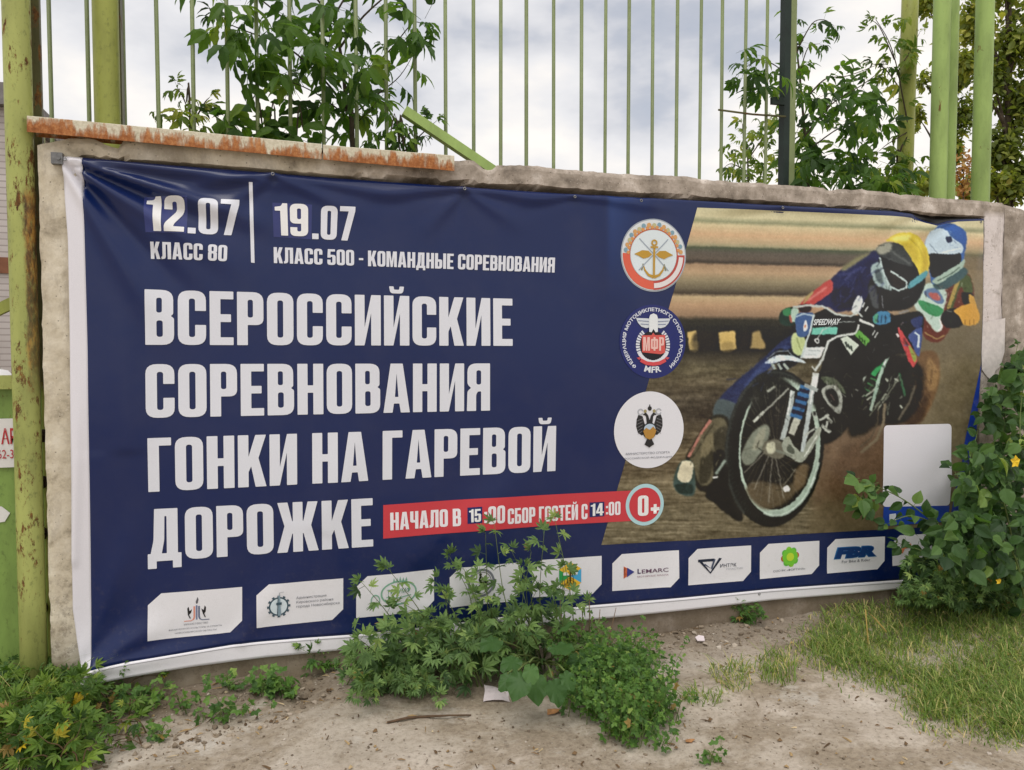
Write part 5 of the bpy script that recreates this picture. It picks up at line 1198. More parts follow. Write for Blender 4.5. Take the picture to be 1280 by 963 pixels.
# 6: LEMARC
po, q = panel(5); I = Ink(); I.poly([[(.165,.32),(.225,.40),(.225,.56),(.165,.66)]], q, (200, 104, 72), 2); I.poly([rp([(.165,.66,.02),(.325,.49,.02),(.165,.32,.02)]), ], q, (200, 104, 72), 2); I.poly([[(.215,.36),(.325,.49),(.215,.62)]], q, (56, 62, 128), 3)
small_text(I, 'L', q, (70, 60, 92), 3, 0.03, box=(.37, .43, .42, .565)); small_text(I, 'EMARC', q, (96, 70, 92), 3, 0.008, box=(.435, .43, .84, .54)); small_text(I, 'МОТОРНЫЕ МАСЛА', q, (150, 120, 130), 3, box=(.37, .325, .84, .37)); I.build('logo', po)
# 7: ИНТЭК
po, q = panel(6); I = Ink(); D = (40, 46, 64)
I.poly([stroke([(.15,.66),(.41,.66)], .075)], q, D, 2); I.poly([stroke([(.17,.68),(.345,.30),(.505,.70)], [.045,.05,.045])], q, D, 3); I.poly([stroke([(.25,.56),(.36,.42),(.41,.68)], [.03,.035,.03])], q, (70, 78, 100), 4)
small_text(I, 'ИНТЭК', q, (62, 66, 80), 3, 0.008, box=(.50, .43, .76, .535)); small_text(I, 'ПЛАСТИК', q, (168, 170, 176), 3, box=(.60, .345, .87, .40)); I.build('logo', po)
# 8: green flower
po, q = panel(7); I = Ink(); c0 = (.50, .575)
for k in range(8):
    an = R(45*k+10); I.poly([[(c0[0]+.5*(.21*math.cos(an)+.10*math.cos(an+R(b))), c0[1]+.21*math.sin(an)+.10*math.sin(an+R(b))) for b in range(0, 360, 30)]], q, ((96,176,70),(130,190,60),(176,90,60))[0 if k % 2 else (1 if k % 4 else 2)], 2)
I.poly([[(c0[0]+.13*math.cos(R(b)), c0[1]+.25*math.sin(R(b))) for b in range(0, 360, 20)]], q, (112, 188, 62), 3); I.poly([[(c0[0]+.065*math.cos(R(b)), c0[1]+.125*math.sin(R(b))) for b in range(0, 360, 30)]], q, (180, 206, 62), 4)
small_text(I, 'ООО РК «ФОРТУНА»', q, GREY, 3, box=(.22, .155, .76, .225)); I.build('logo', po)
# 9: FBR
po, q = panel(8); I = Ink(); small_text(I, 'FBR', q, (36, 62, 112), 3, 0.075, box=(.13, .42, .84, .73), shear=.06); small_text(I, 'FBR', q, (40, 104, 160), 2, 0.10, box=(.11, .395, .86, .755), shear=.06); small_text(I, 'For Bike & Rider', q, (80, 84, 94), 3, box=(.25, .27, .74, .35)); I.build('logo', po)
# 10: half hidden by the vine
po, q = panel(9); I = Ink(); I.poly([stroke([(.18,.48),(.26,.66),(.36,.68)], .06)], q, (206, 128, 92), 2); I.poly([stroke([(.17,.40),(.22,.56),(.34,.60)], .05)], q, (206, 128, 92), 3); I.build('logo', po)

# ---------------------------------------------------- eyelets
M['eyelet'] = mat_simple('dull_eyelet_metal', (150, 150, 150), 0.4, 0.8, 0.2, 60)
ev = None
for px, py in ((83,201),(341,220.5),(578,238.5),(716,247.5),(974,261),(1224,278),(800,251.5),(946,741)):
    w2 = W(px, py); y = float(cloth_y(np.array([w2[0]]), np.array([w2[1]]))[0])
    bme = bmesh.new(); n1, n2, r1, r2 = 14, 6, 0.0055, 0.002; g = [[bme.verts.new((w2[0]+(r1+r2*math.cos(b))*math.cos(a), y-0.0025-r2*math.sin(b)*0.8, w2[1]+(r1+r2*math.cos(b))*math.sin(a))) for b in np.linspace(0, 2*math.pi, n2, endpoint=False)] for a in np.linspace(0, 2*math.pi, n1, endpoint=False)]
    for i in range(n1):
        for k in range(n2): bme.faces.new((g[i][k], g[(i+1) % n1][k], g[(i+1) % n1][(k+1) % n2], g[i][(k+1) % n2]))
    bm_obj('eyelet', bme, M['eyelet'], banner, smooth=True)
mb = MB(); c = W(74, 200); mb.box((c[0]-0.022, -0.030, c[1]-0.022), (c[0]+0.018, 0.002, c[1]+0.022)); mb.tube([(c[0]+0.005, -0.036, c[1]), (c[0]+0.005, -0.029, c[1])], 0.008, 8)
o = mb.build('clamp_bracket', M['zinc']); tag(o, 'small grey metal bracket holding the upper left corner of the banner', 'bracket')
# torn strip of white paper pasted on the rim right of the banner
pts = [(1225,404),(1255,398),(1254.5,440),(1249,458),(1243,464),(1238,476),(1232,470),(1226,462)]
mb = MB(); pv = [(W(*q_)[0], -0.006-0.002*(k % 2), W(*q_)[1]) for k, q_ in enumerate(pts)]; n = len(pv)
mb.add(pv+[(a, b+0.0015, c) for a, b, c in pv], [tuple(range(n)), tuple(range(2*n-1, n-1, -1))]+[(i, n+i, n+(i+1) % n, (i+1) % n) for i in range(n)])
M['paper'] = mat_simple('old_white_paper', (216, 208, 204), 0.8, var=0.12, scale=40)
o = mb.build('paper_remnant', M['paper']); tag(o, 'torn strip of white paper pasted on the wall rim just right of the banner', 'paper')

# ================================================================== plants
LEAF_G = dict(
 maple=[(0, (44, 70, 30)), (.35, (66, 100, 40)), (.7, (98, 132, 50)), (1, (142, 160, 64))],
 maple_y=[(0, (58, 82, 34)), (.35, (92, 118, 46)), (.7, (130, 148, 60)), (1, (168, 168, 78))],
 tree=[(0, (80, 94, 46)), (.35, (120, 134, 62)), (.7, (160, 164, 78)), (1, (196, 186, 96))],
 weed=[(0, (60, 86, 50)), (.35, (92, 122, 70)), (.7, (122, 152, 88)), (1, (156, 178, 104))],
 dock=[(0, (56, 88, 44)), (.5, (78, 116, 60)), (1, (112, 146, 84))],
 low=[(0, (60, 92, 44)), (.4, (86, 124, 56)), (.8, (114, 150, 70)), (1, (142, 168, 86))],
 bank=[(0, (56, 84, 34)), (.4, (84, 116, 46)), (.8, (120, 148, 60)), (.95, (160, 168, 70)), (1, (206, 178, 44))],
 vine=[(0, (40, 66, 34)), (.4, (66, 98, 50)), (.75, (98, 132, 68)), (1, (152, 172, 86))],
 grass=[(0, (90, 114, 54)), (.45, (118, 146, 70)), (.75, (158, 170, 90)), (1, (212, 196, 142))])
for k, st in LEAF_G.items(): M['leaf_'+k] = mat_leaf('leaf_'+k, st, .5 if k in ('tree', 'maple', 'maple_y') else .35)
M['stem_green'] = mat_simple('green_stem', (96, 112, 58), 0.7, var=0.25)
M['stem_brown'] = mat_simple('brown_stem', (112, 90, 66), 0.85, var=0.3)
M['bark'] = mat_simple('grey_bark', (74, 64, 52), 0.95, var=0.4, scale=20, bump=0.5)
M['flower'] = mat_simple('yellow_petals', (226, 190, 40), 0.6, var=0.15)

def T_lance(w=0.22, teeth=True, droop=0.3, n=6):
    """one pointed leaflet, lying along +x, with a midrib fold and a toothed rim"""
    prof = [0.0, .62, .95, 1.0, .62, .30, 0.0] if not teeth else [0.0, .60, .92, .80, 1.0, .58, .40, 0.0]
    ts = np.linspace(0, 1, len(prof)); v = []; f = []
    for t, p in zip(ts, prof):
        z = -droop*t*t
        v += [(t, 0, z-0.0), (t+0.03*p, p*w, z+0.06*p), (t+0.03*p, -p*w, z+0.06*p)]
    for i in range(len(ts)-1):
        a, b = 3*i, 3*i+3; f += [(a, b, b+1, a+1), (a, a+2, b+2, b)]
    return np.array(v, float), f
def joined(parts):
    V = []; F = []; o = 0
    for v, f in parts: V.append(v); F += [tuple(o+i for i in q) for q in f]; o += len(v)
    return np.concatenate(V), F
def xf(t, ang=0.0, s=1.0, at=(0, 0, 0), pitch=0.0):
    v, f = t; c, sn = math.cos(ang), math.sin(ang); cp, sp = math.cos(pitch), math.sin(pitch); v = v*s
    v = np.stack([v[:, 0]*cp+v[:, 2]*sp, v[:, 1], -v[:, 0]*sp+v[:, 2]*cp], 1)
    return np.stack([v[:, 0]*c-v[:, 1]*sn+at[0], v[:, 0]*sn+v[:, 1]*c+at[1], v[:, 2]+at[2]], 1), f
def T_petiole(L_, w=0.012):
    return np.array([(0, -w, 0), (0, w, 0), (L_, w, 0), (L_, -w, 0), (0, 0, -w), (L_, 0, -w)], float), [(0, 3, 2, 1), (1, 2, 5, 4), (0, 4, 5, 3)]
def T_compound(pairs=1, seed=0):
    r = np.random.default_rng(seed); lf = lambda: T_lance(r.uniform(.15, .25), True, r.uniform(.2, .6))
    L0 = .55+.22*pairs; ps = [T_petiole(L0), xf(lf(), r.uniform(-.15, .15), r.uniform(.85, 1.1), (L0, 0, 0), r.uniform(.1, .5))]
    for k in range(pairs):
        x = L0-.10-.34*k
        for sg in (-1, 1): ps.append(xf(lf(), sg*r.uniform(.75, 1.15), r.uniform(.65, .95), (x, 0, 0), r.uniform(.2, .75)))
    return joined(ps)
def T_palm(seed=0, lobes=5):
    r = np.random.default_rng(seed); ps = [T_petiole(.45, .014)]
    for k in range(lobes):
        a = (k-(lobes-1)/2)*r.uniform(.56, .68); L_ = 1.0-.12*abs(k-(lobes-1)/2)-r.uniform(0, .1)
        ps.append(xf(T_lance(.155, True, r.uniform(.1, .35)), a, L_*.8, (.42, 0, 0), r.uniform(-.05, .35)))
    return joined(ps)
def T_oval(seed=0, w=.36):
    r = np.random.default_rng(seed); ts = [0, .12, .3, .5, .7, .86, 1.0]; pr = [0, .62, .98, 1.0, .72, .36, 0]; v = []; f = []; dr = r.uniform(.1, .4); fold = r.uniform(.05, .16)
    for t, p in zip(ts, pr):
        z = -dr*t*t; v += [(t, 0, z), (t, p*w*.55, z+fold*p*.7), (t-.02, p*w, z+fold*p+.03*r.standard_normal()*p), (t, -p*w*.55, z+fold*p*.7), (t-.02, -p*w, z+fold*p+.03*r.standard_normal()*p)]
    for i in range(len(ts)-1):
        a, b = 5*i, 5*i+5; f += [(a, b, b+1, a+1), (a+1, b+1, b+2, a+2), (a, a+3, b+3, b), (a+3, a+4, b+4, b+3)]
    return joined([T_petiole(.30, .014), xf((np.array(v, float), f), 0, 1, (.28, 0, 0), r.uniform(0, .4))])
def T_dock(seed=0):
    r = np.random.default_rng(seed); v = [(0, 0, 0)]; f = []; n = 22; rings = 4
    for j in range(1, rings+1):
        for i in range(n):
            a = 2*math.pi*i/n-math.pi; q = j/rings
            rad = (.50+.14*math.cos(a))*(1-.30*math.exp(-((abs(a)-math.pi)/.3)**2)); wv = 1+.05*math.sin(5*a+seed)+.04*r.standard_normal()*(j == rings)
            x = .42+math.cos(a)*rad*q*wv; y = math.sin(a)*rad*.84*q*wv
            v.append((x, y, -.22*x*x+.05*abs(math.sin(a*4))*q*q+.055*math.sin(7*a+1.7*seed)*q*q*q-.10*abs(y)))
    v[0] = (.42, 0, -.04)
    for i in range(n): f.append((0, 1+i, 1+(i+1) % n))
    for j in range(rings-1):
        for i in range(n): f.append((1+j*n+i, 1+(j+1)*n+i, 1+(j+1)*n+(i+1) % n, 1+j*n+(i+1) % n))
    return np.array(v, float), f
def T_tri(seed=0):
    r = np.random.default_rng(seed); ps = [T_petiole(.5, .016)]
    for a in (-1.15, 0, 1.15): ps.append(xf(T_lance(.34, False, .15), a+r.uniform(-.2, .2), r.uniform(.45, .6), (.48, 0, 0), r.uniform(-.1, .3)))
    return joined(ps)
TPL = dict(ash=[T_compound(1, 1), T_compound(2, 2), T_compound(2, 3), T_compound(1, 4)], palm=[T_palm(1), T_palm(2), T_palm(3, 7), T_palm(4)],
           oval=[T_oval(1), T_oval(2), T_oval(3, .42), T_oval(4, .32)], dock=[T_dock(1), T_dock(2), T_dock(3)], tri=[T_tri(1), T_tri(2), T_tri(3)],
           leaflet=[T_lance(.3, True, .3), T_lance(.36, True, .5), T_lance(.26, False, .2)])
class Leaves:
    def __init__(s): s.V = []; s.F = []; s.A = []; s.n = 0
    def put(s, kind, pos, d, up, size, var=None):
        v, f = TPL[kind][rng.integers(len(TPL[kind]))]
        d = np.asarray(d, float); d = d/(np.linalg.norm(d)+1e-9); up = np.asarray(up, float)
        sd_ = np.cross(up, d); ln = np.linalg.norm(sd_)
        if ln < 1e-3: sd_ = np.cross(np.array([1.0, .2, 0]), d); ln = np.linalg.norm(sd_)
        sd_ /= ln; u = np.cross(d, sd_)
        w = np.asarray(pos, float)+size*(v[:, :1]*d+v[:, 1:2]*sd_+v[:, 2:3]*u)
        s.V.append(w); s.F += [tuple(s.n+i for i in q) for q in f]; s.n += len(v)
        s.A.append(np.full(len(v), 1.6 if kind in ('palm', 'tri') and rng.random() < .012 else np.clip(rng.normal(.45, .24) if var is None else var+rng.normal(0, .1), 0, 1)))
    def build(s, name, mat, parent):
        o = mesh_obj(name, np.concatenate(s.V), s.F, mat, parent, smooth=False)
        a = o.data.attributes.new('leaf_var', 'FLOAT', 'POINT'); a.data.foreach_set('value', np.concatenate(s.A).astype(np.float32)); return o
def unit(v): v = np.asarray(v, float); return v/(np.linalg.norm(v)+1e-9)
def rdir(): return unit(rng.standard_normal(3))
def bez(a, b, c, n=9):
    a, b, c = map(lambda q: np.asarray(q, float), (a, b, c)); return [(1-t)**2*a+2*t*(1-t)*b+t*t*c for t in np.linspace(0, 1, n)]
def smooth_path(pts, n=6):
    pts = [np.asarray(p, float) for p in pts]; out = []
    for i in range(len(pts)-1):
        a, b, c, d = pts[max(i-1, 0)], pts[i], pts[i+1], pts[min(i+2, len(pts)-1)]
        for k in range(n):
            t = k/n; out.append(0.5*((2*b)+(-a+c)*t+(2*a-5*b+4*c-d)*t*t+(-a+3*b-3*c+d)*t**3))
    out.append(pts[-1]); return out
def leafy_shoot(mb, lv, path, kind, size, step, r0, start=0.15, droop=-.2, spread=1.0, var=None, face=(0, -.5, .9)):
    """a stem with leaves set alternately along it and a tuft at its tip"""
    path = [np.asarray(p, float) for p in path]; N = len(path)
    mb.tube(path, [r0*(1-.75*i/(N-1)) for i in range(N)], 5)
    seg = [np.linalg.norm(path[i+1]-path[i]) for i in range(N-1)]; tot = sum(seg); x = tot*start; side = rng.uniform(0, 6.28)
    while x < tot:
        q = x; i = 0
        while i < N-2 and q > seg[i]: q -= seg[i]; i += 1
        p = path[i]+(path[i+1]-path[i])*q/seg[i]; t = unit(path[i+1]-path[i])
        side += 2.4+rng.normal(0, .5); a = unit(np.cross(t, [.3, .9, .2])); b = np.cross(t, a)
        d = unit((math.cos(side)*a+math.sin(side)*b)*spread+t*.45+np.array([0, 0, droop])+rdir()*.2)
        lv.put(kind, p, d, unit(np.array(face)+rdir()*.55), size*rng.uniform(.65, 1.15)*(1-.30*x/tot), var)
        x += step*rng.uniform(.6, 1.4)
    for k in range(3):
        lv.put(kind, path[-1], unit(unit(path[-1]-path[-2])+rdir()*.7), unit(np.array(face)+rdir()*.5), size*rng.uniform(.4, .7), None if var is None else var+.15)

# ---------------------------------------------------- box elder sapling behind the wall, left of centre
def sapling(label, base, limbs, size, step, mat='leaf_maple', kind='ash', r=0.012, loose=(), var=None, face=(0, -.6, .7), group=None, name='maple_sapling', cat='tree', bark='bark'):
    t = thing(name, label, cat, base, group); st = MB(); lv = Leaves()
    for pts, k in limbs: leafy_shoot(st, lv, smooth_path(pts, 5), kind, size, step, r*k, start=.12, droop=-.35, var=var, face=face)
    for poly, Y0, Y1, n in loose:
        poly = np.array(poly, float); mn, mx = poly.min(0), poly.max(0); c = 0
        while c < n:
            p = rng.uniform(mn, mx)
            if not inside(p, poly): continue
            c += 1; w = P(p[0], p[1], rng.uniform(Y0, Y1)); lv.put(kind, w, unit(np.array([rng.normal(0, .7), rng.normal(-.3, .6), rng.normal(-.15, .45)])), unit(np.array(face)+rdir()*.6), size*rng.uniform(.7, 1.15), var)
    st.build('trunk', M[bark], t, smooth=True); lv.build('foliage', M[mat], t); return t
def inside(p, poly):
    x, y = p; c = False; n = len(poly)
    for i in range(n):
        a, b = poly[i], poly[(i+1) % n]
        if (a[1] > y) != (b[1] > y) and x < (b[0]-a[0])*(y-a[1])/(b[1]-a[1])+a[0]: c = not c
    return c
def pl(Y, *pts): return [P(px, py, Y+dy) for (px, py, dy) in [(q+(0,))[:3] for q in pts]]
base = P(441, 190, .46); base[2] = 0
root = [base, P(441, 188, .46)]
sapling('leafy maple sapling rising behind the rusty capping, left of the picture centre', base,
 [(root+pl(.72, (434,140), (428,80), (418,20), (410,-60), (405,-140)), 1.3), (pl(.72, (433,135), (405,100,-.1), (360,60,-.2), (310,40,-.25), (272,25,-.25)), .6), (pl(.72, (430,100), (395,60,.1), (345,15,.1), (300,-20,.1), (265,-45,.1)), .6),
  (pl(.72, (431,120), (460,90,-.1), (490,60,-.15), (515,30,-.2), (528,30,-.2)), .5), (pl(.72, (425,60), (455,20), (500,-20), (540,-60)), .6), (pl(.72, (420,30), (380,-20), (330,-60), (300,-120)), .6),
  (pl(.72, (434,150), (470,120,-.2), (500,95,-.25), (520,62,-.25)), .4), (pl(.72, (433,145), (400,120,-.15), (370,105,-.2), (345,100,-.2)), .4), (pl(.72, (418,20), (450,-30), (490,-60)), .5), (pl(.72,(436,160),(450,150,-.2),(478,120,-.25)),.35)],
 .122, .070, loose=[([(300,10),(350,-5),(460,-5),(475,60),(470,140),(420,150),(380,135),(320,90),(290,70)], .18, .6, 66), ([(262,-20),(330,-20),(330,50),(300,95),(270,60)], .2, .5, 22), ([(478,20),(535,20),(535,55),(500,70),(480,50)], .2, .4, 9)])
base = P(520, 190, .5); base[2] = 0
sapling('small leafy sprout beside the tilted green brace behind the wall', base, [([base]+pl(.30, (505,195), (500,180), (520,160), (528,150)), .6), ([base]+pl(.30, (500,195), (485,178), (470,175)), .5), (pl(.30, (505,190), (530,165), (545,152)), .4)], .085, .05, loose=[([(465,165),(512,160),(515,185),(465,188)], .28, .4, 9)], mat='leaf_maple')
base = P(235, 175, .45); base[2] = 0
sapling('low yellow-green sprout peeping over the rusty capping near the left poles', base, [([base]+pl(.42, (238,165), (232,130), (222,110)), .6), (pl(.42, (238,160), (218,140), (200,140)), .4), (pl(.42, (238,160), (255,130), (262,122)), .4), (pl(.42, (238,165), (245,150), (250,140)), .4)], .075, .05, mat='leaf_maple_y', loose=[([(222,138),(252,138),(250,162),(226,162)], .36, .45, 7)])
base = P(340, 190, .5); base[2] = 0
sapling('row of broad dark leaves just above the rusty capping under the maple sapling', base, [([base]+pl(.40, (330,175), (300,155), (280,145)), .5), ([base]+pl(.40, (345,180), (335,165), (330,150)), .5), ([base]+pl(.40, (370,185), (380,165), (395,160)), .5)], .10, .07, kind='oval',
 loose=[([(266,142),(298,140),(302,158),(268,164)], .30, .45, 12), ([(298,150),(345,148),(352,170),(300,168)], .30, .45, 14), ([(345,158),(395,155),(405,176),(350,176)], .30, .45, 14)])

# ---------------------------------------------------- saplings and trees on the right
base = P(1010, 230, .85); base[2] = 0
root = [base, P(1010, 228, .85)]
sapling('bushy maple sapling behind the dark fence post on the right', base,
 [(root+pl(.85, (1006,170), (1000,100), (994,40), (996,5)), 1.1), (pl(.85, (1000,110), (980,90,-.3), (950,75,-.35), (920,95,-.35)), .4), (pl(.85, (998,60), (1015,30), (1030,25), (1042,32)), .4), (pl(.85, (1003,130), (1030,100), (1060,95), (1100,80)), .5), (pl(.85, (1006,170), (1040,130), (1080,105), (1105,85)), .5),
  (pl(.85, (1008,190), (1050,160), (1090,150)), .5), (pl(.85, (1000,90), (1010,60), (1024,55)), .4), (pl(.85, (1002,120), (975,115,-.3), (955,110,-.35), (940,120,-.3)), .35)],
 .108, .062, mat='leaf_maple', loose=[([(990,110),(1040,95),(1100,100),(1105,150),(1080,190),(1045,165),(1020,210),(985,215),(985,150)], .5, 1.3, 95), ([(985,190),(1060,195),(1130,200),(1135,240),(985,228)], .3, 1.1, 110), ([(915,60),(975,75),(970,125),(930,125)], .22, .55, 14), ([(1045,170),(1085,170),(1080,205),(1050,210)], .8, 1.1, 7)])
base = P(935, 230, 3.2); base[2] = 0
sapling('light green bush glimpsed low behind the last bars of the fence', base, [([base]+pl(3.2, (935,225), (930,190), (928,155)), 1.0), (pl(3.2, (935,215), (915,205), (905,210)), .6), (pl(3.2, (935,200), (955,170), (965,150)), .6)], .085, .07, mat='leaf_maple_y',
 loose=[([(905,208),(925,150),(950,150),(972,140),(978,228),(905,225)], 2.9, 3.6, 130)])
base = P(1122, 240, 1.05); base[2] = 0
sapling('leafy shoot winding up around the slim green pipe post on the right', base, [([base]+pl(.86, (1120,240), (1125,190), (1135,165), (1128,120), (1120,80), (1110,50), (1095,25)), .7), (pl(.86, (1124,110), (1105,85), (1090,80)), .4), (pl(.86, (1122,90), (1140,60), (1150,40)), .4), (pl(.86, (1135,165), (1110,180), (1098,190)), .4), (pl(.86,(1118,75),(1100,35),(1088,25)),.4)], .085, .06, mat='leaf_maple_y',
 loose=[([(1105,20),(1145,10),(1150,80),(1115,100)], .7, .95, 18), ([(1098,180),(1150,185),(1150,225),(1100,235)], .7, .95, 22)])
def big_tree(label, trunk_px, Y, clumps, size, mat, group, kind='leaflet', tr=.09, mult=1.5):
    b = P(trunk_px, 250, Y); b[2] = 0; t = thing('maple_tree', label, 'tree', b, group); st = MB(); lv = Leaves()
    top = P(trunk_px, -60, Y); st.tube(smooth_path([b, b+(top-b)*.4+np.array([.08, .05, 0]), top], 5), np.linspace(tr, tr*.25, 11), 8)
    for cx, cy, rx, ry, n, vmean in clumps:
        n = int(n*mult)
        c = P(cx, cy, Y); sc = ((c-CAM)@FWD)/FPX; k = b+(top-b)*np.clip((c[2]-.8)/(top[2]), .12, .9)
        st.tube(bez(k, (k+c)/2+np.array([0, 0, .15]), c, 7), np.linspace(tr*.35, tr*.06, 7), 5)
        for j in range(max(3, n//70)):
            e_ = c+rdir()*np.array([rx*sc, rx*sc*.8, ry*sc])*.8; st.tube(bez(c, (c+e_)/2+rdir()*.05, e_, 5), np.linspace(tr*.07, .003, 5), 4, cap=False)
            m = n//max(3, n//70)
            for q in range(m):
                f = rng.uniform(.1, 1.1); p = c+(e_-c)*f+rng.normal(0, 1, 3)*np.array([rx, rx*.8, ry])*sc*.24
                lv.put(kind, p, unit(np.array([rng.normal(0, 1), rng.normal(0, 1), rng.normal(-.35, .5)])), unit(np.array([0, -.3, .9])+rdir()*.7), size*rng.uniform(.6, 1.2), np.clip(vmean+rng.normal(0, .17), 0, 1))
    st.build('trunk', M['bark'], t, smooth=True); lv.build('crown', M[mat], t); return t
big_tree('dense tall tree with yellow-green leaves filling the upper right corner', 1262, 4.6,
 [(1255,-20,40,40,520,.45), (1268,60,36,40,640,.35), (1240,100,24,36,380,.25), (1275,130,34,40,640,.25), (1252,180,30,32,520,.25), (1280,215,36,36,560,.30), (1215,20,26,36,330,.55), (1205,80,22,30,260,.45), (1300,20,40,50,300,.4), (1240,225,34,24,420,.5), (1230,40,30,30,260,.6), (1262,238,40,20,460,.35), (1215,235,22,18,200,.5), (1150,238,30,14,160,.45)], .10, 'leaf_tree', 'trees beyond the fence on the right')
big_tree('thinner sparse tree with sky showing through, between the right-hand pipe posts', 1186, 6.2,
 [(1160,10,22,26,150,.5), (1180,60,20,30,170,.4), (1155,100,14,22,60,.4), (1205,140,20,34,260,.25), (1195,180,16,30,160,.35), (1150,150,12,26,60,.4), (1160,222,22,18,150,.55), (1200,100,16,24,160,.35)], .105, 'leaf_tree', 'trees beyond the fence on the right')
# withered orange shoot
b = P(1204, 250, 1.6); b[2] = 0
M['leaf_dry'] = mat_leaf('leaf_dry', [(0, (120, 84, 48)), (.5, (164, 116, 66)), (1, (178, 150, 80))])
sapling('withered orange-brown shoot standing between two pale green pipe posts', b, [([b]+pl(1.6, (1204,245), (1203,215), (1204,185)), .7), (pl(1.6, (1204,235), (1196,215), (1195,200)), .4), (pl(1.6, (1204,240), (1211,220), (1212,205)), .4)], .055, .018, mat='leaf_dry', kind='leaflet', name='dry_shoot', cat='plant', loose=[([(1194,190),(1212,190),(1214,245),(1194,245)], 1.5, 1.75, 90)])

# ---------------------------------------------------- vine over the right end of the wall
vb = G(1262, 755); vine = thing('leafy_vine', 'broad-leaved green vine with a yellow flower spilling over the banner at the right', 'plant', (vb[0], vb[1], 0))
st = MB(); lv = Leaves()
VP = [[(1262,750,-.05),(1250,650,-.12),(1252,560,-.14),(1262,480,-.1),(1272,432,-.08)], [(1270,752,-.05),(1230,680,-.2),(1212,600,-.2),(1222,540,-.12),(1236,490,-.08)], [(1262,745,-.1),(1215,690,-.3),(1170,655,-.28),(1130,625,-.22),(1095,608,-.18),(1070,600,-.16)],
      [(1250,740,-.1),(1200,715,-.35),(1155,690,-.3),(1125,680,-.22)], [(1280,760,-.2),(1262,660,-.4),(1245,600,-.4),(1222,580,-.35)], [(1300,760,-.2),(1285,620,-.35),(1275,540,-.3),(1280,470,-.2)], [(1285,755,-.4),(1270,700,-.55),(1240,665,-.5),(1205,650,-.4)],
      [(1262,740,-.1),(1225,640,-.25),(1200,600,-.22),(1190,585,-.18)], [(1180,660,-.28),(1140,645,-.24),(1110,655,-.2)], [(1100,610,-.18),(1085,625,-.18),(1078,640,-.17)]]
for i, g_ in enumerate(VP):
    path = smooth_path([P(a, b_, y) if k else np.array([P(a, b_, y)[0], y, .0]) if i < 8 and b_ > 735 else P(a, b_, y) for k, (a, b_, y) in enumerate(g_)], 6)
    leafy_shoot(st, lv, path, 'oval', .088, .032, .006, start=.05, droop=-.25, face=(-.1, -.8, .55))
VREG = [([(1252,445),(1290,430),(1290,560),(1240,560),(1232,510)], -.22, -.05, 130, .5), ([(1212,560),(1290,545),(1290,660),(1195,655),(1200,600)], -.45, -.08, 270, .45), ([(1180,640),(1290,640),(1290,735),(1165,700)], -.6, -.1, 280, .33), ([(1120,672),(1190,655),(1200,715),(1140,715)], -.32, -.12, 46, .3), ([(1230,480),(1262,455),(1262,500),(1236,520)], -.14, -.05, 16, .6), ([(1062,592),(1110,600),(1105,640),(1080,640)], -.22, -.12, 20, .62)]
for poly, y0, y1, n, vm in VREG:
    poly = np.array(poly, float); c = 0
    while c < n:
        p = rng.uniform(poly.min(0), poly.max(0))
        if not inside(p, poly): continue
        c += 1; w = P(p[0], p[1], rng.uniform(y0, y1))
        if w[2] < .03: continue
        lv.put('oval', w, unit(np.array([rng.normal(-.25, .7), rng.normal(-.35, .4), rng.normal(-.35, .4)])), unit(np.array([-.05, -.75, .6])+rdir()*.5), .080*rng.uniform(.65, 1.25), np.clip(vm+rng.normal(0, .2), 0, 1))
st.build('stem', M['stem_green'], vine, smooth=True); lv.build('foliage', M['leaf_vine'], vine)
mb = MB()
for (px, py, Y, s) in ((1268, 577, -.5, .034), (1247, 726, -.6, .018)):
    c = P(px, py, Y)
    for k in range(5):
        a = 2*math.pi*k/5+.3; u = np.array([math.cos(a), 0, math.sin(a)]); w_ = np.array([-math.sin(a), 0, math.cos(a)])
        mb.add([c, c+s*(.55*u+.38*w_)+[0, -.008, 0], c+s*1.0*u+[0, -.004, 0], c+s*(.55*u-.38*w_)+[0, -.008, 0]], [(0, 1, 2, 3)])
    mb.build('flower', M['flower'], vine); mb = MB()

# smaller-leaved undergrowth at the foot of the vine
def thicket(name, label, cat, base, shoots, kind, size, step, mat, r=.0035, droop=-.1, extra=(), stem='stem_green', face=(0, -.55, .85), group=None):
    t = thing(name, label, cat, base, group); st = MB(); lv = Leaves()
    for pts in shoots:
        k = 1.0
        if isinstance(pts, tuple): pts, k = pts
        leafy_shoot(st, lv, smooth_path(pts, 5), kind, size, step*k, r, start=.12 if k == 1 else .3, droop=droop, face=face)
    for poly, z0, z1, n, vm, s in extra:       # leaves above the ground inside an outline on the ground
        poly = np.array(poly, float); c = 0; mn, mx = poly.min(0), poly.max(0)
        while c < n:
            p = rng.uniform(mn, mx)
            if not inside(p, poly): continue
            c += 1; g_ = G(p[0], p[1]); lv.put(kind, (g_[0], g_[1], rng.uniform(z0, z1)+ground_z(g_[0], g_[1])), unit(np.array([rng.normal(0, .8), rng.normal(-.15, .7), rng.normal(.1, .35)])), unit(np.array(face)+rdir()*.4), s*rng.uniform(.6, 1.2), np.clip(vm+rng.normal(0, .2), 0, 1))
    st.build('stem', M[stem], t, smooth=True); lv.build('foliage', M[mat], t); return t
def gp(px, py): g_ = G(px, py); return np.array([g_[0], g_[1], ground_z(g_[0], g_[1])-.01])
def up_shoot(b, tip, k=.5):
    b = np.asarray(b, float); tip = np.asarray(tip, float); m = (b+tip)/2+np.array([0, 0, .12*k])+rdir()*.03; return [b, b+(m-b)*.5+[0, 0, .03], m, tip]
sh = [up_shoot(gp(1130+rng.uniform(0, 160), 758+rng.uniform(-6, 14)), P(1120+rng.uniform(0, 170), rng.uniform(690, 752), rng.uniform(-.5, -.15))) for _ in range(74)]
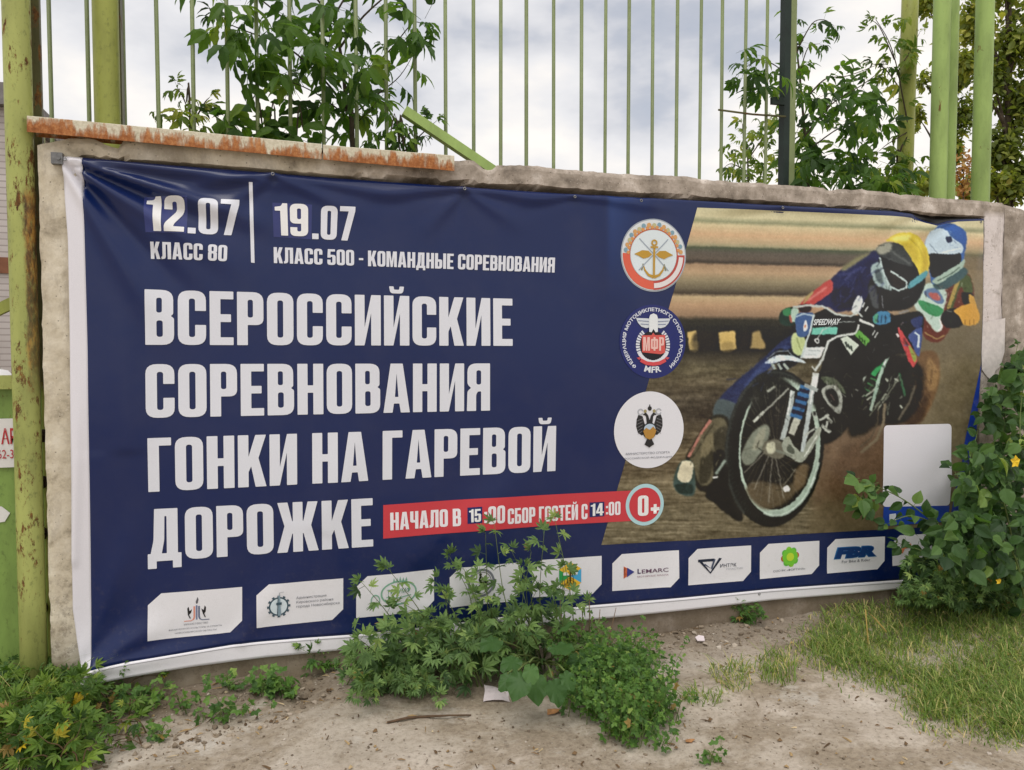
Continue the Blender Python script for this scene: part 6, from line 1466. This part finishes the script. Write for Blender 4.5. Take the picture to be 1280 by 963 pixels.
thicket('undergrowth', 'small-leaved dark undergrowth at the foot of the broad-leaved vine', 'plant', gp(1200, 758), sh, 'palm', .068, .035, 'leaf_weed')

# ---------------------------------------------------- tall weed clump in front of the banner, centre
tips = [(452,728),(486,712),(500,752),(545,728),(562,696),(580,712),(607,668),(618,655),(640,690),(680,668),(694,652),(664,690),(704,712),(655,708),(596,745),(630,745),(670,740),(540,770),(500,775),(470,790),(450,800),(520,800),(560,790),(600,770),(640,770),(690,735),(715,745),(735,755),(480,820),(500,830),(545,820),(585,800),(620,790),(555,740),(600,715),(655,745),(455,850)]
sh = []
for px, py in tips:
    bx = 430+(px-430)*.72+75+rng.uniform(-28, 28); bb = gp(bx, 838+rng.uniform(-10, 26)-0.06*(bx-560)); yt = rng.uniform(-.42, -.10)-.10*(py > 760)
    q = up_shoot(bb, P(px, py, yt), .6); sh.append((q, 1.75) if py < 756 else q)
clump = thicket('weed_clump', 'tall feathery weed clump with cut leaves growing in front of the lower banner', 'plant', gp(560, 840), sh, 'palm', .092, .036, 'leaf_weed', .0038, -.08, face=(-.05, -.6, .8), extra=[([(450,852),(520,830),(640,818),(700,820),(700,850),(600,868),(500,878),(450,872)], .02, .24, 200, .36, .080)])
sh = [up_shoot(gp(430+rng.uniform(0, 130), 868+rng.uniform(-22, 10)), G(415+rng.uniform(0, 145), 872+rng.uniform(-36, 12), .08)+np.array([0, 0, rng.uniform(0, .08)]), .3) for _ in range(26)]
thicket('weed_clump', 'low spreading weed with cut leaves on the bare soil left of the tall clump', 'plant', gp(490, 868), sh, 'palm', .066, .035, 'leaf_weed', .003)
# broad dock leaves
t = thing('broad_dock', 'rosette of large round ribbed leaves at the front of the tall weed clump', 'plant', gp(680, 850)); lv = Leaves(); st = MB()
for (px, py, Y, s, dx, dz, vm) in ((640,822,-.55,.15,-.6,.1,.4),(690,808,-.5,.18,.3,.3,.55),(668,842,-.62,.17,-.2,-.2,.7),(718,822,-.5,.20,.7,.2,.35),(648,838,-.70,.17,-.5,-.3,.35),(690,846,-.72,.16,.2,-.3,.3),(720,850,-.62,.15,.6,-.3,.55),(742,812,-.42,.17,.8,.3,.5),(615,800,-.5,.16,-.8,.2,.3),(700,790,-.42,.15,.2,.6,.6),(665,795,-.42,.16,-.3,.5,.45),(740,840,-.55,.13,.8,-.2,.5),(635,842,-.66,.13,-.7,-.2,.4),(662,828,-.70,.12,-.1,-.3,.8),(705,838,-.70,.12,.3,-.3,.6)):
    tip = P(px, py, Y); cen = gp(685, 846)+np.array([0, .08, .03]); st.tube(bez(cen, (cen+tip)/2+np.array([0, 0, .05]), tip, 6), .004, 5)
    lv.put('dock', tip-np.array([dx*s*.3, 0, 0]), unit([dx*.9, -.45, dz-.15]), unit([-.1+rng.normal(0, .25), -.45, .9]), s*.64, vm-.15)
st.build('stem', M['stem_green'], t, smooth=True); lv.build('foliage', M['leaf_dock'], t)
# dry upright stalks
t = thing('dry_stalks', 'thin bare straw-coloured stalks rising behind the clover-like patch', 'plant', gp(735, 825)); 
for bx, by, tx, ty in ((700,812,706,725),(704,815,700,740),(722,820,728,765),(742,830,750,762),(748,832,770,760),(756,838,765,800),(735,822,737,740)):
    mb = MB(); b_ = gp(bx, by+12); e_ = P(tx, ty, b_[1]+.05); mb.tube([b_, (b_+e_)/2+rdir()*.01, e_], [.003, .0026, .0016], 5); mb.build('stalk', M['stem_brown'], t, smooth=True)
# clover-like patch
sh = [up_shoot(gp(px_, py_), np.array(gp(px_+rng.uniform(-14, 14), py_))+np.array([rng.uniform(-.06, .06), rng.uniform(-.08, .04), rng.uniform(.10, .24)]), .2)
      for px_, py_ in zip(list(rng.normal(750, 30, 150))+list(rng.normal(790, 22, 90)), list(rng.normal(858, 22, 150))+list(rng.normal(898, 20, 90))) if 696 < px_ < 850 and 822 < py_ < 940]
sh += [up_shoot(gp(px_, py_), np.array(gp(px_+rng.uniform(-10, 24), py_+6))+np.array([0, -.02, rng.uniform(.04, .11)]), .2) for px_, py_ in ((800,905),(812,920),(826,935),(838,915),(842,900),(815,890),(800,935),(790,915),(830,880),(820,872))]
thicket('clover_patch', 'bright green clover-like patch of small leaves spreading over the soil', 'plant', gp(765, 880), sh, 'tri', .046, .017, 'leaf_low', .002)

# ---------------------------------------------------- weedy bank at the lower left
for label, n, (x0, x1), (y0, y1), (h0, h1), kind, size, mat in (
 ('tangle of yellowing weeds at the lower left, below the green gate', 70, (-25, 104), (872, 968), (.06, .20), 'palm', .088, 'leaf_bank'),
 ('upright green weeds crowding the foot of the rust-spotted pipe post', 52, (-20, 58), (812, 868), (.20, .50), 'palm', .092, 'leaf_bank'),
 ('leafy weed growing under the curled lower left corner of the banner', 24, (56, 104), (862, 890), (.06, .17), 'palm', .078, 'leaf_weed'),
 ('sparse yellow-green sprigs in dry litter in front of the wall foot at left', 16, (96, 195), (884, 930), (.03, .10), 'palm', .068, 'leaf_bank')):
    sh = []
    for _ in range(n):
        b_ = gp(rng.uniform(x0, x1), rng.uniform(y0, y1)); sh.append(up_shoot(b_, b_+np.array([rng.normal(0, .09), rng.normal(-.03, .07), rng.uniform(h0, h1)]), .3))
    thicket('bank_weed', label, 'plant', gp((x0+x1)/2, (y0+y1)/2), sh, kind, size, .032, mat, .003, stem='stem_brown')
mb = MB(); t = None
c = P(52, 908, -.9)
# little seedlings along the wall foot, one thing each
for px, py, n, s, lab in ((183,884,5,.055,'bushy little seedling against the wall foot, left of the others'),(222,888,3,.045,'tiny pale seedling beside the wall foot under the first sponsor panel'),(268,896,4,.05,'small round-leaved seedling lying on the gravelly wall foot'),(286,868,3,.045,'little sprout close to the wall under the gap between the first two sponsor panels'),
      (328,868,6,.06,'bright rounded seedling at the wall foot under the gear logo'),(358,866,4,.055,'small seedling between the bright rounded one and the weed clump'),(392,838,8,.06,'taller seedling touching the banner hem left of the weed clump'),(196,916,3,.045,'lone yellowish sprig in dry litter, nearest the camera at left'),(928,778,9,.045,'small rounded tuft against the wall foot under the white sponsor panel with a black chevron'),
      (890,946,3,.035,'tiny seedling on bare soil at the bottom edge right of centre')):
    b_ = gp(px, py+6); sh = [up_shoot(b_+np.array([rng.normal(0, .02), rng.normal(0, .015), 0]), b_+np.array([rng.normal(0, .06), rng.normal(-.02, .04), rng.uniform(.03, .10+.05*(n > 6))]), .2) for _ in range(n)]
    thicket('seedling', lab, 'plant', b_, sh, 'tri' if n < 8 else 'palm', s*1.25, .022, 'leaf_low', .0022, group='seedlings along the wall foot')
for px, py, lab in ((52, 907, 'yellowed leaf hanging in the weeds at the lower left'), (84, 930, 'pale yellow leaf lying at the edge of the weeds, lower left')):
    lv = Leaves(); lv.put('oval', gp(px, py)+np.array([0, -.05, .10 if py < 920 else .03]), (-.2, -.4, -.8), (0, -.9, .3), .085, .5); M.setdefault('leaf_yellow', mat_leaf('leaf_yellow', [(0, (214, 176, 50)), (1, (232, 200, 70))])); o = lv.build('fallen_leaf', M['leaf_yellow'], None); tag(o, lab, 'leaf')

# ---------------------------------------------------- grass
def grass(name, regions, label=None, mat='leaf_grass', kind=None):
    V = []; F = []; A = []; n0 = 0
    for poly, n, h0, h1, dens in regions:
        poly = np.array(poly, float); mn, mx = poly.min(0), poly.max(0); c = 0
        while c < n:
            p = rng.uniform(mn, mx)
            if not inside(p, poly): continue
            q = fbm(p[0]/60, p[1]/35, 1.0, 3, 4.0)
            if q < dens and rng.random() > .25: continue
            c += 1; edge = rng.normal(0, 1, 2)*np.array([16, 9])*(1 if kind else .15); g_ = G(*(p+edge))
            if g_[1] > -.015: continue
            b_ = np.array([g_[0], g_[1], ground_z(g_[0], g_[1])-.005]); h = rng.uniform(h0, h1)*(1+.7*q)*(1 if inside(p+edge*1.6, poly) else .55); a = rng.uniform(0, 6.283); l = np.array([math.cos(a), math.sin(a), 0])*h*rng.uniform(.3, 2.0); w = rng.uniform(.0013, .0030)
            sd_ = np.array([-math.sin(a), math.cos(a), 0])*w
            if abs(sd_[0]) < w*.4: sd_ = np.array([w*.8, 0, 0])
            m1 = b_+l*.22+[0, 0, h*.5]; m2 = b_+l*.62+[0, 0, h*.85]; tp = b_+l+[0, 0, h*rng.uniform(.6, 1.0)]
            V += [b_-sd_, b_+sd_, m1+sd_*.9, m1-sd_*.9, m2+sd_*.6, m2-sd_*.6, tp]; F += [(n0, n0+1, n0+2, n0+3), (n0+3, n0+2, n0+4, n0+5), (n0+5, n0+4, n0+6)]; n0 += 7
            A += [float(np.clip(rng.normal(.42, .2)+(.5 if rng.random() < .10+.3*(q < -.1) else 0), 0, 1))]*7
    o = mesh_obj(name, V, F, M[mat]); at = o.data.attributes.new('leaf_var', 'FLOAT', 'POINT'); at.data.foreach_set('value', np.array(A, dtype=np.float32))
    if label: tag(o, label, 'grass')
    if kind: o['kind'] = kind
    return o
grass('grass', [([(1000,806),(1032,768),(1110,748),(1180,748),(1300,752),(1300,925),(1255,920),(1205,915),(1152,905),(1142,876),(1122,854),(1058,842),(1008,824)], 12000, .018, .078, -.25), ([(990,812),(1030,770),(1100,800),(1150,880),(1060,850)], 700, .02, .07, -.2), ([(1190,845),(1300,840),(1300,915),(1240,905)], 700, .03, .09, -.1), ([(-20,800),(70,790),(90,880),(40,968),(-20,968)], 700, .06, .2, -.2), ([(1140,860),(1230,885),(1300,905),(1300,925),(1200,905),(1130,880)], 260, .02, .05, 0)], kind='stuff')
grass('grass_tuft', [([(885,842),(912,828),(935,830),(942,858),(925,870),(898,862)], 190, .03, .09, -.6), ([(930,832),(965,815),(992,826),(1000,856),(960,862)], 240, .03, .09, -.6)], 'loose tuft of short grass on bare soil, larger than the wisps beside it')
grass('grass_tuft', [([(862,862),(905,868),(900,885),(868,882)], 70, .02, .06, -.6)], 'thin dry wisp of grass on the bare soil beside the larger tuft')
grass('grass_tuft', [([(845,872),(868,868),(872,880),(850,884)], 50, .02, .05, -.6)], 'tiny wisp of grass right of the clover-like patch')
# bent straw in the grass
for (a, b_, c, lab) in (((1086,815),(1082,762),(1108,790),'bent yellow straw standing in the grass at right'), ((1225,828),(1262,818),(1300,826),'long yellow straw leaning across the grass at the right edge')):
    g0 = gp(*a); mb = MB(); p1 = P(b_[0], b_[1], g0[1]); p2 = P(c[0], c[1], g0[1]-.03); mb.tube([g0, (g0+p1)/2, p1, (p1+p2)/2+[0, 0, .004], p2], .0035, 5); M.setdefault('straw', mat_simple('dry_straw', (196, 168, 96), 0.8)); o = mb.build('straw', M['straw'], smooth=True); tag(o, lab, 'straw')

# ---------------------------------------------------- litter, stones, twig
def shard(name, px, py, pts, mat, lab, cat, lift=.004, th=.002, curl=.008):
    g_ = gp(px, py); n = len(pts); v = [(g_[0]+x, g_[1]+y, ground_z(g_[0]+x, g_[1]+y)+lift+curl*rng.random()) for x, y in pts]; mb = MB(); cz = (sum(p[0] for p in v)/n, sum(p[1] for p in v)/n, sum(p[2] for p in v)/n+curl*.4)
    mb.add(v+[cz]+[(a, b, c-th) for a, b, c in v], [(i, (i+1) % n, n) for i in range(n)]+[(i, n+1+i, n+1+(i+1) % n, (i+1) % n) for i in range(n)]); o = mb.build(name, M[mat]); tag(o, lab, cat); return o
M['litter_white'] = mat_simple('white_litter_paper', (226, 214, 216), 0.8, var=0.08, scale=50)
M['litter_brown'] = mat_simple('brown_dead_leaf', (176, 128, 84), 0.9, var=0.25, scale=40)
g0, g1, g2, g3 = [G(*q) for q in ((604,879),(637,879),(636,864),(606,863))]
mb = MB(); o_ = gp(604, 879)[2]+.012; nv_ = 8
vs = [tuple((g0*(1-u)+g1*u)*(1-v)+(g3*(1-u)+g2*u)*v+np.array([.003*math.sin(9*u+4*v), .004*math.sin(7*v), o_+.009*math.sin(3*u+2*v)+.010*v+.004*rng.random()])) for v in np.linspace(0, 1, 5) for u in np.linspace(0, 1, nv_)]
k_ = len(vs); fs = [(j*nv_+i, j*nv_+i+1, (j+1)*nv_+i+1, (j+1)*nv_+i) for j in range(4) for i in range(nv_-1)]
o = mesh_obj('paper_scrap', vs, fs, M['litter_white']); md = o.modifiers.new('thickness', 'SOLIDIFY'); md.thickness = .0012; tag(o, 'crumpled white paper scrap lying in front of the large round leaves', 'paper')
shard('litter_piece', 875, 807, [(-.022,-.012),(.018,-.014),(.026,.008),(.004,.02),(-.02,.012)], 'litter_white', 'small white piece of litter on the soil near the wall, right of centre', 'litter', .012, .004, .014)
shard('dead_leaf', 692, 893, [(-.03,-.01),(-.005,-.022),(.028,-.014),(.034,.006),(.01,.02),(-.022,.014)], 'litter_brown', 'pale brown dead leaf on the soil below the round leaves', 'leaf', .006, .002, .012)
shard('dead_leaf', 862, 928, [(-.02,-.006),(0,-.014),(.02,-.004),(.012,.012),(-.012,.01)], 'litter_brown', 'small dead leaf on the soil right of the clover-like patch', 'leaf', .005, .002, .008)
a, m_, b_ = gp(484, 905), gp(535, 899), gp(589, 897)
mb = MB(); mb.tube([a+[0,0,.016], (a+m_)/2+[0,0.006,.02], m_+[0,0,.017], (m_+b_)/2+[0,-.005,.02], b_+[0,0,.016]], [.0045,.0055,.005,.004,.003], 6); M['twig'] = mat_simple('dry_twig', (96, 76, 58), .9, var=.3, scale=40); o = mb.build('twig', M['twig'], smooth=True); tag(o, 'dry brown twig lying on the soil in front of the weed clump', 'twig')
# a few dry stems in the litter below the left end of the wall
t = thing('dry_brush', 'tangle of dry brown stems in the litter at the lower left', 'plant', gp(120, 900))
for k in range(18):
    b0 = gp(rng.uniform(60, 170), rng.uniform(875, 930)); e_ = b0+np.array([rng.normal(0, .16), rng.normal(-.02, .09), rng.uniform(.01, .09)]); mb = MB(); mb.tube(bez(b0+[0,0,.01], (b0+e_)/2+[0,0,.04], e_, 5), .0022, 4); mb.build('stem', M['twig'], t)
# crumbs of straw, bark and dead leaf scattered over the soil
V = []; F = []; A = []; n0 = 0
for poly, n in (([(100,965),(60,900),(180,875),(420,830),(440,880),(300,930)], 150), ([(740,800),(1010,770),(1030,840),(1130,870),(1280,930),(1280,968),(300,968),(420,895),(700,900),(860,930)], 150)):
    poly = np.array(poly, float); c = 0
    while c < n:
        p = rng.uniform(poly.min(0), poly.max(0))
        if not inside(p, poly): continue
        c += 1; g_ = G(*p)
        if g_[1] > -.02: continue
        L_ = rng.uniform(.008, .05)*(1 if rng.random() < .5 else .5); w = rng.uniform(.0012, .0035) if L_ > .018 else L_*.4; a = rng.uniform(0, 6.28); u = np.array([math.cos(a), math.sin(a), 0]); q = np.array([-u[1], u[0], 0]); b_ = np.array([g_[0], g_[1], ground_z(g_[0], g_[1])+.004])
        V += [b_-u*L_/2-q*w, b_+q*w*.3-u*L_/2, b_+u*L_/2+q*w+[0, 0, .006*rng.random()], b_+u*L_/2-q*w, b_+[0, 0, w+.003]]; F += [(n0+i, n0+(i+1) % 4, n0+4) for i in range(4)]; n0 += 5; A += [rng.random()]*5
M['leaf_crumb'] = mat_leaf('plant_crumbs', [(0, (84, 66, 48)), (.5, (128, 104, 76)), (.85, (176, 150, 108)), (1, (206, 190, 158))], .05, .9)
o = mesh_obj('soil_litter', V, F, M['leaf_crumb']); at = o.data.attributes.new('leaf_var', 'FLOAT', 'POINT'); at.data.foreach_set('value', np.array(A, dtype=np.float32)); o['kind'] = 'stuff'
def stones(name, regs, lab=None):
    V = []; F = []; A = []
    ico = bmesh.new(); bmesh.ops.create_icosphere(ico, subdivisions=1, radius=1); iv = np.array([v.co[:] for v in ico.verts]); itf = [tuple(v.index for v in f.verts) for f in ico.faces]; ico.free(); n0 = 0
    for poly, n, s0, s1 in regs:
        poly = np.array(poly, float); c = 0
        while c < n:
            p = rng.uniform(poly.min(0), poly.max(0))
            if not inside(p, poly): continue
            c += 1; g_ = G(*p)
            if g_[1] > -.01: continue
            s = s0*(s1/s0)**(rng.random()**2.2); v = iv*(1+.28*rng.standard_normal((len(iv), 1)))*np.array([1, rng.uniform(.7, 1.1), rng.uniform(.45, .8)])*s; a = rng.uniform(0, 6.28)
            v = np.stack([v[:, 0]*math.cos(a)-v[:, 1]*math.sin(a), v[:, 0]*math.sin(a)+v[:, 1]*math.cos(a), v[:, 2]], 1)+np.array([g_[0], g_[1], ground_z(g_[0], g_[1])+s*.25]); V.append(v); F += [tuple(n0+i for i in q) for q in itf]; n0 += len(v); A.append(np.full(len(v), rng.random()))
    o = mesh_obj(name, np.concatenate(V), F, M['stone']); at = o.data.attributes.new('leaf_var', 'FLOAT', 'POINT'); at.data.foreach_set('value', np.concatenate(A).astype(np.float32)); o['kind'] = 'stuff'; return o
n = NT('gravel_stone'); M['stone'] = n.done(n.mix(n.ramp(n.noise(60, 4, .6), [(.35, 0.0), (.7, .4)]), n.ramp(n.attr('leaf_var', 'Fac'), [(0, lin((106, 94, 80))), (.4, lin((146, 132, 114))), (.8, lin((176, 162, 144))), (1, lin((204, 194, 182)))]), lin((96, 84, 70))), .95, spec=.15)
stones('gravel', [([(150,885),(420,835),(425,880),(250,930),(120,960)], 420, .003, .016), ([(760,792),(1000,765),(1010,800),(900,815),(770,820)], 420, .003, .018), ([(100,965),(300,905),(900,880),(1150,870),(1280,930),(1280,968),(100,968)], 900, .002, .008), ([(830,800),(1010,795),(1010,900),(830,940)], 400, .002, .008)])
